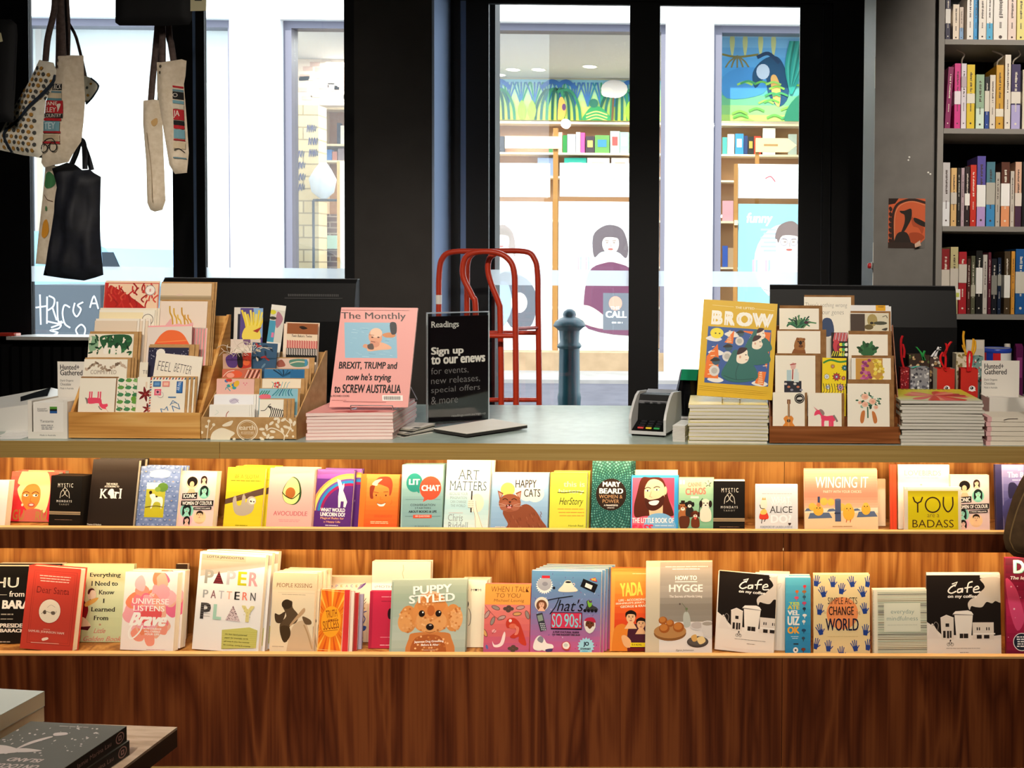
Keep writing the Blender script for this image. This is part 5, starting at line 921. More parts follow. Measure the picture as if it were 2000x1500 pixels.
def art(a): a.R(1322, 205, 1765, 245, 'b8a484'); a.R(1322, 218, 1765, 250, 'a08a68'); a.B([(1450, 205), (1490, 190), (1520, 205)], 'e0c4b0')
c1('plain beige top card beside the red coral print card', 5, 309, 554, 408, art, env=(5, 3), c='e2ccae', copies=1, cdx=3)

# the printed cardboard rack
def art(a):
    a.v(380, 530, .23341); w = 'f0e2c8'
    a.B([(130, 1420), (150, 1350), (220, 1312), (290, 1330), (335, 1355), (300, 1390), (280, 1430), (150, 1430)], w); a.B([(230, 1290), (270, 1265), (320, 1250), (300, 1290), (250, 1300)], w)
    a.ring(438, 1330, 84, 8, w, 30); a.ring(438, 1330, 72, 3, w, 30); a.T('earth', 372, 1285, 502, 1328, w, .02); a.T('greetings', 385, 1340, 495, 1352, w, .02); a.greek(385, 1358, 495, 1364, w, 1, 3)
    for x, y in ((120, 1255), (160, 1285), (100, 1300), (60, 1350), (330, 1405)): a.E(x, y, 13, 13, w, 10)
    a.C([(100, 1430), (110, 1340), (120, 1260)], 6, w); a.C([(130, 1330), (160, 1290)], 5, w); a.C([(740, 1430), (745, 1370), (700, 1330), (640, 1310), (600, 1330)], 9, w); a.C([(745, 1390), (780, 1340), (800, 1280), (760, 1240)], 8, w)
    for i, (x, y) in enumerate(((560, 1320), (580, 1360), (600, 1300), (640, 1270), (650, 1340), (690, 1290), (700, 1250), (740, 1240), (760, 1300), (800, 1250), (830, 1270), (680, 1230), (790, 1310), (730, 1330), (610, 1380), (640, 1390), (560, 1400))): a.E(x, y, 24, 12, w, 10, i*47)
    for x, y in ((815, 1330), (770, 1375), (820, 1380)): a.E(x, y, 10, 10, w, 8)
rack('card_rack', 'printed kraft cardboard card rack with pale leaf pattern', 393, 579, 815, 2.636, .19, .235, KRAFT, KRAFT, art, rows=6, pitch=.029, rise=.030, side_w=.003, lean=.012)
ZE = (380, 530, .23341)
def c2(label, r, x0, y0, x1, art, **k):
    k.setdefault('v', ZE); k.setdefault('lean', 5); return card(label, (x0, y0, x1, y0+70), art, 2.636+.0075+r*.029, ZT+.0105+r*.030, **k)
def art(a): a.C([(265, 1215), (270, 1190), (285, 1170)], 6, 'a04a3a'); a.C([(170, 1200), (200, 1180), (180, 1160)], 3, 'c8d8c8')
c2('white card with a faint red sprig', 0, 409, 791, 487, art, env=(3, 1), ec=WHITE, copies=1, cdx=5, c='f0ecE2'.lower())
def art(a):
    a.B([(560, 1170), (600, 1130), (640, 1120), (720, 1140), (740, 1200), (720, 1225), (620, 1225), (600, 1180)], 'f0ead8'); [a.C([(630+q*17, 1135+q*4), (642+q*17, 1175), (630+q*17, 1220)], 8, '2a2620') for q in range(7)]; a.C([(555, 1165), (590, 1160), (620, 1120), (635, 1110)], 5, '2a2620'); a.B([(610, 1130), (640, 1128), (636, 1150)], '4a443c')
c2('white card with a striped numbat', 0, 506, 780, 553, art, env=(6, 1), copies=2, cdx=6)
def art(a): a.B([(290, 1080), (330, 1060), (370, 1075), (350, 1100), (310, 1105)], 'c8c0d0'); a.C([(300, 1090), (340, 1070), (370, 1100)], 3, '8a7aa0')
c2('white card with a faint violet drawing', 1, 418, 772, 495, art, env=(4, 2), ec=WHITE, copies=1, cdx=4, c='eeeef0')
def art(a):
    a.R(535, 980, 860, 1200, '8cc0d0'); [a.C([(650+q*28, 1040), (680+q*20, 1010), (700+q*18, 985)], 9, ('3a8a9a', '5aa0a8', '2a6a8a')[q % 3]) for q in range(7)]; a.E(590, 1050, 50, 25, 'e87080', 14); [a.C([(545+q*20, 1030), (565+q*20, 1000)], 8, '3a8a6a') for q in range(4)]
c2('turquoise card of palm fronds', 1, 506, 759, 581, art, env=(4, 1))
def art(a):
    a.R(180, 895, 495, 1100, 'e8b8ac'); [a.E(300+34*cos(q), 940+34*sin(q*1.3), 18, 14, ('d84a3a', 'e8c04a', '3a9aa0', '4a7ab0')[q % 4], 8) for q in range(9)]; a.E(350, 940, 22, 30, 'e8b83a', 10, 30); a.C([(300, 1000), (270, 970), (260, 990)], 6, '3a9aa0'); [a.E(410+q*12, 935+q % 2*14, 6, 6, 'e07a8a', 6) for q in range(3)]
c2('pink card with a small bright flower bunch', 2, 423, 740, 496, art, env=(10, 1), c='e8b8ac', copies=1, cdx=3)
def art(a):
    a.R(565, 905, 890, 1100, 'f0e2c8'); [a.E(690+18*cos(q*1.26), 950+18*sin(q*1.26), 12, 10, 'd83a34', 8) for q in range(5)]; [a.C([(650+q*24, 975), (660+q*24, 940), (645+q*30, 925)], 5, ('5a9a8a', '7ab0c0')[q % 2]) for q in range(6)]
c2('cream card with a small red flower', 2, 512, 740, 587, art, env=(7, 1), c='f0e2c8', copies=1, cdx=4)
def art(a):
    a.R(235, 825, 550, 1000, 'c86a50'); [a.L([(420+q*18, 895), (450+q*18, 825)], 8, '2a1c1a' if q % 2 else 'f0d0c0') for q in range(8)]; a.E(350, 860, 50, 30, 'e8603a', 12); a.E(300, 870, 34, 22, 'f0a08a', 10); a.C([(240, 880), (280, 840), (330, 830)], 6, 'f0d0c0')
c2('red patterned card with black stripes', 3, 434, 721, 507, art, env=(3, 1), c='c86a50')
def art(a):
    a.R(590, 820, 910, 1000, '3a7aa8'); [a.C([(740, 880), (700+q*22, 850), (660+q*40, 825)], 10, ('14344a', '1e5a80')[q % 2]) for q in range(6)]; a.R(800, 825, 910, 1000, '2a6a9a')
c2('blue palm leaf card', 3, 516, 721, 594, art, env=(8, 1), c='3a7aa8', copies=1, cdx=3)
def art(a):
    a.R(640, 730, 940, 900, 'dcc0b0'); a.B([(690, 760), (730, 740), (760, 790), (700, 800)], 'a05a4a'); a.B([(800, 740), (930, 735), (940, 790), (850, 800), (800, 780)], '5a8a7a'); a.C([(800, 770), (860, 755), (930, 760)], 9, 'd8d0b0'); a.R(920, 735, 940, 790, '4a90b8')
c2('pale card with green and red shapes', 4, 530, 700, 603, art, env=(10, 2), c='dcc0b0')
def tagcard(label, x0, y0, x1, y1, r, art, rot, c, string=True):
    o = card(label, (x0, y0, x1, y1), art, 2.636+.0075+r*.029+.004, ZT+.0105+r*.030, c=c, env=None, lean=4, rot=rot, name='gift_tag', v=ZE, cat='gift tag')
    return o
def art(a):
    a.R(370, 310, 560, 700, '5a4a8a'); a.G([(480, 310), (560, 310), (560, 560), (500, 480)], '8ab0d8')
    for q in range(9): a.C([(440+q*8, 560), (420+q*16, 440), (385+q*24, 330+(q % 3)*16)], 16, ('e8cc3a', 'f0dc6a')[q % 2])
    a.B([(410, 480), (480, 450), (530, 480), (540, 570), (400, 570)], 'eed65a'); a.G([(480, 500), (555, 465), (520, 515)], 'a83a2a')
tagcard('gift tag with a yellow crested cockatoo head', 467, 602, 511, 700, 5, art, 0, '5a4a8a')
def art(a): a.B([(230, 420), (300, 400), (380, 500), (360, 560), (280, 480)], '2a2a30'); a.E(290, 440, 26, 18, 'a84a5a', 10, 40); a.E(350, 520, 24, 18, '3a7aa8', 10); a.R(240, 480, 300, 640, 'd8b83a')
tagcard('white gift tag tilted beside the cockatoo tag', 434, 606, 464, 700, 5, art, -27, 'e8e2d8').location.y += .016
def art(a): a.R(565, 330, 690, 600, 'd8d4c8'); a.R(570, 420, 625, 600, '4a9ab8'); a.E(590, 350, 26, 20, 'd8d03a', 10); a.B([(630, 340), (680, 400), (640, 480), (620, 420)], 'b07a8a'); a.E(595, 400, 30, 14, '3a3a30', 10); a.R(600, 520, 620, 560, 'e07aa0')
tagcard('white gift tag with a blue and yellow bird', 513, 597, 541, 700, 5, art, 6, 'ece8de')
tagcard('grey gift tag behind the two bird tags', 452, 601, 500, 700, 5, lambda a: a.R(340, 360, 390, 700, '2a2a38'), 0, 'dcd6cc').location.y += .008
def art(a): a.R(300, 565, 540, 800, 'e0cfc0'); a.B([(400, 570), (450, 560), (460, 600), (420, 620)], '7a5a7a'); a.R(330, 640, 540, 800, 'e8dccc')
tagcard('cream gift tag pack with a lilac flower', 449, 663, 507, 730, 4, art, 0, 'e0cfc0')
def art(a): a.R(255, 680, 490, 860, 'c8a08a'); a.B([(380, 680), (480, 690), (490, 800), (370, 810)], 'c03a2a'); a.B([(270, 720), (360, 690), (360, 800), (290, 800)], '5a3a7a'); a.E(395, 735, 12, 16, 'f0ead8', 8); a.B([(365, 690), (400, 670), (410, 800), (370, 800)], '241c1c'); a.E(440, 770, 30, 26, 'e86a3a', 10)
tagcard('red and violet gift tag bundle at the twine end', 437, 691, 492, 760, 3, art, -2, 'c8a08a')
def art(a):
    a.R(430, 600, 660, 860, '3a5a78'); random.seed(4)
    for q in range(16): a.E(random.uniform(460, 640), random.uniform(620, 800), 26, 9, random.choice(('d8c8b0', 'a83a3a', '20364a', '6a8aa0')), 8, random.uniform(0, 180))
tagcard('dark blue gift tag bundle with bird pattern', 482, 672, 531, 760, 3, art, 3, '3a5a78').location.y += .011
b = MB(); random.seed(14)
t0 = P(470, 690, 2.72)
for i in range(26):
    a0 = random.uniform(0, 2*pi); l = random.uniform(.02, .05)
    p = t0+Vector((random.uniform(-.035, .05), 0, random.uniform(-.01, .022)))
    b.tube(smooth_path([p, p+Vector((l*cos(a0)*.6, -.012, .014)), p+Vector((l*cos(a0)*1.2, -.006, l*sin(a0)*.5+.01))], 4), .0007, mat('ece0cc'), 5)
tw = b.build('tag_strings'); tag(tw, 'tangle of cream strings over the gift tags in the cardboard rack', 'string', kind='stuff')
for i, (dx, dy, dY) in enumerate(((0, 0, 0), (3, -3, .012))):
    def art(a):
        a.R(760, 440, 1020, 540, '9a5a34'); a.B([(860, 470), (890, 462), (930, 480), (890, 490)], '2a1a10'); a.R(760, 530, 1020, 590, 'ecd8bc'); a.T('Twin Bakers Twine', 800, 535, 970, 556, '4a3020', .02, 0, .2)
        for r in range(9):
            for q in range(13): a.L([(765+q*20, 585+r*9), (778+q*20, 592+r*9)], 6, 'c8303a' if r < 9 else '14'); a.z -= a.STEP*.9
        a.z += a.STEP*2; a.R(760, 648, 1020, 760, '1c1816')
        for r in range(6):
            for q in range(13): a.L([(765+q*20, 652+r*9), (776+q*20, 658+r*9)], 5, 'e8e0d4'); a.z -= a.STEP*.9
    card(('card of red and black twine standing in front', 'card of twine half hidden behind another')[i], (551+dx*1, 634+dy, 617+dx, 700+dy), art, 2.80+dY, ZT+.0105+.15, c='f2dcc4', env=None, lean=3, rot=1.5, v=ZE, name='twine_card', cat='twine')

# the cherry rack at the till end
ZR = (1480, 540, .22659)
rack('card_rack', 'dark cherry wood card rack filled with kraft edged cards', 1503, 1759, 833, 2.62, .118, .33, CHERRY, CHERRY, rows=4, pitch=.026, rise=.062, side_w=.0025, lean=.03)
def c3(label, r, x0, y0, x1, art, **k):
    k.setdefault('v', ZR); k.setdefault('ec', KRAFTD); return card(label, (x0, y0, x1, y0+110), art, 2.62+.0115+r*.026, ZT+.0105+r*.062, **k)
def art(a):
    a.R(258, 1095, 276, 1230, '6a3418'); a.R(252, 1062, 282, 1100, '7a4422'); a.B([(222, 1225), (250, 1200), (267, 1215), (285, 1200), (308, 1225), (300, 1260), (318, 1300), (215, 1300), (235, 1260)], 'e08a34'); a.E(266, 1245, 15, 15, '2a140c', 12); [a.L([(262+q*4, 1070), (262+q*4, 1290)], 1.5, 'e8c890') for q in range(3)]
    a.E(360, 1052, 44, 44, '14120f', 24); a.ring(360, 1052, 34, 3, 'd8d0c4', 20); a.B([(338, 1060), (345, 1045), (375, 1040), (385, 1055), (370, 1062), (350, 1062)], 'd8d0c4')
c3('white card with an orange guitar and round black sticker', 0, 1509, 767, 1572, art, env=(3, 0), copies=1, cdx=2)
def art(a):
    a.B([(545, 1195), (590, 1205), (660, 1200), (668, 1240), (640, 1250), (560, 1250)], 'ec4468'); [a.R(q, 1235, q+24, 1300, 'ec4468') for q in (548, 580, 605, 630)]; a.R(575, 1245, 612, 1300, 'f2ead8'); a.B([(485, 1195), (500, 1160), (540, 1155), (570, 1200), (560, 1225), (530, 1190), (495, 1200)], 'ec4468'); a.G([(478, 1122), (505, 1160), (518, 1152)], 'd88a8a'); a.B([(530, 1150), (555, 1150), (575, 1180), (560, 1200)], '9a8078'); a.C([(655, 1200), (672, 1225), (685, 1250)], 16, '8a7a74')
c3('white card with a pink unicorn', 0, 1578, 768, 1644, art, env=(4, 0), copies=1, cdx=2)
def art(a):
    random.seed(2)
    for i in range(40): t = random.uniform(0, 2*pi); r = random.uniform(.3, 1); a.E(960+105*r*cos(t), 1075+70*r*sin(t), 14, 7, random.choice(('2a5a3c', '4a7a5a', '1e4430', '8ab09a')), 8, random.uniform(0, 180)); a.z -= a.STEP*.7
    a.z += a.STEP*2
    for x, y, r in ((925, 1040, 32), (990, 1080, 30), (925, 1105, 28), (1020, 1130, 20), (880, 1090, 16)): a.E(x, y, r, r*.85, 'f0bca0', 14); a.E(x+4, y+2, r*.5, r*.4, 'e8a488', 10)
    a.B([(895, 1170), (925, 1165), (915, 1250), (895, 1270), (882, 1240)], 'c8783c'); a.B([(985, 1170), (1010, 1175), (1030, 1230), (1025, 1265), (1000, 1260)], 'c8783c'); a.C([(948, 1130), (950, 1220)], 12, '3a6a4a')
c3('white card with a peach flower bouquet', 0, 1655, 750, 1738, art, env=(9, 8), film=True, copies=1, cdx=1)
def art(a):
    a.R(228, 905, 378, 1010, '2a2a34'); [a.E(240+q*27, 930+q % 3*26, 14, 10, ('d8d0c8', 'c87a5a', '8a8a9a')[q % 3], 8) for q in range(6)]; a.R(250, 810, 290, 905, 'b4ccd0'); a.R(312, 830, 355, 915, 'd8e0dc'); a.R(318, 800, 345, 835, 'd8e0dc'); a.C([(300, 890), (303, 800), (305, 755)], 10, 'a83a34'); a.B([(285, 765), (305, 745), (328, 765), (320, 800), (290, 800)], 'e0b0a4'); a.L([(280, 765), (330, 755)], 8, 'a83a34')
c3('white card with bottles on a patterned box', 1, 1514, 695, 1593, art, env=(10, 4), copies=1, cdx=1)
def art(a):
    a.R(550, 700, 780, 1050, 'f0d41e'); a.C([(560, 750), (620, 725), (700, 740), (770, 730)], 16, '3a8a3c'); random.seed(3)
    for x, y, r, c in ((675, 870, 42, 'b83a3a'), (590, 870, 30, 'e8ece8'), (745, 790, 32, '1e7a6a'), (710, 960, 40, 'e0a0a8'), (600, 960, 28, 'f0f0e8'), (735, 880, 24, 'd85a2a'), (640, 780, 22, 'd88a3a')): a.star(x, y, r, r*.62, 9, '2a1c28'); a.star(x, y, r*.85, r*.5, 9, c); a.E(x, y, r*.34, r*.34, '4a6aa0', 10); a.E(x, y, r*.16, r*.16, 'f0ead8', 8)
    for q in range(9): a.C([(560+q*24, 930), (570+q*24, 990), (556+q*26, 1010)], 5, '2a2418')
c3('yellow card of dense folk flowers', 1, 1604.5, 700, 1652, art, env=None, c='f0d41e', rot=1)
def art(a):
    a.R(845, 708, 1080, 950, 'c89440'); a.R(805, 708, 840, 950, 'e8e4d8'); random.seed(4)
    for cx, c in ((935, 'b04a80'), (1040, 'e8cc4a')):
        for q in range(26): a.E(cx+random.uniform(-42, 42), random.uniform(725, 900), 16, 14, random.choice((c, {'b04a80': '8a3468', 'e8cc4a': 'c8a82a'}[c], {'b04a80': 'c86a9a', 'e8cc4a': 'f0dc7a'}[c])), 8)
c3('kraft edged card with pink and yellow hyacinth flowers', 1, 1663, 700, 1741, art, env=(6, 5), copies=1, cdx=1)
def art(a):
    a.B([(295, 700), (320, 620), (400, 620), (405, 700)], '8a5428'); a.B([(315, 620), (335, 540), (400, 540), (408, 620), (380, 640)], 'a06a38'); a.E(345, 543, 14, 14, '8a5428', 10); a.E(400, 545, 12, 12, '8a5428', 10); a.E(370, 575, 14, 18, '2a1a10', 12); a.E(372, 605, 20, 12, '6a3c1c', 12)
    for q in (350, 392): a.E(q, 565, 6, 6, '140c08', 8)
c3('white card with a brown wombat', 2, 1518, 647, 1603, art, env=(6, 3), copies=1, cdx=6)
def art(a):
    a.R(640, 480, 790, 900, '2c2020'); [a.L([(655+q*14, 560), (668+q*14, 490)], 9, ('e86a6a', 'f0b0b8')[q % 2]) for q in range(9)]; a.E(680, 600, 30, 55, 'c8404a', 14); a.E(700, 620, 16, 40, '8a2838', 12); [a.E(720+q % 3*24, 590+q//3*44, 18, 15, ('e8d83a', '3a9a5a', 'f0ead8')[q % 3], 8) for q in range(9)]; [a.C([(640+q*20, 690), (655+q*18, 650)], 8, 'd8d03a') for q in range(6)]
c3('dark card of bright folk animals between the white cards', 2, 1624, 650, 1656, art, env=None, c='2c2020')
def art(a):
    for q in range(9): t = D(180+q*22.5); a.B([(950, 670), (950+70*cos(t-.25), 650+60*sin(t-.25)), (950+(105 if q % 2 else 80)*cos(t), 650+(100 if q % 2 else 75)*sin(t)), (950+70*cos(t+.25), 650+60*sin(t+.25))], ('2a5a34', '1e4426', '3a7044')[q % 3])
    a.B([(890, 670), (950, 610), (1010, 670), (950, 690)], '2e6238')
c3('white card with a dark green succulent plant', 2, 1657, 654, 1735, art, env=(7, 7), copies=1, cdx=1)
def art(a):
    for q in range(22): t = D(185+q*8); x = 365+(q % 5-2)*14; a.C([(x, 445), (x+55*cos(t), 420+45*sin(t)), (x+(85+q % 4*12)*cos(t), 440+(75+q % 3*14)*sin(t))], 12, ('2a5a44', '3a7a54', '1c3c2e', '5a8a5a')[q % 4]); a.z -= a.STEP*.7
    a.E(420, 400, 20, 14, '4a2a3a', 10)
c3('white card with spiky green palm leaves', 3, 1522, 603, 1600, art, env=(7, 6), copies=0)
def art(a):
    a.T("There's nothing wrong", 412, 230, 778, 280, '4a443c', -.02, 0, .1); a.T('with your genes', 440, 292, 748, 345, '4a443c', -.02, 0, .1); a.B([(565, 380), (640, 376), (660, 500), (570, 520)], '3a4a6a')
o = c3('tall white card with handwritten joke and blue jeans', 3, 1571, 581, 1664, art, env=(7, 4)); o.location.y += .0065
def art(a):
    a.R(800, 325, 925, 600, '4a3c32'); a.R(925, 325, 1140, 600, 'd8cfb4'); a.E(990, 380, 45, 55, 'a8945a', 12); a.E(1060, 405, 60, 16, '4a4a3a', 12); a.E(960, 440, 40, 24, '6a5a34', 10); a.C([(1080, 350), (1110, 340), (1120, 360)], 6, '4a4438'); a.B([(1070, 460), (1120, 445), (1110, 470)], '3a3428'); a.E(985, 405, 16, 12, '2a2418', 8)
c3('card with a framed vintage creature print', 3, 1661, 612, 1737, art, env=(4, 4), c='e4dcc8')
def art(a): a.R(1025, 250, 1110, 300, 'e0a41e'); a.greek(1045, 262, 1095, 272, '4a3410', 1, 1)
for i in range(2):
    o = c3(('tall white card with small yellow sticker at the back', 'plain white card slightly proud of the stickered card')[i], 3, 1662+i*5, 597+i*2, 1738+i*5, art if i == 0 else None, env=None, c='e6e4e2'); o.location.y += .0062+i*.0022

# magazines
def magazine(name, label, w, d, t, M, c, artf=None, pg=PAGEZ, box=None, group=None, cat='magazine'):
    o = thing(name, label, cat, M, group); b = MB(); k = .0005
    b.box(-w/2, w/2, 0, d, t-k, t, mat(c, .35)); b.box(-w/2, w/2, 0, d, 0, k, mat(c, .35)); b.box(-w/2, -w/2+k, 0, d, k, t-k, mat(c, .35))
    if artf: artf(Art(b, (0, 0, 100, 100*d/w), (-w/2, d, t), (w/100, 0, 0), (0, -w/100, 0), (0, 0, 1), rough=.35))
    b.build('cover', o); p = MB(); p.box(-w/2+k+.0002, w/2-.0005, .0004, d-.0005, k+.0001, t-k-.0001, pg); p.build('page_block', o); return o
def pile(px0, px1, pyb, Y, n, t, d, c, label, group, yaw=0, artf=None, pg=PAGEZ, jit=.002, name='magazine', z=ZT, cat='magazine', toplabel=None, wob=1.0):
    p0, p1 = P(px0, pyb, Y), P(px1, pyb, Y); w = p1.x-p0.x; first = None; random.seed(int(px0)); zz = z+.0004
    for i in range(n):
        M = TR((p0.x+p1.x)/2+random.uniform(-jit, jit), Y+random.uniform(0, jit*1.5), zz) @ RZ(D(yaw+random.uniform(-wob, wob)))
        if first is None: first = magazine(name, label, w, d, t, M, c, None, pg, group=group, cat=cat)
        elif i == n-1 and artf: magazine(name, toplabel or label, w, d, t, M, c, artf, pg, cat=cat)
        else: dup(first, M, label, group)
        zz += t+.0005
    return zz
PKG = 'pink magazines in the flat stack'
zm = pile(628, 764, 861, 2.645, 4, .0062, .2, '4a1c22', 'thin dark red booklet lying under the pink magazines', 'dark red booklets under the pink magazines', 6, pg=GREYP, jit=.001, wob=.3, name='booklet', cat='booklet') if 0 else ZT
def art(a):
    random.seed(3); a.R(0, 0, 100, 130, 'f0a4a0'); [a.B([(random.uniform(20, 85), 104+random.uniform(-6, 10))]*1+[(random.uniform(20, 90), 100+random.uniform(0, 16)) for q in range(3)], 'b84a48') for q in range(6)]
    a.T('The Monthly', 22, 8, 80, 20, '5a3432', .02); a.R(10, 118, 26, 121, 'a03a3a')
zm = pile(601, 765, 862, 2.642, 8, .0092, .275, 'eeb0aa', 'pink covered magazine in the flat stack by the cardboard rack', PKG, 5.5, art, PINKP, .0022, toplabel='pink magazine with dark print on top of the flat stack')
def art(a):
    a.v(0, 0, 1); a.R(630, 590, 830, 830, 'e8a49e'); a.sh, a.shy = .137, 708
    a.R(640, 590, 810, 830, 'e8a49e'); a.T('The Monthly', 661, 611, 790, 629, '4a3a38', .012)
    a.R(667, 632, 770, 704, '8fbcd4'); random.seed(2)
    for q in range(30): x, y = random.uniform(668, 760), random.uniform(634, 702); a.L([(x, y), (x+random.uniform(4, 14), y+1)], .8, random.choice(('b8d8e6', '6aa0c0', 'a4cadc'))); a.z -= a.STEP*.7
    a.z += a.STEP*2; a.B([(712, 690), (716, 676), (738, 672), (757, 680), (757, 686), (735, 688)], 'e8b090'); a.E(728, 661, 13.5, 17, 'e0a080', 18); a.E(730, 653, 12, 10, 'ecc4a8', 14); a.E(726, 676, 10, 7, 'd89478', 10); a.B([(703, 682), (706, 676), (714, 678), (716, 686)], 'd89a7a'); a.B([(712, 678), (722, 675), (724, 686), (714, 686)], '5a4a44')
    for q in (722, 734): a.E(q, 662, 2.4, 1.4, '4a2a20', 8)
    a.L([(719, 670), (727, 672)], 1.4, '8a4a3a'); a.L([(716, 657), (725, 658)], 1.4, 'b07a60'); a.B([(742, 656), (756, 652), (768, 656), (764, 662), (748, 662)], 'd08a5a'); a.B([(758, 633), (770, 633), (770, 653), (760, 655)], '2a2a30')
    for t, x0, y0, x1, y1 in (('BREXIT, TRUMP and', 654, 712, 770, 728), ("now he's trying", 668, 735, 757, 753), ('to SCREW AUSTRALIA', 645, 757, 774, 774)): a.T(t, x0, y0, x1, y1, '1c1616', .03, 0, .22)
    a.T('By RICHARD COOKE', 637, 778, 674, 783, '3a2a2a', .02); a.R(738, 778, 778, 789, 'f4eee8'); [a.R(741+q*2.2, 780, 742.2+q*2.2, 787, '3a3a3a') for q in range(15)]; a.greek(640, 788, 668, 790, 'c07a76', 1, 4); a.L([(662, 791), (745, 792)], .8, '8a4a48'); a.greek(652, 606, 798, 608, 'b87a76', 1, 7)
book('pink magazine with a swimmer photo standing on the wire easel', (647, 601, 800, 796), art, c='e8a49e', t=.006, Y=2.69, z0=zm+.006, lean=17, name='magazine', cat='magazine', pg=WHITE, rough=.3)
def easel(label, cx, y, z, w, h, lean):
    o = thing('book_easel', label, 'easel', TR(cx, y, z)); b = MB(); s = math.tan(D(lean)); r = .0016; wm = STEEL
    for q in (-1, 1): b.tube(smooth_path([(q*w/2, -.012, .014), (q*w/2, -.010, .002), (q*w/2, .0, .002), (q*w/2, .035, .004), (q*w/2, .04+h*s*.5, h*.5), (q*w/2, .044+h*s, h)], 5), r, wm, 6)
    b.tube([(-w/2, .044+h*s, h), (w/2, .044+h*s, h)], r, wm, 6); b.tube([(-w/2, -.012, .014), (w/2, -.012, .014)], r, wm, 6)
    b.build('wire_frame', o); c = MB(); c.tube([(-w/2, .044+h*s, h), (-w/2, .20, .002), (w/2, .20, .002), (w/2, .044+h*s, h)], r, wm, 6); c.build('back_leg', o); return o
q = P(722, 796, 2.69); easel('wire easel holding up the pink magazine', q.x+.01, 2.69, zm+.0005, .12, .1, 17)
# leaflets beside the pink stack
for i in range(7):
    p = PZ(792+i*1.5, 853-i*1.0, ZT); w = .075
    o = bpy.data.objects.new('leaflet', None); b = MB(); b.box(-w/2, w/2, -.05, .05, 0, .0018, mat(('d8d4cc', '3a3a34', 'c4beb0')[i % 3], .5)); b.box(w/2-.02, w/2, -.049, -.03, .0019, .0022, mat('2a2a26'))
    o = b.build('leaflet', None, TR(p.x, p.y+.045, ZT+.0006+i*.0024) @ RZ(D(-36+i*4))); tag(o, 'thin folded leaflet in the fanned stack beside the pink magazines', 'leaflet', 'fanned leaflets beside the pink magazines')

# the acrylic sign
A_, B_ = PZ(833, 834, ZT), PZ(955, 822, ZT); hz = P(829, 611, A_.y).z-ZT
ang = math.atan2(B_.y-A_.y, B_.x-A_.x); wS = (B_-A_).length
o = thing('sign_holder', 'upright clear acrylic sign with black newsletter sheet', 'sign', TR(A_.x, A_.y, ZT+.0003) @ RZ(ang))
b = MB(); b.box(0, wS, .001, .0032, .004, hz, CLEARP); b.box(0, wS, -.0042, -.002, .004, hz, CLEARP)
for q in (0, wS-.003): b.box(q, q+.003, -.0042, .0032, .004, hz, mat('c4ccd0', .2))
b.box(0, wS, -.0042, .0032, hz-.003, hz+.001, mat('aeb8c4', .2)); b.build('acrylic_frame', o)
b = MB(); b.box(-.004, wS+.01, -.03, .06, 0, .0035, CLEARP); b.build('base_plate', o)
b = MB(); b.box(.006, wS-.004, -.0018, .0008, .006, hz-.012, mat('181214', .3))
a = Art(b, (0, 0, 100, 100*(hz-.018)/(wS-.01)), (.006, -.0018, hz-.012), ((wS-.01)/100, 0, 0), (0, 0, -(wS-.01)/100), (0, -1, 0), rough=.3); H = 100*(hz-.018)/(wS-.01)
a.T('Readings', 4, H*.045, 50, H*.12, 'f2ece0', .02, .04)
a.T('Sign up', 4, H*.285, 58, H*.375, 'ece6da', .04); a.T('to our enews', 4, H*.37, 95, H*.445, 'ece6da', .04)
for i, (t, x) in enumerate((('for events,', 66), ('new releases,', 86), ('special offers', 86), ('& more', 48))): a.T(t, 4, H*(.475+i*.09), x, H*(.545+i*.09), '8a8684', -.01)
a.T('readings.com.au/sign-up', 38, H*.925, 96, H*.955, 'a8a4a0', .0); b.build('printed_sheet', o)
b = MB(); c_ = [PZ(x, y, ZT+.012) for x, y in ((847, 838), (912, 848), (1030, 831), (962, 819))]
lo = [Vector((p.x, p.y, ZT+.004)) for p in c_]
b.hexa(lo+[p for p in c_], mat('2c2a28', .5)); b.hexa([p+Vector((0, 0, .0004)) for p in c_]+[p+Vector((0, 0, .0022)) for p in c_], mat('dcd6cc', .6))
o = b.build('note_pad'); tag(o, 'low writing pad with white sheet in front of the acrylic sign', 'notepad')
bpy.data.objects['sign_holder'].location.y += .0

# card terminal
q = PZ(1272, 853, ZT); o = thing('card_terminal', 'silver and black card payment terminal on the counter', 'card terminal', TR(q.x-.012, q.y, ZT+.0005) @ RZ(D(-15)) @ Matrix.Scale(.96, 4))
SIL = mat('c4c4c4', .35, .1, .5); hw = .060
prof = [(0, .012), (.0, .052), (.008, .07), (.03, .098), (.052, .118), (.075, .128), (.15, .122), (.155, .05), (.14, .012)]
for s_ in (-1, 1):
    b = MB(); b.prism(prof, 'X', s_*hw-(.008 if s_ > 0 else 0), s_*hw+(.008 if s_ < 0 else 0), SIL); b.build('side_cheek', o)
b = MB(); w = hw-.0085
b.prism([(.004, .0), (.004, .018), (.055, .04), (.062, .09), (.075, .118), (.148, .118), (.15, .0)], 'X', -w, w, BLACK); b.build('body', o)
b = MB(); b.prism([(-.001, .006), (-.001, .014), (.003, .016), (.003, .006)], 'X', -hw, hw, SIL); b.build('front_lip', o)
b = MB(); m_ = mat('77777a', .35)
pl = lambda u, v, k: (u, .064+.075*v*.9+.001, .0945+.0)   # unused helper plane
b.hexa([(-w+.002, .062, .092), (w-.002, .062, .092), (w-.002, .146, .1195), (-w+.002, .146, .1195), (-w+.002, .060, .098), (w-.002, .060, .098), (w-.002, .146, .1265), (-w+.002, .146, .1265)], m_); b.build('screen_bezel', o)
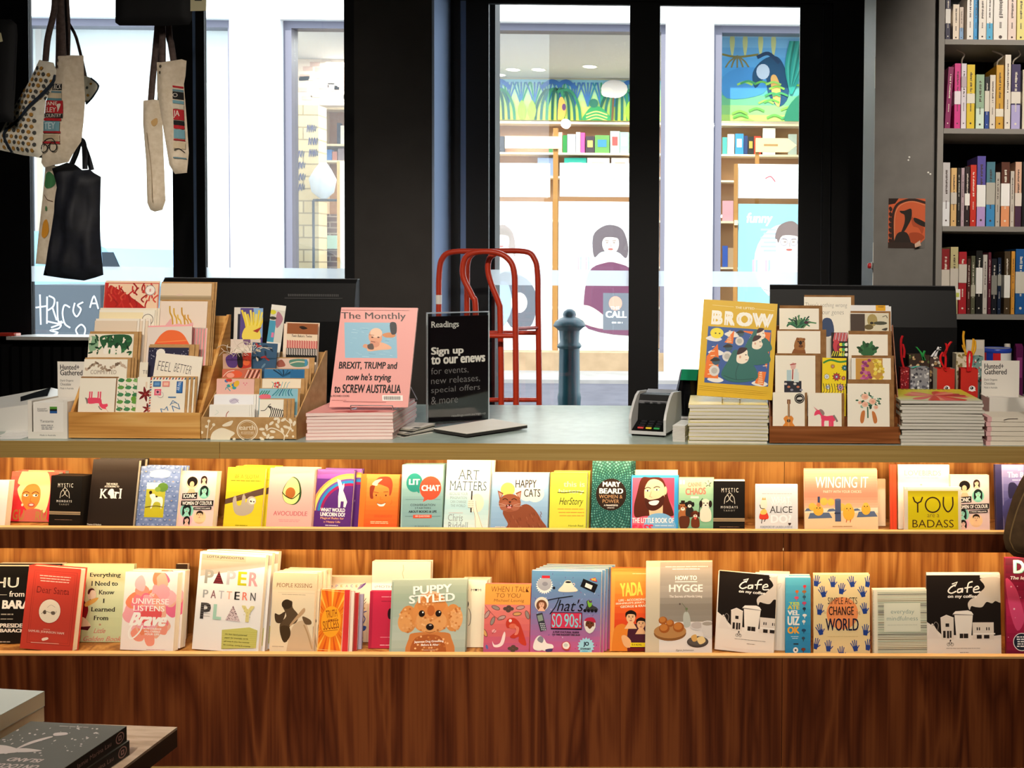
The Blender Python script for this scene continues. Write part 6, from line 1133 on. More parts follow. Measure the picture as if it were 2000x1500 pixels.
b = MB(); b.hexa([(-w+.022, .074, .1025), (w-.014, .074, .1025), (w-.014, .118, .1172), (-w+.022, .118, .1172), (-w+.022, .074, .1040), (w-.014, .074, .1040), (w-.014, .118, .1187), (-w+.022, .118, .1187)], mat('1c2632', .1)); b.build('screen', o)
for r in range(4):
    for c in range(3):
        col = ('d84a4a', 'e8c83a', '3aa45a')[c] if r == 0 else '26262a'
        y0 = .010+r*.0115; zz = .018+(y0-.004)*.4314; kx = -.026+c*.026
        b = MB(); b.box(kx-.009, kx+.009, y0, y0+.008, zz+.0012, zz+.0052, mat(col, .4)); b.build('key', o)
for c in range(3):
    b = MB(); b.box(-.03+c*.026, -.014+c*.026, .0565, .0600, .0945, .0975, mat('3a3a3e', .4)); b.build('function_key', o)
# scanner, papers
q = PZ(1345, 800, ZT); sx, sy = q.x, 3.02
o = thing('barcode_scanner', 'black barcode scanner with green window standing behind the yellow magazines', 'scanner', TR(P(1345, 760, sy).x, sy, ZT) @ RZ(D(-10)))
b = MB(); b.lathe([(.05, 0), (.052, .004), (.048, .010), (.02, .016), (.016, .02)], mat('d8d8d8', .3), 24); b.build('base_plate', o)
zt_ = P(1345, 722, sy).z-ZT
b = MB(); rows = []
for t in range(9):
    u = t/8; ww = .034+.012*sin(pi*min(1, u*1.2))*(1-u*.3); dd = .032; z = .02+u*(zt_-.02)
    rows.append([Vector((ww*(1 if abs(cos(k)) > .7 else .85)*cos(k)*(1 if u < .95 else .9), dd*sin(k)+u*.02, z)) for k in [2*pi*j/16 for j in range(16)]])
b.grid(rows, BLACKG, True); b.cap(rows[0], BLACKG, True); b.cap(rows[-1], BLACKG); b.build('body', o)
b = MB(); z = zt_-.022; b.hexa([(-.02, -.036, z-.008), (.034, -.036, z-.008), (.034, -.012, z+.024), (-.02, -.012, z+.024), (-.02, -.030, z-.008), (.034, -.030, z-.008), (.034, -.004, z+.025), (-.02, -.004, z+.025)], mat('1f8a62', .1)); b.build('scan_window', o)
pile(1313, 1338, 865, 2.64, 14, .0028, .10, 'e8e6e4', 'small white card in the short stack beside the terminal', 'white cards beside the terminal', -12, pg=GREYP, jit=.0008, name='loose_card', cat='card', wob=.6)
# yellow magazines
zb_ = pile(1345, 1500, 871, 2.612, 11, .0096, .19, 'e4d88a', 'cream edged magazine in the stack under the yellow cover', 'magazines under the yellow cover', 0, lambda a: (a.R(0, 0, 100, 140, 'e8c62a'), a.B([(20, 100), (50, 92), (90, 105), (70, 112)], '3a6a8a'), a.B([(10, 110), (40, 105), (60, 114)], 'f0ead8')), GREYP, .0026, toplabel='yellow magazine on top of the flat stack', wob=.8)
def art(a):
    a.v(1140, 560, .21336); a.ox -= 2; a.R(1000, 150, 1790, 1050, 'd8ae24'); a.L([(1130, 205), (1330, 210)], 3, 'f2e2a0'); a.L([(1530, 215), (1710, 222)], 3, 'f2e2a0'); a.T('THE LIFTED', 1345, 203, 1525, 225, 'f4eac0', .02)
    for t, x0, x1 in (('B', 1130, 1235), ('R', 1252, 1350), ('O', 1362, 1515), ('W', 1510, 1705)): a.T(t, x0, 255, x1, 388, 'f4f0e4', .07)
    a.R(1105, 408, 1695, 935, '3a5a9a')
    for q, c in (((1110, 520), 'e8e4dc'), ((1280, 470), 'e8e4dc'), ((1150, 900), 'e8e4dc'), ((1560, 910), 'e8e4dc'), ((1140, 650), 'e8e4dc')): a.B([(q[0]-20, q[1]), (q[0]+50, q[1]-30), (q[0]+130, q[1]), (q[0]+90, q[1]+26), (q[0]+20, q[1]+22)], c)
    a.E(1190, 468, 62, 50, 'f0dc3a', 20); [a.E(q, 470, 8, 6, '1a1a1a', 8) for q in (1178, 1215)]
    for p in ([(1265, 550), (1350, 430), (1345, 560)], [(1100, 890), (1110, 690), (1205, 570), (1220, 680), (1230, 890)], [(1400, 430), (1690, 430), (1680, 560), (1600, 480)], [(1620, 640), (1690, 560), (1670, 770)], [(1570, 910), (1600, 800), (1670, 800), (1650, 930)]):
        a.G(p, 'e8742a'); x0, x1, y0, y1 = min(u for u, w in p), max(u for u, w in p), min(w for u, w in p), max(w for u, w in p)
        for q in range(7): yy = y0+(y1-y0)*(q+.7)/7.5; xx = (x0+x1)/2; ww = (x1-x0)*.26*(.3+q/9); a.L([(xx-ww, yy), (xx+ww, yy-6)], 7, 'f6dcae'); a.z -= a.STEP*.7
    for x, y, r in ((1190, 820, 48), (1300, 680, 46), (1405, 530, 40)): a.E(x, y, r, r*1.05, 'd8d4cc', 18); a.E(x, y, r*.6, r*.6, 'b8b4ac', 14); a.E(x+8, y-r*1.9, r*.8, r*.8, '3a5a6a', 12); a.B([(x-r, y-r*1.9), (x, y-r*2.5), (x+r, y-r*2.1), (x, y-r*1.8)], '2a2420')
    for x, y, k in ((1590, 540, .72), (1560, 640, .86), (1430, 790, 1)):
        a.B([(x-175*k, y+60*k), (x-120*k, y-70*k), (x-60*k, y-180*k), (x+30*k, y-110*k), (x+130*k, y-30*k), (x+165*k, y+70*k), (x+60*k, y+115*k), (x-90*k, y+120*k)], '2f6a62'); fx, fy = x+20*k, y-130*k
        a.B([(fx-60*k, fy+60*k), (fx-55*k, fy-20*k), (fx-20*k, fy-60*k), (fx+30*k, fy-50*k), (fx+38*k, fy-5*k), (fx+52*k, fy+18*k), (fx+35*k, fy+60*k), (fx-10*k, fy+80*k)], 'f2e2cc'); a.B([(fx-62*k, fy-5*k), (fx-40*k, fy-68*k), (fx+30*k, fy-68*k), (fx+10*k, fy-35*k), (fx-30*k, fy-10*k)], '3a1c1c'); a.E(fx+22*k, fy-5*k, 9*k, 5*k, '1a1010', 8); a.L([(fx+20*k, fy+42*k), (fx+40*k, fy+40*k)], 5*k, 'a83a34'); a.E(fx-30*k, fy+18*k, 10*k, 14*k, 'd8a48a', 8)
    a.C([(1410, 740), (1390, 830), (1400, 890)], 5, '1e4a44'); a.C([(1280, 860), (1400, 890), (1560, 870)], 5, '1e4a44')
    for q in range(3): a.L([(1060, 965+q*18), (1690, 985+q*16)], 2, 'c8a418')
book('yellow magazine with three drawn figures standing on the easel', (1361, 593, 1509, 779), art, c='d8ae24', t=.008, Y=2.645, z0=zb_+.0065, lean=13, rot=3.4, name='magazine', cat='magazine', pg=WHITE, rough=.35)
q = P(1428, 780, 2.645); easel('wire easel holding up the yellow magazine', q.x, 2.645, zb_+.0005, .05, .1, 13)
# bright magazine pile and the notecard boxes
def art(a):
    a.grad(0, 0, 100, 150, ['e8d83a', 'd8d040', 'e8e4b0', '6ab4d0'], 8); random.seed(5)
    for q in range(26): t = random.uniform(0, 2*pi); a.B([(52, 60), (52+30*cos(t-.2), 70+38*sin(t-.2)), (52+40*cos(t), 70+50*sin(t)), (52+30*cos(t+.2), 70+38*sin(t+.2))], random.choice(('d84a3a', 'e8706a', 'f0a080', 'b83038'))); a.z -= a.STEP*.7
    a.z += a.STEP*2; [a.R(14+q*6, 3, 18+q*6, 7, '3a4a2a') for q in range(12)]
pile(1760, 1921, 872, 2.605, 14, .0086, .25, 'b8b4a4', 'grey edged magazine in the tall stack under the bright cover', 'magazines under the bright cover', 0, art, GREYP, .0036, toplabel='bright yellow and red magazine on top of the tall stack', wob=1.0)
for i in range(6):
    q0, q1 = P(1926+(i % 2)*2, 866, 2.612), P(2030, 866, 2.612)
    b = MB(); b.box(q0.x, q1.x, 2.612, 2.72, 0, .0122, mat('ece2d0', .6)); b.box(q0.x-.0006, q0.x+.012, 2.6114, 2.7206, -.0002, .0124, mat('e8b4b4', .6))
    if i == 5: b.tube(smooth_path([(q0.x+.045, 2.6105, .005), (q0.x+.06, 2.6105, .0085), (q0.x+.085, 2.6105, .009)], 4), .0007, mat('3a3430'), 5)
    o = b.build('notecard_box', None, TR(0, 0, ZT+.0006+i*.0135)); tag(o, 'cream notecard box on top of the short stack' if i == 5 else 'cream notecard box with pink end in the short stack', 'stationery box', 'cream notecard boxes' if i < 5 else None)

# chocolate display boxes
CARD = mat('e6e0d6', .6)
def chocbox(label, x0, x1, yb, ytop_front, yh0, xh0, xh1, Y, z, dep, frontart, bars=6, front_open=True):
    p0, p1 = P(x0, yb, Y), P(x1, yb, Y); w = p1.x-p0.x; hf = P(x0, ytop_front, Y).z-z; hh = P(xh0, yh0, Y+dep).z-z; s = FPX/Y
    o = thing('display_box', label, 'display box', TR(p0.x, Y, z)); t = .0012; b = MB()
    if front_open:
        lo_ = hf*.18; b.box(0, w, 0, t, 0, lo_, CARD); b.box(0, w*.1, 0, t, lo_, hf, CARD); b.box(w*.9, w, 0, t, lo_, hf, CARD)
    else: b.box(0, w, 0, t, 0, hf, CARD)
    a = Art(b, (0, 0, 100, 100*hf/w), (0, 0, hf), (w/100, 0, 0), (0, 0, -w/100), (0, -1, 0), rough=.6); frontart(a)
    b.box(0, t, t, dep, 0, hf*.97, CARD); b.box(w-t, w, t, dep, 0, hf*.97, CARD); b.box(t, w-t, t, dep, 0, t, CARD); b.build('tray', o)
    b = MB(); b.box(0, w, dep, dep+t, 0, hh, CARD); s2 = w/100
    a = Art(b, (0, 0, 100, hh/s2), (0, dep, hh), (s2, 0, 0), (0, 0, -s2), (0, -1, 0), rough=.6)
    a.T('Hunted+', 7, 8, 58, 22, '1a1a1a', .02); a.T('Gathered', 7, 22, 66, 37, '1a1a1a', .02); a.T('Dark Organic', 7, 48, 42, 55, '2a2a2a', .0); a.T('Chocolate', 7, 57, 35, 64, '2a2a2a', .0); a.T('Made in Australia', 7, 69, 42, 74, '4a4a4a')
    b.build('header', o)
    n = bars; first = None
    for i in range(n):
        b = MB(); bw, bt = w*.78, (dep-.012)/n*.8; b.box(-bw/2, bw/2, 0, bt, 0, hf*.93, mat('efeae2', .5))
        if i == 0:
            a = Art(b, (0, 0, 100, 100*hf*.93/bw), (-bw/2, 0, hf*.93), (bw/100, 0, 0), (0, 0, -bw/100), (0, -1, 0)); 
            a.T('Hunted+', 14, 18, 44, 24, '3a3a3a'); a.T('Gathered', 14, 24, 46, 30, '3a3a3a'); a.R(54, 14, 78, 22, '5a9a3a'); a.R(54, 22, 78, 28, '1a1a1a'); a.R(54, 28, 78, 36, '2a5a9a'); a.T('Tanzania', 22, 58, 66, 66, '2a2a2a'); a.greek(24, 74, 66, 92, '8a8a8a', 3, 3)
        if i > 1: ob = dup(first, TR(p0.x+w/2, Y+.004+i*(dep-.012)/n, z+.0016))
        else: ob = b.build('chocolate_bar', None, TR(p0.x+w/2, Y+.004+i*(dep-.012)/n, z+.0016)); first = ob
        if i: tag(ob, 'white wrapped chocolate bar behind the front one in '+label[:label.index(' box')+4], 'chocolate bar', 'bars in '+label)
        else: tag(ob, 'front white chocolate bar in '+label[:label.index(' box')+4], 'chocolate bar')
def art(a): a.T('Made in Australia', 30, 87, 70, 91, '3a3a3a')
chocbox('white chocolate box beside the oak card rack', 55, 132, 861, 782, 706, 113, 190, 2.634, ZT+.0004, .118, art)
def art(a): a.T('Hunted+', 26, 38, 54, 48, '3a3a3a'); a.T('Gathered', 26, 48, 56, 58, '3a3a3a')
chocbox('cream chocolate box behind the notecard stack', 1932, 2008, 812, 776, 704, 1928, 2004, 2.80, ZT+.0004, .09, art, 4, False)

# the grey device and slips at the far end
YD = 2.74; q = P(2, 860, YD)
o = thing('receipt_printer', 'pale grey curved receipt printer with dark glossy lid beside the chocolate box', 'printer', TR(P(-20, 850, YD).x, YD, ZT+.0004))
X_ = o.location.x; Z_ = ZT+.0004; K_ = lambda px, py, Y, dz=0: (lambda p: (p.x-X_, Y-YD, p.z-Z_+dz))(P(px, py, Y)); YK = YD+.17; PLA = mat('d4d1cb', .3)
tf = [K_(-20, 800, YD), K_(40, 792, YD), K_(88, 786, YD+.02), K_(112, 790, YD+.03)]; tk = [K_(-20, 779, YK), K_(40, 768, YK), K_(100, 757, YK), K_(122, 762, YK)]
b = MB(); n_ = len(tf); lo_ = [(p[0], p[1], 0) for p in tf]; lk = [(p[0], p[1], 0) for p in tk]
b.grid([lo_, tf], PLA); b.grid([tf, tk], PLA); b.grid([tk, lk], PLA); b.grid([lk, lo_], PLA); b.face([lo_[0], tf[0], tk[0], lk[0]], PLA); b.face([lo_[-1], lk[-1], tk[-1], tf[-1]], PLA); b.build('body', o)
b = MB(); vm = lambda a, c, t: Vector(a)*(1-t)+Vector(c)*t+Vector((0, 0, .0008))
g0 = [vm(tf[1], tk[1], .30), vm(tf[2], tk[2], .42), vm(tf[2], tk[2], .95), vm(tf[1], tk[1], .62)]; b.hexa(g0+[p+Vector((0, 0, .0022)) for p in g0], mat('23262a', .08)); b.build('lid', o)
for i in range(3):
    p = PZ(12+i*9, 858-i*6, ZT); b = MB(); w = .035; b.grid([[Vector((-w+.01*k, -.03+.0015*k*k*.2, .001+i*.0022+.0006*k)) for k in range(8)], [Vector((-w+.01*k, .035, .001+i*.0022+.0002*k*k*.3)) for k in range(8)]], mat('eceae6', .7))
    b2 = MB(); b2.box(-.04, .035, -.03, .035, .0004+i*.0012, .0012+i*.0012, mat('eceae6', .7)); o = b2.build('receipt_slip', None, TR(p.x, p.y+.03, ZT) @ RZ(D(8+i*12))); tag(o, 'white paper slip in the small pile by the chocolate box', 'paper slip', 'paper slips by the chocolate box')

# monitors, seen from behind
def monitor(label, x0, x1, yt, Y, yaw, slot):
    a0, a1 = P(x0, yt, Y), P(x1, yt, Y); w = a1.x-a0.x; zt2 = (a0.z+a1.z)/2; h = w*.62
    o = thing('monitor', label, 'monitor', TR((a0.x+a1.x)/2, Y, 0) @ RZ(D(yaw)))
    z1 = zt2; z0 = max(zt2-h, ZT+.06); b = MB(); hw = w/2
    b.prism([(.016, z0), (.016, z1), (.004, z1), (-.006, z1-.012), (-.03, z1-h*.35), (-.03, z0+.05), (-.004, z0)], 'X', -hw, hw, BLACK); b.build('housing', o)
    b = MB(); b.box(-hw, hw, .0162, .024, z0, z1, BLACKM); b.box(-hw, hw, .004, .024, z1+.0002, z1+.003, mat('3a3a3c', .35)); b.build('bezel', o)
    b = MB(); b.box(-hw+.02, hw-.02, .0242, .025, z0+.02, z1-.02, mat('14161c', .1)); b.build('screen', o)
    b = MB(); b.prism([(-.034, ZT+.02), (-.034, z0+.16), (-.0305, z0+.16), (-.0305, z0), (-.004, z0-.002), (.01, z0-.002), (.01, ZT+.02)], 'X', -.05, .05, BLACKM); b.build('neck', o)
    b = MB(); b.box(-.13, .13, -.10, .11, ZT+.0005, ZT+.016, BLACKM); b.build('base_plate', o)
    if slot:
        b = MB(); z = z1-.052; [b.box(hw-.22+k*.006, hw-.216+k*.006, -.0155, -.013, z-.004, z+.004, mat('4a4a4a', .5)) for k in range(28)]; b.box(hw-.23, hw-.04, -.0185, -.013, z-.012, z-.008, mat('3a3a3a', .4)); b.build('vent', o)
    return o
monitor('black monitor with a vent row behind the oak and cardboard racks', 320, 697, 545, 3.10, 0, True)
m2 = monitor('black monitor behind the cherry card rack', 1504, 1866, 559, 3.05, 0, False)
q = P(1874, 574, 3.05); b = MB(); b.box(q.x-.011, q.x+.008, 3.071, 3.0718, q.z-.02, q.z+.015, WHITE); b.box(q.x-.006, q.x+.004, 3.0702, 3.0709, q.z-.011, q.z+.003, mat('c8d060')); o = b.build('sticky_note', m2); o.matrix_parent_inverse = m2.matrix_world.inverted(); o['label'] = 'white note tab stuck on the edge'

# ================================================================== the bookcase behind the till
GSH = mat('8f8a84', .5); YB = 3.40
bx0, bx1 = P(1830.5, 300, YB).x, P(2140, 300, YB).x; DB = .30
bc = thing('bookcase', 'tall grey bookcase with black back holding rows of books', 'bookcase', TR(bx0, YB, 0)); wB = bx1-bx0
b = MB(); b.box(0, P(1842, 300, YB).x-bx0, 0, DB, .003, 2.7, GSH); b.build('side_panel', bc)
b = MB(); b.box(wB-.02, wB, 0, DB, .003, 2.7, GSH); b.build('side_panel', bc)
b = MB(); b.box(.023, wB-.0205, DB-.012, DB, .003, 2.7, BLACKM); b.build('back_panel', bc)
SHY = [P(1900, y, YB).z for y in (77, 251, 442, 614)]; TH = P(1900, 251, YB).z-P(1900, 261, YB).z
for z in SHY+[SHY[3]-.33, SHY[3]-.66, .1, SHY[0]+.32]:
    b = MB(); b.box(.0225, wB-.0205, 0, DB-.0125, z-TH, z, GSH); b.build('shelf', bc)
# (left, right, top, spine colour, second colour for the foot, wrap, words)
def bookrow(row, ky, items, where):
    zs = SHY[row]
    for it in items:
        x0, x1, yt, c, foot, wrap, desc = it[:7]; lean = it[7] if len(it) > 7 else 0
        X0, X1 = 1680+x0*.22663, 1680+x1*.22663; py = ky+yt*.22663; Y = YB+.018+random.uniform(0, .012)
        p0, p1 = P(X0, 400, Y), P(X1, 400, Y); w = (p1.x-p0.x)*.97; h = P(X0, py, Y).z-zs-.001; d = .15; zo = zs+.0006
        M = TR((p0.x+p1.x)/2, Y, zo)
        if lean: M = TR(p1.x-h*sin(D(lean))-.001, Y, zo) @ RY(D(lean)) @ TR(-w/2, 0, 0)
        o = thing('book', f'{desc} on the {where} of the grey bookcase', 'book', M, None)
        b = MB(); k = .0016; b.box(-w/2, w/2, 0, k, 0, h, mat(c, .45)); b.box(-w/2, -w/2+k, k, d, 0, h, mat(c, .45)); b.box(w/2-k, w/2, k, d, 0, h, mat(c, .45))
        W_ = 100*w/h; a = Art(b, (0, 0, W_, 100), (-w/2, 0, h), (h/100, 0, 0), (0, 0, -h/100), (0, -1, 0))
        dark = sum(int(c[i:i+2], 16) for i in (0, 2, 4)) < 330; tc = 'e8e0d0' if dark else '4a3a34'
        if foot: a.R(0, 62, W_, 100, foot)
        random.seed(int(x0*3+row)); y = 12
        while y < 50: l = random.uniform(.8, 2.2); a.R(W_*(.36+.06*random.random()), y, W_*(.56+.12*random.random()), y+l, tc); y += l+.55+(1.6 if random.random() < .15 else 0); a.z -= a.STEP*.7
        [a.R(W_*.42, 60+q*2.2, W_*.58, 61.4+q*2.2, tc) for q in range(6)]; a.E(W_/2, 91, W_*.13, W_*.13, tc, 10); b.build('cover', o)
        p = MB(); p.box(-w/2+k+.0003, w/2-k-.0003, k+.0003, d-.002, .001, h-.003, PAGEX); p.build('page_block', o)
        if wrap:
            u, v, cc = wrap; q = MB(); q.box(-w/2-.0007, w/2+.0007, -.0014, .11, h*(1-v), h*(1-u), mat(cc, .7)); q.build('paper_slip', o)
        if it[8:] and it[8]: q = MB(); random.seed(int(x0)); q.tube(smooth_path([(0, .04, h-.01), (0, .035, h+.02), (random.uniform(-.02, .03), .03, h+.04), (random.uniform(-.03, .04), .02, h+.055)], 4), .0035, mat('a89c90', .7), 5, .15); q.build('bookmark_slip', o)
random.seed(21)
bookrow(0, 0, [(716, 756, -40, '2a2440', None, (.3, .62, 'f4f0e8'), 'slim dark blue book with a pale wrap'), (778, 832, 36, 'f2e2cc', None, None, 'broad cream book standing second from the upright'), (836, 868, 60, 'd8c8b8', '8ab0d8', None, 'slim beige book with pale blue foot'), (898, 954, -60, 'f6f2ea', None, None, 'white book before the bright blue spine'), (957, 994, -50, '2e9ad8', None, None, 'bright blue slim book'), (1000, 1062, -40, 'f4ece0', None, None, 'white book after the blue one'), (1067, 1120, -55, 'f2efe8', '52b4e0', None, 'white book with sky blue foot'), (1127, 1246, -60, 'f6f2ea', None, None, 'thick white book'), (1251, 1320, -50, 'f2dcd0', None, None, 'peach white book beside the thick white one'), (1327, 1396, -40, 'f0e48a', None, None, 'pale yellow book'), (1402, 1470, -50, 'e8ece0', None, None, 'pale green white book')], 'top shelf')
bookrow(1, 0, [(748, 794, 575, '8a1a5a', None, None, 'dark magenta book leaning sideways', 3), (800, 852, 545, 'd83a8a', None, (.42, .62, 'f4e8ee'), 'hot pink book with a pale slip'), (858, 902, 545, 'e4dce4', None, (.2, .36, 'c8b8c0'), 'slim lilac white book', 0, 1), (907, 974, 555, 'e8c832', None, (.45, .6, 'f0ead8'), 'yellow book before the green one'), (985, 1056, 640, '9ab89a', 'd8ecdc', None, 'short sage green book'), (1062, 1098, 660, '14141a', '2a4a9a', (.27, .66, 'e8e0d0'), 'black and navy book with a cream slip'), (1104, 1152, 645, 'e6dccc', None, None, 'cream book between the navy and mustard ones'), (1158, 1220, 558, 'dca83a', None, (.68, .8, 'f4ecd8'), 'mustard yellow book', 0, 1), (1232, 1282, 470, 'efe6d6', None, None, 'tallest cream book', 0), (1288, 1366, 552, '3a2e5c', 'b8b0e0', (.42, .6, 'f0e8dc'), 'dark purple book with a white slip', 0, 1), (1384, 1440, 600, 'e8e0c8', None, None, 'cream book past the purple one')], 'second shelf')
bookrow(2, 300, [(710, 772, 75, 'c8c4c4', 'e8e8ea', None, 'grey white book at the upright'), (782, 830, 122, 'e0b87a', None, (.42, .62, 'd0c8bc'), 'tan book with a dark red band'), (838, 862, 122, '22201c', None, None, 'slim black book'), (869, 896, 122, 'b8a0a8', None, None, 'slim mauve book'), (902, 942, 110, '2a1a1c', None, (.45, .65, 'f2efe8'), 'dark book with a short white slip'), (948, 1000, 95, 'c8301e', None, None, 'bright red book'), (1005, 1078, 20, '5a50a0', 'b89ad0', (.41, .72, 'f4f2ee'), 'tall purple book in a white wrap'), (1086, 1160, 70, '4a7a8a', '3a8ac0', (.32, .66, 'b8b4a8'), 'teal book in a grey wrap'), (1166, 1204, 160, 'b8b0a4', None, None, 'short grey book'), (1213, 1286, 72, '5a3020', 'e89a6a', (.33, .68, 'f6f4f0'), 'orange patterned book in a white wrap'), (1294, 1326, 150, 'c8c0b4', None, None, 'slim pale grey book'), (1334, 1388, 70, 'e0b498', '4a2a44', (.48, .68, 'e8dcd0'), 'peach book with plum foot'), (1396, 1450, 68, '141418', None, None, 'black book past the peach one')], 'third shelf')
bookrow(3, 300, [(710, 778, 820, '8a1a1e', None, (.32, .66, 'd8cfc2'), 'dark red book in a broad pale wrap'), (786, 852, 803, 'c8bc8a', None, (.32, .66, 'd8cfc2'), 'olive cream book in a broad pale wrap'), (858, 926, 845, 'b0202a', None, (.2, .5, 'd8cfc2'), 'red book with white spine capitals'), (932, 960, 905, '4a2018', None, None, 'slim brown book'), (966, 1000, 880, '5a5a44', None, (.5, .7, 'b8b4a0'), 'slim olive book'), (1008, 1062, 835, '14120f', None, (.27, .68, 'f2f0ea'), 'black book in a tall white wrap'), (1068, 1104, 870, 'c8c2b8', None, None, 'slim pale book beside the tall white wrap'), (1112, 1138, 850, '5a1428', None, None, 'slim maroon book'), (1142, 1188, 905, '12141c', None, (.3, .65, '8a8880'), 'black book in a dull grey wrap'), (1196, 1224, 895, '10203a', None, (.3, .5, '9a988e'), 'slim navy book'), (1252, 1300, 840, '4a3a24', None, (.38, .74, 'f0eee6'), 'patterned brown book in a white wrap'), (1312, 1342, 840, 'd8983a', None, None, 'slim gold book'), (1348, 1440, 820, '1e5a9a', None, (.35, .68, 'd8d2c4'), 'deep blue book in a crooked pale wrap')], 'fourth shelf')

# poster, knob and chips on the pier
q0, q1 = P(1735.5, 387.5, YP), P(1806, 485, YP)
b = MB(); b.box(0, q1.x-q0.x, 0, .0006, 0, q0.z-q1.z, mat('d8643a', .7)); w = q1.x-q0.x; h = q0.z-q1.z
a = Art(b, (245, 385, 555, 815), (0, 0, h), (w/310, 0, 0), (0, 0, -h/430), (0, -1, 0), rough=.7)
a.R(245, 385, 555, 815, 'd8643a'); a.G([(245, 385), (330, 385), (300, 430), (245, 440)], '2a1a14')
for q in range(7): a.B([(248, 470+q*46), (262, 455+q*46), (278, 478+q*46), (262, 500+q*46)], '3a2018')
a.C([(285, 760), (280, 560), (310, 450), (380, 405), (460, 395), (555, 420)], 22, '3a241c'); a.C([(300, 760), (298, 560), (325, 465), (390, 420), (460, 412), (552, 440)], 4, 'e8a878')
a.B([(340, 492), (380, 490), (430, 472), (442, 500), (438, 560), (410, 620), (380, 670), (350, 690), (380, 600), (380, 530), (352, 512)], '2a221c'); a.G([(425, 480), (432, 470), (444, 492)], '2a221c'); a.B([(440, 540), (480, 580), (520, 620), (545, 640), (530, 690), (500, 640), (450, 620)], 'b8502c'); a.B([(465, 550), (555, 590), (550, 630), (470, 590)], '2a221c')
a.B([(320, 690), (400, 680), (440, 770), (450, 815), (300, 815)], '2e241e'); a.R(245, 765, 470, 815, '3a2a22'); a.B([(420, 690), (500, 680), (550, 720), (500, 760), (450, 770)], 'b04a26'); a.G([(470, 815), (555, 735), (555, 815)], '6f6b66')
o = b.build('poster', None, TR(q0.x, YP-.0012, q1.z)); tag(o, 'orange and black postcard of a dog in an arch on the grey pier', 'postcard')
b = MB(); pq = P(545/1412*320+1680, 300+790*.2266, YP); b.grid([[Vector((.0, -.002-.012*t*t, .012-t*.014)), Vector((.02, -.002-.02*t*t, .026-t*.02))] for t in (0, .35, .7, 1)], mat('d8b8a0', .8)); b.build('curled_corner', o, TR(w*.72, 0, h*.02))
b = MB(); q = P(1702, 519, YP)
b.lathe([(.013, 0), (.0135, .003), (.011, .005)], mat('e8e0dc', .4), 16); b.lathe([(.010, .005), (.011, .012), (.008, .017), (.002, .018)], mat('c82a2a', .3), 16)
o = b.build('push_button', None, TR(pa+.001, YP+.03, q.z) @ RY(-pi/2)); tag(o, 'round red push button on the side of the grey pier', 'button')

# ================================================================== the red hand truck
RED = mat('c23a20', .35, 0, .4, coat=.2)
ht = thing('hand_truck', 'red tubular steel hand truck standing behind the counter', 'hand truck', TR(P(956, 790, 4.0).x, 4.0, 0)); ox = ht.location.x
def hp(x, y, Y): p = P(x, y, Y); return (p.x-ox, Y-4.0, p.z)
def tubeo(name, pts, r=.0125, k=5): b = MB(); b.tube(smooth_path(pts, k), r, RED, 10); return b.build(name, ht)
f0 = lambda p: (p[0], p[1], .12)
A = [hp(x, y, 4.12) for x, y in ((857, 790), (857, 600), (858, 535), (864, 505), (885, 492), (950, 491), (1024, 491), (1044, 506), (1050, 535), (1051, 600), (1053, 790))]
tubeo('rear_frame', [f0(A[0])]+A+[f0(A[-1])])
Bp = [hp(x, y, 3.93) for x, y in ((929, 790), (929, 608), (922, 578), (906, 545), (904, 520), (912, 500), (935, 492), (968, 493), (992, 505), (1004, 530), (1006, 590), (1008, 790))]
tubeo('front_frame', [f0(Bp[0])]+Bp+[f0(Bp[-1])])
Cp = [hp(x, y, 4.02) for x, y in ((979, 790), (977, 620), (974, 592), (960, 556), (953, 528), (956, 505), (970, 494))]
tubeo('inner_tube', [f0(Cp[0])]+Cp); Dp = [hp(x, y, 4.05) for x, y in ((913, 790), (912, 560), (914, 510), (925, 494))]; tubeo('inner_tube', [f0(Dp[0])]+Dp)
tubeo('cross_bar', [hp(857, 650, 4.12), hp(1051, 650, 4.12)], .010); tubeo('cross_bar', [hp(929, 656, 3.93), hp(1007, 656, 3.93)], .010); tubeo('cross_bar', [hp(857, 781, 4.12), hp(1053, 781, 4.12)], .010)
for x in (857, 1051): tubeo('side_link', [hp(x, 640, 4.12), hp(929 if x < 900 else 1007, 642, 3.93)], .008)
b = MB(); q = hp(857, 585, 4.12); b.lathe([(.0135, -.02), (.0135, .02)], WHITE, 12, TR(*q)); b.build('label_band', ht)
xl, xr = A[0][0], A[-1][0]; b = MB(); b.box(xl-.02, xr+.02, -.32, .0, .012, .02, RED); b.build('toe_plate', ht)
for x in (xl-.045, xr+.02):
    b = MB(); b.lathe([(.07, 0), (.1, .004), (.105, .02), (.1, .036), (.07, .04)], BLACKM, 24, TR(x-.008, .16, .107) @ RY(pi/2)); b.lathe([(.03, -.004), (.03, .044)], STEEL, 16, TR(x-.008, .16, .107) @ RY(pi/2)); b.build('wheel', ht)
tubeo('axle', [(xl-.05, .16, .107), (xr+.06, .16, .107)], .008, 2); tubeo('strut', [(xl, .12, .12), (xl, .16, .107)], .01, 2); tubeo('strut', [(xr, .12, .12), (xr, .16, .107)], .01, 2); tubeo('strut', [(xl, .12, .12), (xl+.05, -.07, .12), (xl+.05, -.2, .02)], .01, 3); tubeo('strut', [(xr, .12, .12), (xr-.05, -.07, .12), (xr-.05, -.2, .02)], .01, 3)

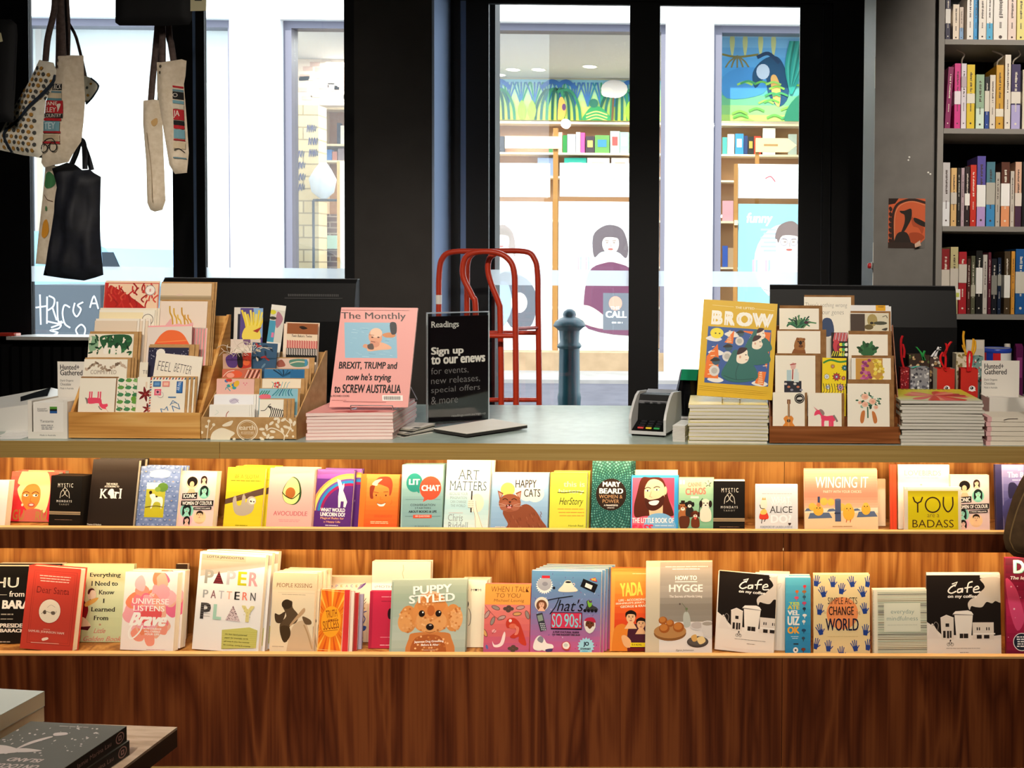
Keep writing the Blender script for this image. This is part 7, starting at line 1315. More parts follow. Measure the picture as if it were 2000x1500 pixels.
# ================================================================== hanging bags
from mathutils.geometry import delaunay_2d_cdt
YR = 3.34; zr = P(60, -150, YR).z
rl = thing('hanging_rail', 'long black ceiling rail that the bags hang from, above the frame', 'rail', TR(0, YR, zr)); xa_, xb_ = P(-60, 0, YR).x, P(440, 0, YR).x
b = MB(); b.tube([(xa_, 0, 0), (xb_, 0, 0)], .011, BLACKM, 12); b.build('bar', rl)
for x in (xa_+.15, xb_-.15): b = MB(); b.tube([(x, 0, .0112), (x, 0, ZC-zr-.001)], .006, BLACKM, 8); b.build('drop_rod', rl)
del rl['label']; tag(rl, 'long black ceiling rail from which the bags hang', 'rail')
CANVAS = noisy('natural_canvas', [(.3, 'd8c6ac'), (.7, 'e8d8c2')], 60, .85); CANVASD = noisy('dotted_canvas', [(.3, 'dcd3c2'), (.7, 'ebe4d4')], 60, .85)
NAVY = noisy('black_navy_cloth', [(.3, '14151c'), (.7, '1c1e28')], 40, .6); STRAP = noisy('brown_grey_webbing', [(.3, '4a3c38'), (.7, '63524c')], 80, .7); NEOP = mat('0a0a0d', .65)
def segd(px, py, a, b):
    vx, vy = b[0]-a[0], b[1]-a[1]; t = max(0, min(1, ((px-a[0])*vx+(py-a[1])*vy)/(vx*vx+vy*vy+1e-9))); return math.hypot(px-a[0]-vx*t, py-a[1]-vy*t)
def soft_bag(label, outline, Y, thick, m, art=None, straps=(), name='tote_bag', cat='bag', fold=(.25, .0), v=(0, 0, .37333), ramp_px=14, extra=None, strapm=None, step=9, sw=.011):
    ol = [(v[0]+x*v[2], v[1]+y*v[2]) for x, y in outline]; pp = []
    for i in range(len(ol)):
        a, b_ = Vector(ol[i]), Vector(ol[(i+1) % len(ol)]); n = max(1, int((b_-a).length/step))
        pp += [tuple(a+(b_-a)*k/n) for k in range(n)]
    cx, cy = sum(p[0] for p in ol)/len(ol), sum(p[1] for p in ol)/len(ol); c0 = P(cx, cy, Y)
    o = thing(name, label, cat, TR(c0.x, Y, c0.z))
    def inside(x, y):
        r = False; n = len(pp)
        for i in range(n):
            (x0, y0), (x1, y1) = pp[i], pp[(i+1) % n]
            if (y0 > y) != (y1 > y) and x < (x1-x0)*(y-y0)/(y1-y0)+x0: r = not r
        return r
    def hgt(x, y):
        d = min(segd(x, y, pp[i], pp[(i+1) % len(pp)]) for i in range(len(pp))); return thick*(1-math.exp(-d/ramp_px))*(1+fold[0]*sin(x*.16+y*.02+fold[1])*.5+fold[0]*.4*sin(x*.07-y*.05))
    x0, x1, y0, y1 = min(p[0] for p in pp), max(p[0] for p in pp), min(p[1] for p in pp), max(p[1] for p in pp)
    gp = [(x, y) for x in [x0+step*(i+.5) for i in range(int((x1-x0)/step)+1)] for y in [y0+step*(j+.5) for j in range(int((y1-y0)/step)+1)] if inside(x, y)]
    gp = [g for g in gp if min(segd(g[0], g[1], pp[i], pp[(i+1) % len(pp)]) for i in range(len(pp))) > step*.35]
    n = len(pp); vs = [Vector(p) for p in pp+gp]; res = delaunay_2d_cdt(vs, [(i, (i+1) % n) for i in range(n)], [], 1, 1e-4)
    V, F = res[0], res[2]
    def loc(x, y, s): q = P(x, y, Y); return Vector((q.x-c0.x, s*hgt(x, y), q.z-c0.z))
    b = MB(); i_ = b.mi(m); fr = [loc(p.x, p.y, -1) for p in V]; bk = [loc(p.x, p.y, 1) for p in V]; k = len(fr); b.v = [tuple(p) for p in fr+bk]
    for f in F:
        f = list(f); q = (fr[f[1]]-fr[f[0]]).cross(fr[f[2]]-fr[f[0]])
        if q.y > 0: f = f[::-1]
        b.f.append(tuple(f)); b.f.append(tuple(i+k for i in f[::-1])); b.m += [i_, i_]; b.smooth += [True, True]
    if art:
        class SA(Art):
            def put(s, polys, c):
                s.z += .00012; M_ = s.m(c)
                for p in polys:
                    q = [(s.ox+x*s.k, s.oy+y*s.k) for x, y in p]; xs = [u[0] for u in q]; ys = [u[1] for u in q]; C_ = 4.5
                    for gi in range(int(min(xs)//C_), int(max(xs)//C_)+1):
                        for gj in range(int(min(ys)//C_), int(max(ys)//C_)+1):
                            r = clip(q, gi*C_, gj*C_, gi*C_+C_, gj*C_+C_)
                            if not r: continue
                            pts = [loc(x, y, -1)-Vector((0, s.z, 0)) for x, y in r]; nn = Vector((0, 0, 0))
                            for i in range(len(pts)): nn += (pts[i]-pts[0]).cross(pts[(i+1) % len(pts)]-pts[0])
                            s.mb.face(pts if nn.y < 0 else pts[::-1], M_, True)
                return s
        a = SA(b, (0, 0, 1, 1), (0, 0, 0), (1, 0, 0), (0, 0, -1), (0, -1, 0), off=.0016, rough=.8); a.v(*v); art(a)
    b.build('body', o)
    for st in straps:
        q = MB(); pts = [P(v[0]+x*v[2], v[1]+y*v[2], Y+(st[1] if isinstance(st, tuple) else 0)) for x, y in (st[0] if isinstance(st, tuple) else st)]
        pts = [Vector((p.x-c0.x, p.y-Y, p.z-c0.z)) for p in pts]; sp = smooth_path(pts, 5); rows = []
        for i, p in enumerate(sp):
            t = (sp[min(i+1, len(sp)-1)]-sp[max(0, i-1)]).normalized(); s_ = Vector((0, -1, 0)).cross(t).normalized()
            rows.append([p-s_*sw+Vector((0, -.001, 0)), p+s_*sw+Vector((0, -.001, 0)), p+s_*sw+Vector((0, .001, 0)), p-s_*sw+Vector((0, .001, 0))])
        q.grid(rows, strapm or STRAP, True); q.cap(rows[0], strapm or STRAP, True); q.cap(rows[-1], strapm or STRAP); q.build('strap', o)
    return o
UP = -405
def art(a):
    random.seed(4)
    for i in range(14):
        for j in range(17):
            x, y = 8+i*25+(j % 2)*12, 335+j*31+i*3
            lim = (y < 330+(x-215)*.9) or x+.46*y < 350 or (y > 520 and x > 205) or x > 285 or y > 790
            if lim or (y > 700 and x < 20) or (x < 60 and y < 560-(x)*1.0+0): continue
            a.E(x, y, 8.5, 10.5, 'b08038' if (i+j) % 2 else '4a4a48', 10, 20); a.z -= .00009
    a.z += .0002; a.C([(300, 398), (285, 440), (230, 500), (170, 570), (110, 640), (60, 680), (42, 705), (55, 750), (68, 795)], 15, '1e2836', 4)
soft_bag('cream fold over bag with orange and grey dots', [(205, 313), (280, 328), (308, 398), (296, 450), (240, 520), (228, 640), (230, 828), (120, 812), (0, 785), (-6, 710), (60, 580), (150, 430)], YR+.03, .022, CANVASD, art, [[(238, 320), (250, 200), (276, 90), (288, -20), (292, UP)], [(215, 290), (240, 160)]][:1], fold=(.15, 0))
soft_bag('dotted bag flap with frayed navy trim behind the printed tote', [(440, 395), (470, 405), (522, 448), (490, 510), (450, 548), (436, 500)], YR+.11, .008, CANVASD, lambda a: (a.E(460, 460, 8, 8, '4a4a48', 8), a.E(480, 440, 7, 7, 'b08038', 8), a.E(465, 500, 8, 8, 'b08038', 8), a.C([(478, 410), (518, 450), (490, 505), (455, 545)], 9, '2a3644')), [([(448, 400), (400, 200), (340, 40), (330, UP)], .02)], sw=.005)
def art(a):
    for x, y in ((308, 318), (308, 350)): a.E(x, y, 7, 9, '5a5040', 8)
    def bk(x0, y0, x1, y1, c): a.G([(x0, y0), (x1, y0+6), (x1, y1+6), (x0, y1)], c)
    bk(284, 440, 350, 472, '1c1a1a'); a.T('RCK', 295, 445, 345, 472, 'e8e0d4', .02); bk(280, 478, 348, 488, '6a8a94'); bk(262, 488, 350, 515, 'd8c4a4'); bk(258, 515, 350, 528, '5a8a94'); bk(246, 528, 357, 594, 'b8242c'); a.T('JANE', 254, 536, 320, 562, 'e8d8c8', .02); a.T('ELEY', 252, 566, 315, 592, 'e8d8c8', .02); a.B([(318, 552), (345, 550), (338, 572), (326, 592), (324, 572)], 'f0e4d4')
    bk(242, 596, 356, 618, '1e1c1c'); a.T('COUNTRY', 250, 600, 350, 620, 'd8ccc0', .02); bk(240, 620, 350, 634, 'b8242c'); bk(238, 636, 344, 690, '78a4b0'); a.T('TEY', 250, 645, 320, 680, 'c8dce0', .03); bk(236, 688, 350, 698, 'a8242a'); bk(234, 704, 345, 740, 'd4c0a0'); [a.L([(238, 712+q*8), (340, 716+q*8)], 2, '9a8468') for q in range(4)]; bk(232, 742, 345, 752, 'b8242c')
    a.ring(246, 778, 22, 5, '181414', 18); a.ring(304, 772, 25, 5, '181414', 18); a.C([(268, 775), (276, 764), (283, 768)], 5, '181414'); a.C([(226, 765), (262, 735), (300, 730), (325, 750)], 5, '181414')
soft_bag('natural canvas tote printed with a stack of books and round spectacles', [(303, 293), (370, 289), (437, 290), (440, 420), (446, 520), (437, 640), (425, 740), (385, 800), (358, 848), (290, 862), (232, 876), (216, 850), (226, 760), (230, 640), (244, 520), (290, 420)], YR-.01, .026, CANVAS, art, [[(330, 292), (325, 150), (318, 0), (312, UP)], ([(350, 292), (352, 150), (345, 0), (322, UP)], .03)], fold=(.3, 1))
def art(a):
    a.B([(250, 910), (275, 900), (298, 930), (295, 970), (268, 988), (242, 975), (244, 940)], '3f7a4a'); a.C([(240, 1020), (262, 1045), (285, 1055)], 4, '6a4a34'); a.E(255, 1092, 6, 14, '5a8a5a', 8); a.B([(238, 1170), (258, 1150), (262, 1210), (245, 1245), (232, 1230)], 'd8922a')
soft_bag('narrow cream tote with a small green tree drawing', [(238, 868), (322, 868), (312, 960), (300, 1080), (262, 1250), (246, 1384), (186, 1380), (200, 1240), (222, 1040)], YR+.14, .02, CANVAS, art, [([(270, 872), (300, 500), (310, 100), (308, UP)], .005)], fold=(.2, 2))
soft_bag('large black cloth tote with long handles', [(272, 882), (320, 862), (350, 850), (395, 862), (430, 890), (470, 886), (492, 905), (528, 925), (524, 1100), (524, 1250), (541, 1438), (500, 1452), (440, 1468), (330, 1456), (226, 1440), (246, 1350), (278, 1140), (300, 980)], YR+.06, .04, NAVY, None, [[(372, 866), (400, 800), (420, 735), (440, 760), (445, 885)], ([(420, 740), (380, 500), (335, 100), (330, UP)], .02), ([(430, 740), (460, 820), (480, 890)], .02)], fold=(.5, 0), strapm=NAVY, sw=.009)
soft_bag('plain narrow canvas tote hanging folded below the black sleeve', [(750, 526), (800, 520), (852, 526), (850, 640), (858, 850), (866, 1050), (850, 1098), (810, 1108), (786, 1098), (770, 1060), (765, 850), (748, 640)], YR+.0, .028, CANVAS, lambda a: (a.C([(790, 700), (800, 860), (820, 1060)], 4, 'b8a488'), a.B([(810, 640), (830, 620), (832, 650), (818, 665)], 'd0a870')), [[(790, 525), (800, 400), (815, 250), (828, 60), (832, UP)], ([(840, 526), (842, 300), (850, 60), (845, UP)], .02)], fold=(.4, 0))
def art(a):
    for x, y in ((850, 350), (850, 384)): a.E(x, y, 7, 9, '5a5040', 8)
    def bk(y0, y1, c, x0=920, x1=962): a.G([(x0+(y0-450)*.03, y0), (x1+(y0-450)*.05, y0+3), (x1+(y1-450)*.05, y1+3), (x0+(y1-450)*.03, y1)], c)
    bk(452, 462, 'b8242c'); bk(470, 482, '6a8a94'); bk(484, 522, '1c1a1a'); a.ring(932, 502, 9, 3, 'd8ccc0', 10); bk(528, 545, '78a4b0'); bk(550, 572, 'd8ccb8'); bk(575, 630, 'b8242c'); a.T('JA', 926, 582, 955, 622, 'e8d8c8', .02); bk(634, 656, '1e1c1c'); bk(658, 676, 'b8242c'); bk(680, 726, '78a4b0'); bk(730, 738, 'a8242a'); bk(745, 780, 'd4c0a0'); a.C([(935, 790), (955, 782), (975, 800)], 4, '181414'); bk(825, 832, '6a8a94')
soft_bag('canvas tote with a printed book stack seen edge on', [(820, 326), (900, 318), (950, 310), (976, 318), (970, 400), (962, 440), (978, 640), (988, 800), (978, 904), (940, 908), (915, 910), (885, 862), (862, 720), (842, 600), (822, 480)], YR-.07, .028, CANVAS, art, [[(850, 326), (850, 200), (850, 60), (848, UP)], ([(908, 318), (895, 230), (880, 130), (862, UP)], .02)], fold=(.35, 2))
for lab, ol, Y, tg in (('black laptop sleeve hanging in front of the middle tote straps', [(606, -190), (1012, -190), (1010, -20), (1004, 104), (990, 130), (860, 135), (625, 134), (603, 118), (604, -20)], YR-.13, [(996, -60), (1080, -60), (1078, 56), (996, 58)]), ('black laptop sleeve hanging against the dark wall', [(-130, 98), (60, 102), (88, 128), (92, 180), (80, 480), (70, 640), (-130, 640)], YR-.04, [(-20, 160), (4, 172), (14, 216), (-20, 226)])):
    o = soft_bag(lab, ol, Y, .014, NEOP, (lambda a: (a.C([(52, 104), (82, 122), (86, 200), (74, 470)], 3, '24242a'))) if ol[0][0] < 0 else None, [[(800, -186), (800, UP)]] if ol[0][0] > 0 else [[(-40, 100), (-40, -100), (-40, UP)]], name='laptop_sleeve', cat='laptop sleeve', fold=(.05, 0), strapm=NEOP, ramp_px=8, sw=.006)
    b = MB(); pts = [P(x*.37333, y*.37333, Y-.016)-Vector(o.location) for x, y in tg]; b.face([pts[3], pts[2], pts[1], pts[0]], mat('d8d0a8', .6)); b.face([p+Vector((0, .001, 0)) for p in pts], mat('d8d0a8', .6))
    if ol[0][0] > 0:
        c = (pts[0]+pts[2])/2; b.box(c.x-.012, c.x+.012, c.y-.0008, c.y-.0002, c.z-.004, c.z+.01, mat('2a2a2a'))
    b.build('price_tag', o)

# ================================================================== gift bags and tins at the till end
ZG = (1720, 540, .22672)
def gift_bag(label, x0, y0, x1, Y, dep, c, art=None, ribbon=None, hcol=None, yaw=0, side=None, v=ZG):
    X0, Y0, X1 = v[0]+x0*v[2], v[1]+y0*v[2], v[0]+x1*v[2]; p0, p1 = P(X0, Y0, Y), P(X1, Y0, Y); w = p1.x-p0.x; h = p0.z-ZT-.0005
    o = thing('gift_bag', label, 'gift bag', TR((p0.x+p1.x)/2, Y, ZT+.0004) @ RZ(D(yaw))); t = .0008; b = MB(); m = mat(c, .5); ms = mat(side, .5) if side else m
    b.box(-w/2, w/2, 0, t, 0, h, m); b.box(-w/2, w/2, dep-t, dep, 0, h, m); b.box(-w/2, -w/2+t, t, dep-t, 0, h, ms); b.box(w/2-t, w/2, t, dep-t, 0, h, ms); b.box(-w/2, w/2, t, dep-t, 0, t, m)
    s = (X1-X0)/w; a = Art(b, (X0, Y0, X1, Y0+h*s), (-w/2, 0, h), (1/s, 0, 0), (0, 0, -1/s), (0, -1, 0)); a.v(*v)
    if art: art(a)
    b.build('body', o)
    if ribbon:
        for rb in ribbon:
            q = MB(); pts = [P(v[0]+x*v[2], v[1]+y*v[2], Y-.004)-Vector(o.location) for x, y in rb]; sp = smooth_path(pts, 4); rows = [[p+Vector((-.0036, -.0004, .0008)), p+Vector((.0036, -.0004, -.0008)), p+Vector((.0036, .0004, -.0008)), p+Vector((-.0036, .0004, .0008))] for p in sp]
            q.grid(rows, mat(hcol, .4), True); q.build('ribbon', o)
    return o
def pat(seed, cols, x0, y0, x1, y1, n, r):
    def f(a):
        random.seed(seed)
        for i in range(n): a.E(random.uniform(x0, x1), random.uniform(y0, y1), r*random.uniform(.6, 1.2), r*random.uniform(.5, 1), random.choice(cols), 7, random.uniform(0, 180)); a.z -= a.STEP*.7
    return f
gift_bag('brown floral gift bag with green ribbon at the back', 245, 675, 420, 2.96, .05, '3a2a20', pat(1, ('b89a6a', '7a4a2a', 'd8b88a', '5a6a3a'), 245, 665, 420, 1300, 90, 16), [[(370, 720), (350, 660), (305, 605)], [(380, 720), (365, 680), (380, 640)]], '2f9a4a')
gift_bag('dark gift bag with white flowers at the back', 425, 690, 520, 2.965, .04, '4a3a34', pat(2, ('e8dcc8', 'b89a6a', '2a2020'), 425, 680, 520, 1300, 60, 16), [[(440, 690), (480, 640), (520, 630)], [(470, 690), (500, 610), (515, 615)]], 'e8e8ea')
gift_bag('grey patterned gift bag with teal tissue', 258, 785, 420, 2.895, .05, '8a8a90', pat(3, ('5a5a64', 'b8b8bc', '3a3a44', 'd8d8d8'), 258, 785, 420, 1250, 110, 13), [[(270, 790), (330, 772), (400, 785)]], '3aa89a')
gift_bag('small dark red dotted gift bag', 172, 785, 246, 2.912, .03, '8a1620', pat(4, ('d84a4a', 'e8a0a0'), 172, 785, 246, 1250, 40, 6), [[(200, 785), (180, 700), (175, 560), (190, 510)], [(200, 700), (205, 640), (190, 580)]], 'b81c24')
def redart(x):
    def f(a): a.E(x, 965, 28, 26, 'f4f0ea', 16); a.E(x-4, 960, 15, 13, '141414', 12); a.E(x-8, 958, 5, 5, 'f4f0ea', 8); a.R(x-30, 978, x+30, 985, 'f4f0ea')
    return f
gift_bag('red gift bag with a raised red bow', 486, 795, 640, 2.88, .045, 'c4281e', redart(573), [[(565, 815), (520, 740), (515, 690), (540, 650), (560, 700), (555, 800)], [(540, 690), (580, 600), (610, 560)], [(545, 690), (570, 620), (560, 575)]], 'd41c22', side='efe4d2', yaw=4)
gift_bag('red gift bag next to the chocolate box', 692, 795, 838, 2.88, .045, 'c4281e', redart(790), [[(755, 820), (750, 700), (770, 640), (785, 700), (770, 815)]], 'd41c22', side='a81e18', yaw=-6)
gift_bag('cream leaf patterned gift bag with tall yellow ribbons', 652, 665, 778, 2.95, .05, 'd8ccb0', pat(5, ('6a6a4a', 'a89a6a', '8a7a4a', 'e8e0c8'), 652, 655, 778, 1250, 90, 14), [[(735, 680), (720, 600), (712, 520), (718, 470)], [(745, 680), (715, 620), (708, 590)], [(780, 680), (795, 600), (800, 535)], [(790, 680), (815, 620), (812, 550)]], 'e8a82a')
gift_bag('teal patterned gift bag with a yellow ribbon end', 784, 690, 885, 2.97, .05, '7a9a94', pat(6, ('2a4a4a', 'd8e0d8', '4a6a6a', 'b83a3a'), 784, 680, 885, 1250, 80, 12), [[(880, 760), (915, 770), (945, 815)], [(880, 760), (900, 800), (900, 840)]], 'e8a82a')
q0, q1 = P(1889, 664, 3.06), P(1925, 664, 3.06); b = MB(); b.box(0, q1.x-q0.x, 0, .002, 0, q0.z-ZT, mat('c8beb0', .6)); b.box(.004, q1.x-q0.x-.004, -.0006, -.0001, q0.z-ZT-.03, q0.z-ZT-.004, mat('d4cabc', .6)); o = b.build('envelope', None, TR(q0.x, 3.06, ZT+.0004) @ RX(-.05)); tag(o, 'tall beige envelope standing behind the yellow ribbon gift bag', 'envelope')
q0, q1 = P(1926, 690, 3.10), P(1984, 690, 3.10); r = (q1.x-q0.x)/2; zt3 = P(1955, 683, 3.1).z-ZT
o = thing('tin', 'round striped tin with blue rimmed lid behind the chocolate box', 'tin', TR((q0.x+q1.x)/2, 3.1+r, ZT+.0004)); b = MB()
for k in range(12):
    a0, a1 = 2*pi*k/12, 2*pi*(k+1)/12; rr = [[(r*.96*cos(a0+(a1-a0)*j/4), r*.96*sin(a0+(a1-a0)*j/4), z) for j in range(5)] for z in (0, zt3-.012)]
    b.grid(rr, mat(('c8242c', '243a9a', 'c8242c', 'e8e4e0', 'e8e4e0', 'e8e4e0')[k % 6], .3))
b.face([(r*.96*cos(2*pi*k/24), r*.96*sin(2*pi*k/24), 0) for k in range(24)][::-1], STEEL); b.build('body', o)
b = MB(); b.lathe([(r*.97, zt3-.013), (r, zt3-.010), (r, zt3), (r*.94, zt3+.002), (r*.9, zt3)], mat('2a44a8', .25), 32, caps=False); b.face([(r*.9*cos(2*pi*k/32), r*.9*sin(2*pi*k/32), zt3) for k in range(32)], mat('d8dce4', .2, .3)); b.build('lid', o)
for lab, x0, x1, yt, c in (('purple packet behind the striped tin', 1985, 1999, 672, '5a1a4a'), ('small pale lidded jar behind the striped tin', 1963, 1976, 672, 'c8c0b4')):
    q0, q1 = P(x0, yt, 3.24), P(x1, yt, 3.24); w = q1.x-q0.x; h = q0.z-ZT; b = MB()
    if 'jar' in lab: b.lathe([(w/2, 0), (w/2, h-.03), (w*.42, h-.022), (w*.46, h-.02), (w*.46, h-.002), (w*.4, h)], mat(c, .4), 20, TR(w/2, w/2, 0))
    else: b.box(0, w, 0, .03, 0, h-.012, mat(c, .3)); b.prism([(0, h-.012), (.03, h-.012), (.016, h), (.014, h)], 'X', 0, w, mat(c, .3)); b.box(.004, w-.004, -.0006, -.0001, h*.5, h*.8, mat('8a3a74', .3))
    o = b.build('jar' if 'jar' in lab else 'packet', None, TR(q0.x, 3.24, ZT+.0004)); tag(o, lab, 'jar' if 'jar' in lab else 'packet')
q = PZ(6, 655, ZSL+.004); b = MB(); b.box(-.09, .05, 0, .04, 0, .014, mat('c83a2a', .4)); b.box(.05, .058, .005, .035, .001, .013, mat('e8b0a0', .4)); o = b.build('staple_box', None, TR(P(6, 655, YW-.12).x, YW-.12, ZSL+.0045)); tag(o, 'flat red box on the white window sill', 'box')

# brown bag at the end of the counter
YH = 2.50; ol = [(2080, 800), (2080, 1090), (2010, 1091), (1980, 1087), (1964, 1072), (1959, 1050), (1966, 1010), (1978, 970), (1992, 940), (2004, 920)]
LEATH = noisy('brown_leather', [(.3, '4a3826'), (.7, '6a5238')], 22, .5)
o = soft_bag('brown leather bag hanging at the end of the counter', ol, YH, .045, LEATH, lambda a: a.C([(2070, 1078), (1990, 1076), (1972, 1060), (1970, 1040), (1985, 985), (2008, 935)], 2, '8a7048'), [[(2055, 805), (2056, 700), (2058, 620)], ], name='shoulder_bag', fold=(.1, 0), v=(0, 0, 1), ramp_px=22, strapm=LEATH)
hk = P(2058, 620, YH); xh = hk.x
o2 = thing('bag_stand', 'thin black pole with hook that the brown bag hangs on', 'bag stand', TR(xh+.12, YH-.09, 0)); b = MB(); b.tube(smooth_path([(0, 0, .012), (0, 0, hk.z-.02), (-.02, 0, hk.z+.03), (-.09, 0, hk.z+.03), (-.12, .09, hk.z+.0125), (-.135, .09, hk.z+.02)], 5), .008, BLACKM, 10); b.build('pole', o2)
b = MB(); b.lathe([(.14, .001), (.14, .008), (.02, .014)], BLACKM, 28); b.build('base', o2)

# ================================================================== the table and its books at the front
ZTB = .75; c0 = PZ(346, 1420, ZTB); c1_ = PZ(240, 1500, ZTB); dv = (c1_-c0); th = math.atan2(dv.x, -dv.y)
tb = thing('display_table', 'low table with pale wood top and dark edge carrying stacked books', 'table', TR(c0.x, c0.y, 0) @ RZ(th))
b = MB(); b.box(-1.3, 0, -.95, 0, ZTB-.004, ZTB, TABLEW); b.box(-1.3, 0, -.95, 0, ZTB-.032, ZTB-.0041, mat('3a1e12', .45)); b.build('table_top', tb)
for x, y in ((-.09, -.09), (-1.24, -.09), (-.09, -.9), (-1.24, -.9)): b = MB(); b.box(x-.03, x+.03, y-.03, y+.05, .001, ZTB-.0325, mat('2a160e', .5)); b.build('leg', tb)
b = MB(); b.box(-1.2, -.12, -.86, -.10, ZTB-.55, ZTB-.53, mat('1c100a', .6)); b.build('lower_shelf', tb)
b = MB(); b.box(-1.2, -.05, -.075, -.06, ZTB-.6, ZTB-.033, mat('140c08', .6)); b.build('back_panel', tb)
def flatbook(name, label, x, y, z, rz, w, d, t, c, spine, art=None, spart=None, pg=PAGEZ, group=None):
    o = thing(name, label, 'book', TR(x, y, z) @ RZ(rz), group); b = MB(); k = .0008
    b.box(-w, 0, -d, 0, t-k, t, mat(c, .5)); b.box(-w, 0, -d, 0, 0, k, mat(c, .5)); b.box(-k, 0, -d, 0, k, t-k, mat(spine, .5))
    if art: art(Art(b, (0, 0, 100, 100*d/w), (0, -d, t), (-w/100, 0, 0), (0, w/100, 0), (0, 0, 1)))
    if spart: spart(Art(b, (0, 0, 100*d/t, 100), (0, -d, t), (0, t/100, 0), (0, 0, -t/100), (1, 0, 0)))
    b.build('cover', o); p = MB(); p.box(-w+.0004, -k-.0002, -d+.0005, -.0005, k+.0002, t-k-.0002, pg); p.build('page_block', o); return o
tz = .0225; cb = PZ(253, 1475, ZTB)
def art(a):
    random.seed(6)
    a.T('PINK MOUNTAIN', 20, 58, 84, 66, 'd8c4bc', .03, 0, .2); a.T('ON LOCUST', 24, 70, 72, 77, 'd8c4bc', .03, 0, .2); a.T('ISLAND', 29, 81, 62, 87, 'd8c4bc', .03, 0, .2)
    a.B([(62, 98), (76, 92), (96, 90), (99, 104), (84, 106)], 'd4c4bc'); a.B([(44, 100), (60, 96), (80, 98), (66, 103), (50, 102)], 'd4c4bc'); a.B([(70, 100), (63, 112), (54, 124), (58, 125), (68, 114)], 'd4c4bc'); a.B([(44, 130), (54, 127), (58, 132), (48, 134)], 'd4c4bc')
    for i in range(60): x, y = random.uniform(12, 98), random.uniform(92, 146); r = random.uniform(.3, 1.4); a.E(x, y, r*1.4, r*.8, 'd4c8c0', 7, random.uniform(0, 90)); a.z -= a.STEP*.7
    a.z += a.STEP*2; a.greek(34, 144, 64, 146.5, 'b8b0a8', 1, 3)
def spart(a):
    L = a.bx[2]; a.ring(L-62, 50, 34, 8, 'c89a90', 18); a.R(L-76, 34, L-48, 66, 'c89a90'); a.R(L-68, 42, L-56, 58, '161214'); a.T('Jamie Marina Lau', L-430, 32, L-140, 72, 'b89088', .0); a.T('Pink Mountain on Locust Island', L-900, 32, L-470, 72, 'b89088', .0)
for i in range(2):
    flatbook('book', ('grey book with pink splatters under the topmost one', 'topmost grey book with pink splatters on the low table')[i], cb.x-.002*i, cb.y-.003*i, ZTB+.0006+i*(tz+.0008), th+D(-3+i*1.5), .155, .235, tz, '6e6c64', '161214', art, spart)
cc = PZ(69, 1390, ZTB+.05); 
for i in range(3):
    flatbook('book', ('lowest cream book in the rear stack on the low table', 'middle cream book in the rear stack on the low table', 'top pale green book in the rear stack on the low table')[i], cc.x-.001*(2-i), cc.y+.02, ZTB+.0006+i*.0245, th+D(-5+i*1.2), .15, .21, .0236, 'c8ccc4', 'd8c8a8', (lambda a: (a.R(40, 10, 90, 60, 'a8b0a8'), a.R(55, 20, 100, 40, '4a5048'))) if i == 2 else None, None, mat('d8c8a4', .8))
kb = PZ(6, 1492, ZTB)

# ================================================================== the street and the shop across it
YFA = 13.2; xf = lambda px, Y=YFA, py=300: P(px, py, Y).x; zF = lambda py, Y=YFA, px=1200: P(px, py, Y).z
ASPH = noisy('asphalt', [(.3, '44444e'), (.7, '50505a')], 5, .8); PAVE = noisy('pavement', [(.3, '7c7a78'), (.7, '8a8886')], 4, .8)
WHITEW = mat('efefec', .7); JAMB = mat('6e6c78', .5); BEIGE = noisy('beige_render', [(.3, '8a745a'), (.7, '9a8468')], 5, .8)
b = MB(); b.box(-16, 9, YW+.3, 7.3, -.1, -.001, PAVE); b.box(-16, 9, 7.3, 12.2, -.1, -.05, ASPH); b.box(-16, 9, 12.2, 22, -.1, .0, PAVE); struct(b.build('ground'))
zHd = zF(44); b = MB()
b.box(xf(-420), xf(2100), YFA, YFA+.5, zHd, 9.5, WHITEW)
for a0, a1 in ((-420, 20), (449, 548), (1299, 1393), (1650, 2100)): b.box(xf(a0), xf(a1), YFA, YFA+.5, 0, zHd, WHITEW)
for a0, a1 in ((20, 449), (548, 1299), (1393, 1650)): b.box(xf(a0), xf(a1), YFA+.05, YFA+.4, 0, zF(690), BEIGE)
struct(b.build('wall_street'))
for i, (a0, a1) in enumerate(((20, 449), (548, 1299), (1393, 1650))):
    w = bpy.data.objects.new(f'window_{i+3}', None); COL.objects.link(w); struct(w); w['label'] = 'tall shop window in the white building across the street'
    f = MB(); z0, z1 = zF(690), zHd; X0, X1 = xf(a0)+.002, xf(a1)-.002
    f.box(X0, X0+.11, YFA+.1, YFA+.3, z0, z1, JAMB); f.box(X1-.07, X1, YFA+.1, YFA+.3, z0, z1, JAMB); f.box(X0+.111, X1-.071, YFA+.1, YFA+.3, z1-.1, z1-.001, JAMB); f.build('window_frame', w)
    g = MB(); g.box(X0+.111, X1-.071, YFA+.2, YFA+.206, z0, z1-.1, GLASS); g.build('pane', w)
ZCE = P(1100, 153, 17.0).z
b = MB(); b.box(xf(-420), xf(2100), YFA+.5, 17.3, ZCE, ZCE+.1, mat('c4c4c6', .8)); struct(b.build('ceiling_street_shop'))
b = MB(); b.box(xf(-420), xf(2300), 17.0, 17.2, 0, ZCE, mat('d8c8b0', .8)); struct(b.build('wall_street_shop'))
b = MB(); b.box(xf(22), xf(446), YFA+.6, YFA+.62, .02, zHd+.2, mat('f4f2ee', .8)); struct(b.build('trim_5'))
area('street_shop_light', (xf(1150), 15.0, ZCE-.05), (0, 0, 0), 5, 2, 420, (1, .96, .9)); area('street_shop_light', (xf(600), 15.0, ZCE-.05), (0, 0, 0), 1.5, 2, 160, (1, .96, .9))
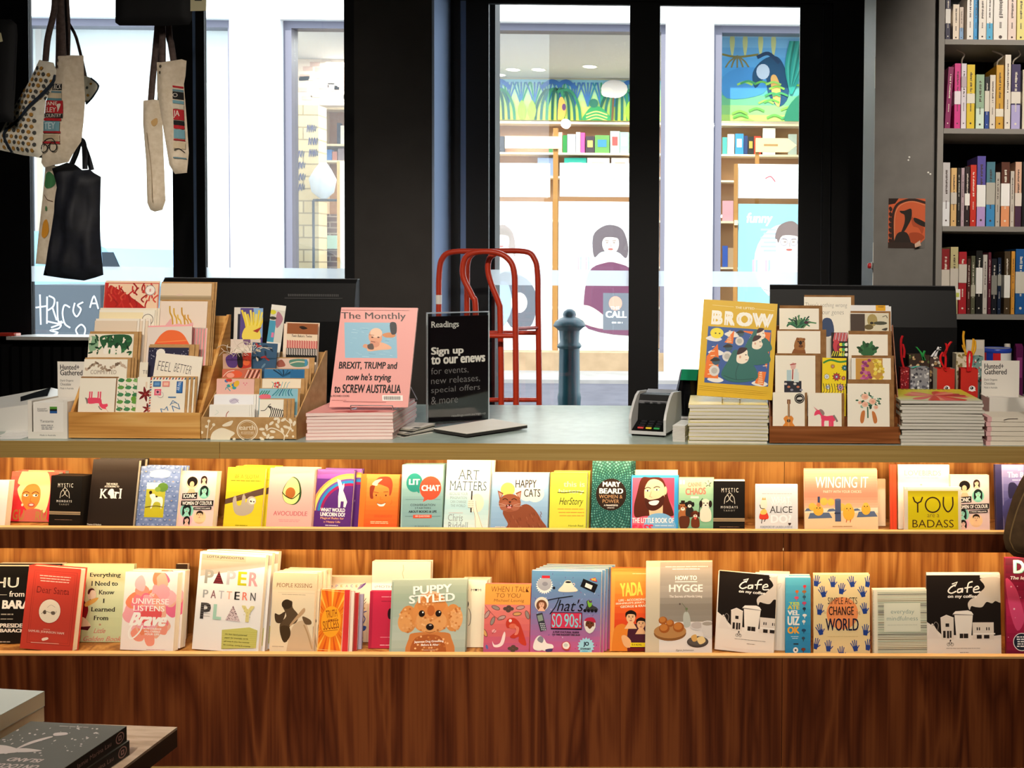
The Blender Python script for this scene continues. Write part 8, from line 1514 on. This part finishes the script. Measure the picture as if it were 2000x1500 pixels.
for i, (px, py) in enumerate(((1002, 136), (1052, 136), (974, 146), (1470, 44), (1152, 130))):
    c = PZ(px, py, ZCE-.004) if i != 3 else PZ(1460, 100, ZCE-.004)
    b = MB(); b.lathe([(.13, -.004), (.14, .0), (.12, .002)], WHITE, 20); b.lathe([(.11, -.005), (.112, -.0045)], mat('fff6e8', emit=6), 20); o = b.build('downlight', None, TR(*c)); tag(o, 'round white downlight in the ceiling of the shop across the street', 'ceiling light', 'downlights in the shop across the street')
def mural(name, label, x0, y0, x1, y1, Y, fn):
    q0, q1 = P(x0, y0, Y), P(x1, y1, Y); w, h = q1.x-q0.x, q0.z-q1.z; b = MB(); b.box(0, w, 0, .02, 0, h, mat('b8d070', .7)); s = (x1-x0)/w
    fn(Art(b, (x0, y0, x1, y0+h*s), (0, 0, h), (1/s, 0, 0), (0, 0, -1/s), (0, -1, 0), off=.002, rough=.7)); o = b.build(name, None, TR(q0.x, Y, q1.z)); return tag(o, label, 'painting')
Art.STEP = 4e-4
def art(a):
    a.grad(930, 150, 1300, 240, ['8ac0d8', 'a8d0a0', 'b4d070', 'c0d458'], 8); random.seed(5)
    for x in range(940, 1260, 26): [a.C([(x, 205), (x+d, 178), (x+d*1.8, 160)], 3, random.choice(('3a6aa8', '2a7a9a', '2a8a6a'))) for d in (-9, -4, 0, 4, 9)]
    for cx in (962, 1090, 1215):
        for d in range(-4, 5): a.C([(cx, 178), (cx+d*6, 172+abs(d)), (cx+d*10, 192+abs(d)*3), (cx+d*11, 236)], 5, ('1e5e5a', '2a7a5a', '145048')[d % 3])
        a.C([(cx-32, 170), (cx-12, 158), (cx+6, 166)], 8, '2a60a4'); a.C([(cx+34, 170), (cx+16, 158), (cx, 166)], 8, '2a60a4')
    a.B([(1092, 195), (1100, 190), (1106, 215), (1098, 236), (1090, 236)], 'f0a050'); a.E(1102, 208, 4, 7, '5a3a6a', 8)
    a.E(1200, 172, 26, 18, 'd8d0d4', 16); a.E(1186, 178, 12, 10, 'e0d8d8', 12); a.L([(1198, 190), (1196, 236)], 4, '6a4a34'); a.B([(1140, 236), (1145, 218), (1160, 205), (1180, 212), (1192, 236)], '2f8a54'); [a.C([(1146, 222+q*6), (1165, 216+q*6), (1186, 222+q*6)], 2.5, 'c8e070') for q in range(3)]; a.E(1160, 200, 9, 9, '2a6a5a', 10)
    for x in (1020, 1040, 1230): a.B([(x, 238), (x-8, 215), (x, 195), (x+8, 215)], '8ab83a')
mural('mural', 'wide jungle mural of palms high on the wall across the street', 930, 154, 1300, 237, 16.97, art)
def art(a):
    a.grad(1380, 55, 1640, 240, ['9cc8e4', '6aaad8', '4a98d0', '6ab48a', 'b8d46a'], 10); random.seed(8)
    for x in (1430, 1455, 1485, 1510): a.B([(x, 110), (x-5, 80), (x, 60), (x+5, 80)], 'e0d890')
    a.C([(1410, 105), (1440, 110), (1480, 105)], 4, '8a7a3a'); [a.C([(1440, 108), (1440+d, 118), (1440+d*1.6, 130)], 3, '8a7a4a') for d in (-14, -7, 0, 7, 14)]
    a.B([(1412, 150), (1450, 130), (1500, 140), (1490, 180), (1420, 190)], '4a90c8'); a.B([(1470, 140), (1490, 115), (1515, 108), (1530, 125), (1540, 160), (1538, 190), (1520, 205), (1500, 180), (1495, 150), (1475, 170)], '1e4a6a'); a.B([(1505, 150), (1515, 145), (1524, 170), (1522, 205), (1510, 190)], 'f4b060'); a.E(1490, 138, 13, 15, 'c8ccd8', 14); a.C([(1480, 110), (1500, 103), (1520, 120)], 7, '1e3a5a')
    for i in range(22): x, y = random.uniform(1410, 1570), random.uniform(160, 238); a.C([(x, y), (x+14, y-5), (x+28, y)], 4, random.choice(('8ac04a', 'a4cc5a', '4a9a5a', '6ab04a', '2a7a5a')))
    for i in range(10): x = 1535+i*4; a.C([(1545, 180), (x, 130-i), (x+8, 80)], 5, ('2a9a8a', '4ab09a', '1e7a6a')[i % 3])
    a.B([(1535, 238), (1540, 205), (1570, 180), (1580, 238)], '2a7a5a')
mural('mural', 'tall jungle mural with a blue bird high in the shop across the street', 1380, 62, 1640, 238, 13.8, art)
Art.STEP = 2e-5
WOODF = noisy('birch', [(.3, 'c09a72'), (.7, 'd0ac84')], 3, .6)
def farshelf(label, x0, x1, Y, ys):
    X0, X1 = P(x0, 300, Y).x, P(x1, 300, Y).x; zt_ = P(1200, ys[0], Y).z
    o = thing('display_bookshelf', label, 'bookcase', TR(X0, Y, 0)); w = X1-X0
    b = MB(); b.box(0, w, .30, .32, .01, zt_, mat('a87e5c', .7)); b.build('back_panel', o)
    for y in ys+[430, 520, 600]: z = P(1200, y, Y).z; b = MB(); b.box(0, w, 0, .299, z-.035, z, mat('e4d2b4', .6)); b.build('shelf', o)
    for q in (0, w-.03): b = MB(); b.box(q+.0005, q+.0295, .001, .298, .01, zt_-.036, mat('d8c09c', .6)); b.build('side_panel', o)
    return o
farshelf('long pale wood bookshelf under the wide mural across the street', 900, 1330, 16.55, [239, 299, 345]); farshelf('pale wood bookshelf under the tall mural across the street', 1384, 1640, 16.1, [239, 299, 350])
random.seed(17); first = {}
def farbook(x0, x1, y0, yb, c, Y, c2=None):
    q0, q1 = P(x0, y0, Y), P(x1, yb, Y); zs = P(1200, {298: 299, 344: 345, 285: 286, 317: 318, 430: 430, 520: 520}[yb], {16.62: 16.55, 16.16: 16.1, 16.36: 16.3}[Y]).z+.003; w, h = abs(q1.x-q0.x), q0.z-zs; b = MB(); b.box(0, w, 0, .1, 0, h, mat(c, .6))
    if c2: b.box(w*.2, w*.8, -.004, -.001, h*.35, h*.75, mat(c2, .6))
    o = b.build('book', None, TR(q0.x, Y, zs)); tag(o, 'small coloured book on the shelves of the shop across the street', 'book', 'books in the shop across the street')
for x0, x1, y0, c, c2 in ((958, 972, 263, 'd8b83a', None), (975, 984, 266, '3a3a44', None), (1072, 1080, 266, '3a7a4a', None), (1080, 1098, 258, 'e8a090', 'd84a4a'), (1099, 1107, 264, '2a7a3a', None), (1108, 1124, 262, 'a8b0c8', 'd8d0d0'), (1125, 1133, 258, 'e8e0d4', None), (1134, 1142, 259, 'd84a8a', None), (1144, 1161, 266, '3a3038', 'd8b060'), (1162, 1190, 264, '5a8a4a', '3a7ab0'), (1192, 1210, 256, 'a8d0c0', 'd84a4a'), (1211, 1228, 258, '90c0a8', 'f0e8d0')): farbook(x0, x1, y0, 298, c, 16.62, c2)
for x0, x1, y0, c, c2 in ((1050, 1085, 308, '7a88a8', None), (1102, 1145, 308, '2a9a8a', 'b8d8c0'), (1147, 1190, 308, 'e8e0d8', 'e87a5a'), (1194, 1228, 308, 'e0d8d0', 'e8805a')): farbook(x0, x1, y0, 344, c, 16.62, c2)
for x0, x1, y0, c, c2 in ((1411, 1420, 268, '4a9a9a', None), (1421, 1434, 262, 'e8e0d4', None), (1436, 1452, 261, '3a8ac8', 'f0f0f0'), (1453, 1460, 265, '2a3a6a', None), (1461, 1472, 267, '2a2a2a', 'd8a04a'), (1473, 1486, 266, 'd83a2a', None), (1490, 1514, 250, 'f0ece0', 'd8e0d8'), (1540, 1556, 262, 'b0b8b0', None)): farbook(x0, x1, y0, 298, c, 16.16, c2)
for x0, x1, y0, yb, c in ((1411, 1432, 392, 430, 'd898a4'), (1411, 1421, 480, 520, '3a5ab0'), (1422, 1432, 484, 520, 'b89878')): farbook(x0, x1, y0, yb, c, 16.16)
# boards, posters and signs standing in the window across the street
def panel(name, label, cat, x0, y0, x1, y1, Y, c, art=None, feet=True, t=.02, z0=None):
    q0, q1 = P(x0, y0, Y), P(x1, y1, Y)
    if z0 is not None: q1.z = z0
    w, h = q1.x-q0.x, q0.z-q1.z; b = MB(); b.box(0, w, 0, t, 0, h, mat(c, .7)); s = (x1-x0)/w
    o = b.build(name, None, TR(q0.x, Y, q1.z)); tag(o, label, cat)
    if art: Art.STEP = 3e-4; m = MB(); art(Art(m, (x0, y0, x1, y0+h*s), (0, 0, h), (1/s, 0, 0), (0, 0, -1/s), (0, -1, 0), off=.001, rough=.7)); m.build('print', o); Art.STEP = 2e-5
    return o
YP2 = 13.62; zb2 = 692  # portrait tones paled: the window haze is put into the poster colours
def art(a):
    a.R(940, 393, 1080, 692, 'f4f2f2'); a.B([(955, 500), (958, 460), (980, 438), (1002, 455), (1006, 500), (990, 480), (965, 480)], '94807a'); face(a, 979, 470, 20, 'e8d6ce', '8a7870', 0, 'a89088'); [a.R(1010, 440+q*14, 1035, 446+q*14, 'c8d0e0') for q in range(5)]; [a.R(985, 428+q*5, 1008, 431+q*5, 'd0dcec') for q in range(2)]
    a.B([(958, 560), (985, 530), (1030, 545), (1048, 580), (1040, 630), (1010, 650), (975, 600)], '3e3e4a'); a.B([(960, 560), (990, 550), (1000, 600), (978, 640), (965, 600)], '8a9ab8'); a.E(1014, 590, 16, 20, 'f0e4dc', 14); a.E(990, 645, 14, 10, 'f0d8cc', 10)
panel('poster', 'tall white author poster with a dark jacketed reader across the street', 'poster', 940, 393, 1078, zb2, YP2, 'f4f2f2', art)
def art(a):
    a.R(1090, 393, 1245, 692, 'f6f4f4'); [a.R(1125+q % 2*8, 458+q*7, 1158, 462+q*7, ('c8ccd8', 'e4e0e4')[q % 2]) for q in range(8)]; [a.R(1128+q*5, 500, 1131+q*5, 525, ('d8a0a8', 'a8b0d0', 'e0c8b0')[q % 3]) for q in range(5)]
    a.B([(1160, 500), (1158, 460), (1175, 442), (1195, 438), (1216, 448), (1226, 480), (1222, 502), (1205, 490), (1175, 490)], '6a5c62'); face(a, 1192, 474, 21, 'e8d4ca', '6a5c62', 0, 'a08a84'); a.B([(1140, 600), (1150, 530), (1180, 512), (1205, 512), (1236, 530), (1245, 600), (1245, 650), (1150, 640)], '70405a'); a.B([(1120, 600), (1150, 595), (1185, 620), (1180, 640), (1130, 625)], 'f0d4c4')
    a.R(1178, 570, 1228, 642, '70727e'); a.E(1202, 590, 13, 14, 'e89a8a', 14); a.T('THE', 1192, 596, 1210, 602, 'f4f2f0', .0); a.T('CALL', 1183, 605, 1224, 618, 'f6f4f2', .04); a.greek(1195, 626, 1216, 632, 'd8d8dc', 1, 2)
panel('poster', 'tall white author poster with a bob haired woman in maroon across the street', 'poster', 1091, 393, 1245, zb2, YP2, 'f6f4f4', art)
def art(a):
    a.R(1440, 398, 1580, 692, '8cb8c8'); a.T('funny', 1458, 415, 1508, 440, 'f6f8f8', .03, 0, .2); a.E(1535, 510, 62, 75, 'eceef4', 26); [a.R(1485+q % 2*6, 445+q*8, 1515, 449+q*8, 'a8b0c8') for q in range(6)]; [a.R(1470+q*6, 505, 1474+q*6, 530, ('d8a0b0', 'a0b0d8', 'e0d0b8', 'b8d0c8')[q % 4]) for q in range(7)]
    a.B([(1514, 465), (1520, 440), (1545, 430), (1562, 445), (1565, 465), (1540, 452)], '7a6664'); face(a, 1540, 472, 25, 'e8d6cc', '7a6664', 0, 'a08c88'); a.ring(1530, 470, 7, 1.2, '9a90a0', 12); a.ring(1549, 470, 7, 1.2, '9a90a0', 12); a.B([(1490, 560), (1515, 510), (1540, 505), (1570, 510), (1580, 560)], 'd8c8c8')
panel('poster', 'light blue author poster with a man in glasses across the street', 'poster', 1442, 398, 1580, zb2, YP2, '8cb8c8', art)
for lab, x0, x1, y0, y1, art in (('white display board above the dark jacketed author poster', 945, 1074, 318, 385, None), ('white display board with pale blue spots above the maroon author poster', 1093, 1240, 318, 385, lambda a: (a.B([(1190, 348), (1205, 338), (1222, 350)], 'b0d8ec'), a.E(1170, 338, 8, 5, 'd8ecf4', 8))), ('white display board with a small red stroke above the blue author poster', 1440, 1580, 320, 388, lambda a: (a.C([(1495, 348), (1505, 344), (1514, 354)], 2, 'c04a5a'), a.E(1538, 352, 6, 8, 'f0c8d0', 8)))):
    panel('display_board', lab, 'display board', x0, y0, x1, y1, YP2+.05, 'f6f4f0', art)
def post(label, x0, x1, y0, Y, sign, arrow):
    o = thing('sign_post', label, 'sign', TR(P((x0+x1)/2, 400, Y).x, Y, 0)); ox_ = o.location.x
    b = MB(); b.box(P(x0, 400, Y).x-ox_, P(x1, 400, Y).x-ox_, 0, .05, .001, P(x0, y0, Y).z, mat('a8743c', .6)); b.build('post', o)
    sx0, sy0, sx1, sy1 = sign; a0, a1 = P(sx0, sy0, Y), P(sx1, sy1, Y); zm_ = (a0.z+a1.z)/2; tip = .12 if arrow else 0
    b = MB(); b.prism([(a0.x-ox_, a1.z), (a1.x-ox_-tip, a1.z)]+([(a1.x-ox_, zm_)] if arrow else [])+[(a1.x-ox_-tip, a0.z), (a0.x-ox_, a0.z)], 'Y', -.03, -.001, mat('ecd2a4', .6))
    if arrow: s = 1/(a1.x-a0.x)*(sx1-sx0); A_2 = Art(b, sign, (a0.x-ox_, -.031, a0.z), (1/s, 0, 0), (0, 0, -1/s), (0, -1, 0)); A_2.greek(sx0+14, (sy0+sy1)/2-2, sx1-26, (sy0+sy1)/2+2, 'a87a4a', 1, 3)
    b.build('sign_board', o)
post('wooden post with plain sign board between the author posters across the street', 1080, 1089, 250, YP2-.03, (987, 266, 1098, 291), False)
post('wooden post with arrow sign beside the blue author poster across the street', 1433, 1441, 320, YP2-.03, (1434, 430, 1441, 440), False)
q = YP2+.25; o = thing('sign_post', 'wooden arrow sign above the blue author poster across the street', 'sign', TR(P(1478, 400, q).x, q, 0)); b = MB(); b.box(-.03, .03, .001, .05, .001, P(1478, 272, q).z, mat('a8743c', .6)); b.build('post', o)
a0, a1 = P(1476, 270, q), P(1556, 298, q); X = o.location.x; zm_ = (a0.z+a1.z)/2; b = MB(); b.prism([(a0.x-X, a1.z), (a1.x-X-.14, a1.z), (a1.x-X, zm_), (a1.x-X-.14, a0.z), (a0.x-X, a0.z)], 'Y', -.03, -.001, mat('ecc690', .6)); b.box(a0.x-X+.12, a1.x-X-.28, -.0315, -.0305, zm_-.015, zm_+.015, mat('a87a4a', .6)); b.build('sign_board', o)
# the side of the shop seen through the window behind the oak rack
Y6 = 15.2; PLK = None
m, t, bs, ln = nodes('cream_blockwork'); co = t.nodes.new('ShaderNodeTexCoord'); mp = t.nodes.new('ShaderNodeMapping'); mp.inputs['Rotation'].default_value = (pi/2, 0, 0); br = t.nodes.new('ShaderNodeTexBrick'); ln(co.outputs['Object'], mp.inputs[0]); ln(mp.outputs[0], br.inputs[0]); br.inputs['Color1'].default_value = rgb('e2cfa8'); br.inputs['Color2'].default_value = rgb('d8c298'); br.inputs['Mortar'].default_value = rgb('a89472'); br.inputs['Scale'].default_value = 1.0; br.inputs['Brick Width'].default_value = .6; br.inputs['Row Height'].default_value = .19; br.inputs['Mortar Size'].default_value = .012; ln(br.outputs[0], bs.inputs[0]); BLOCK = m
m, t, bs, ln = nodes('brown_brick'); co = t.nodes.new('ShaderNodeTexCoord'); mp = t.nodes.new('ShaderNodeMapping'); mp.inputs['Rotation'].default_value = (pi/2, 0, 0); br = t.nodes.new('ShaderNodeTexBrick'); ln(co.outputs['Object'], mp.inputs[0]); ln(mp.outputs[0], br.inputs[0]); br.inputs['Color1'].default_value = rgb('7a5a52'); br.inputs['Color2'].default_value = rgb('8a6a60'); br.inputs['Mortar'].default_value = rgb('b8a498'); br.inputs['Scale'].default_value = 1.0; br.inputs['Brick Width'].default_value = .24; br.inputs['Row Height'].default_value = .09; br.inputs['Mortar Size'].default_value = .01; ln(br.outputs[0], bs.inputs[0]); BROWNB = m
x0, x1 = P(556, 300, 14.6).x, P(622, 300, 14.6).x; b = MB(); b.box(x0, x1, 14.6, 14.9, .02, P(600, 205, 14.6).z, BLOCK)
s = 66/(x1-x0); zt4 = P(600, 205, 14.6).z; Art.STEP = 3e-4; a = Art(b, (556, 205, 622, 640), (x0, 14.6, zt4), (1/s, 0, 0), (0, 0, -1/s), (0, -1, 0), off=.002)
for px, py, ww in ((572, 300, 22), (572, 322, 24), (574, 345, 22), (574, 365, 20), (600, 250, 16), (603, 275, 20), (604, 298, 16)): [a.C([(px+q*ww/4, py+8), (px+q*ww/4+2, py-6), (px+q*ww/4+4, py+6), (px+q*ww/4+6, py-4)], 1.6, ('5a5a8a', '6a6a78')[q % 2]) for q in range(4)]
Art.STEP = 2e-5; struct(b.build('wall_street_block'))
b = MB(); b.box(P(556, 100, 15.6).x, P(760, 100, 15.6).x, 15.6, 15.8, P(600, 205, 15.6).z, ZCE-.002, mat('e8d8cc', .8)); 
for q in range(26): random.seed(q); px, py = random.uniform(566, 676), random.uniform(64, 200); c = P(px, py, 15.6); b.box(c.x, c.x+.16, 15.592, 15.599, c.z, c.z+.07, mat(random.choice(('e0c0b0', 'd0b0a4', 'd8c8bc')), .8))
struct(b.build('wall_street_upper'))
b = MB(); b.box(P(618, 400, 15.0).x, P(664, 400, 15.0).x, 15.0, 15.2, .02, P(640, 418, 15.0).z, BROWNB); c = P(640, 470, 15.0); b.box(P(622, 400, 14.98).x, P(662, 400, 14.98).x, 14.9, 14.99, P(640, 486, 15.0).z, P(640, 460, 15.0).z, mat('b8d8d0', .6)); struct(b.build('trim_6'))
o = panel('display_board', 'tall white board with orange edge at the window frame across the street', 'display board', 658, 315, 700, 660, 14.4, 'f4f0ea', lambda a: a.R(658, 315, 664, 760, 'e8b878'), z0=.001)
o = farshelf('narrow bookshelf behind the cream block wall across the street', 626, 720, 16.3, [215, 286, 318])
for x0, x1, y0, c, c2 in ((658, 664, 240, '3a3a48', None), (665, 672, 245, 'f0ece4', None), (673, 680, 238, 'd8d4d0', None)): farbook(x0, x1, y0, 285, c, 16.36, c2)
for x0, x1, y0, c, c2 in ((636, 648, 292, '4a78b8', None), (649, 658, 296, 'b87a6a', None), (660, 676, 290, '8a7a80', None)): farbook(x0, x1, y0, 317, c, 16.36, c2)
b = MB(); q0, q1 = P(612, 391, 14.45), P(660, 391, 14.45); b.tube([(q0.x, 14.45, q0.z), (q1.x, 14.45, q1.z)], .02, mat('5a5a60', .4, .5), 8); b.tube([(q0.x, 14.45, q0.z), (q0.x, 14.45, .02)], .02, mat('5a5a60', .4, .5), 8); o = b.build('clothes_rail'); tag(o, 'thin grey rail in front of the brown bricks across the street', 'rail')
c = P(632, 392, 14.45); b = MB(); rows = []
for z, r in ((0, .05), (.1, .16), (.3, .2), (.45, .12), (.55, .05)): rows.append([Vector((r*cos(2*pi*k/12)*(1+.2*sin(k*3)), .12*r/.2*sin(2*pi*k/12), z)) for k in range(12)])
b.grid(rows, mat('d8dce4', .7), True); b.cap(rows[0], mat('d8dce4', .7), True); b.cap(rows[-1], mat('d8dce4', .7)); o = b.build('cloth_bundle', None, TR(c.x, 14.45, c.z+.03)); tag(o, 'pale cloth bundle on the grey rail across the street', 'cloth')

# bollard, cabinet, van
BOLL = mat('124650', .4, 0, .4, coat=.2); YBo = 6.2; c = P(1112, 700, YBo); z1 = P(1112, 604, YBo).z; k = YBo/FPX
o = thing('bollard', 'dark teal cast iron bollard on the pavement outside', 'bollard', TR(c.x, YBo, -.0005)); zz = lambda y: z1-(y-604)*k
b = MB(); b.lathe([(.001, zz(603)), (5*k, zz(603.5)), (11*k, zz(608)), (13*k, zz(614)), (12*k, zz(619)), (18*k, zz(621)), (27*k, zz(627)), (31*k, zz(634)), (31*k, zz(637)), (26*k, zz(640)), (21*k, zz(645))], BOLL, 28); b.build('cap', o)
b = MB(); b.lathe([(20*k, zz(645)), (18.5*k, zz(668)), (22*k, zz(672)), (24*k, zz(676)), (21*k, zz(680))], BOLL, 28); b.build('collar', o)
b = MB(); b.lathe([(20*k, zz(680)), (21*k, zz(765)), (23*k, zz(775)), (22*k, zz(790)), (24*k, .18), (32*k, .16), (33*k, .06), (38*k, .05), (38*k, 0)], BOLL, 8); b.build('post', o)
YCa = 8.0; q0, q1 = P(64, 556, YCa), P(196, 556, YCa); b = MB(); b.box(0, q1.x-q0.x, 0, .45, -.05, q0.z, mat('3e474f', .6)); w = q1.x-q0.x; s = 132/w
Art.STEP = 2e-4; a = Art(b, (64, 556, 196, 556+(q0.z+.05)*s), (0, 0, q0.z), (1/s, 0, 0), (0, 0, -1/s), (0, -1, 0), off=.001); gw = 'a8b0b8'
for pts in ([(70, 601), (90, 598)], [(78, 576), (79, 634)], [(91, 632), (92, 580)], [(94, 606), (104, 598), (106, 584), (96, 578)], [(102, 600), (110, 625)], [(112, 590), (113, 626), (120, 628)], [(136, 600), (126, 596), (122, 612), (126, 632), (136, 640)], [(92, 628), (112, 632), (122, 630)], [(100, 640), (118, 634), (114, 642), (98, 646), (112, 650), (104, 655)], [(146, 592), (143, 608), (150, 618), (158, 604), (152, 596), (162, 590)], [(152, 655), (148, 644), (158, 634), (166, 642), (164, 655)], [(176, 600), (184, 578), (192, 602)], [(180, 592), (190, 592)]): a.C(pts, 3.2, gw)
Art.STEP = 2e-5; o = b.build('utility_cabinet', None, TR(q0.x, YCa, 0)); tag(o, 'grey street cabinet with pale graffiti strokes outside the window', 'street cabinet')
YV = 10.4; VB = mat('6f98b4', .3, 0, .4); o = thing('van', 'pale blue parked van seen past the black tote', 'van', TR(P(60, 500, YV).x, YV, -.05)); X = o.location.x
vx = lambda px: P(px, 500, YV).x-X; vz = lambda py: P(150, py, YV).z+.05
b = MB(); b.prism([(vx(-420), .35), (vx(-420), vz(452)), (vx(100), vz(452)), (vx(170), vz(468)), (vx(205), vz(484)), (vx(240), vz(527)), (vx(262), vz(560)), (vx(264), .35)], 'Y', 0, 1.7, VB); b.build('body', o)
b = MB(); b.prism([(vx(200), vz(492)), (vx(222), vz(492)), (vx(236), vz(524)), (vx(202), vz(526))], 'Y', -.012, -.001, mat('16222c', .1)); b.build('side_window', o)
for px in (-300, 215): b = MB(); b.lathe([(.16, 0), (.3, .01), (.31, .16), (.3, .17)], BLACKM, 24, TR(vx(px), -.02, .31) @ RX(-pi/2)); b.lathe([(.15, -.004), (.14, .01)], STEEL, 16, TR(vx(px), -.02, .31) @ RX(-pi/2)); b.build('wheel', o)
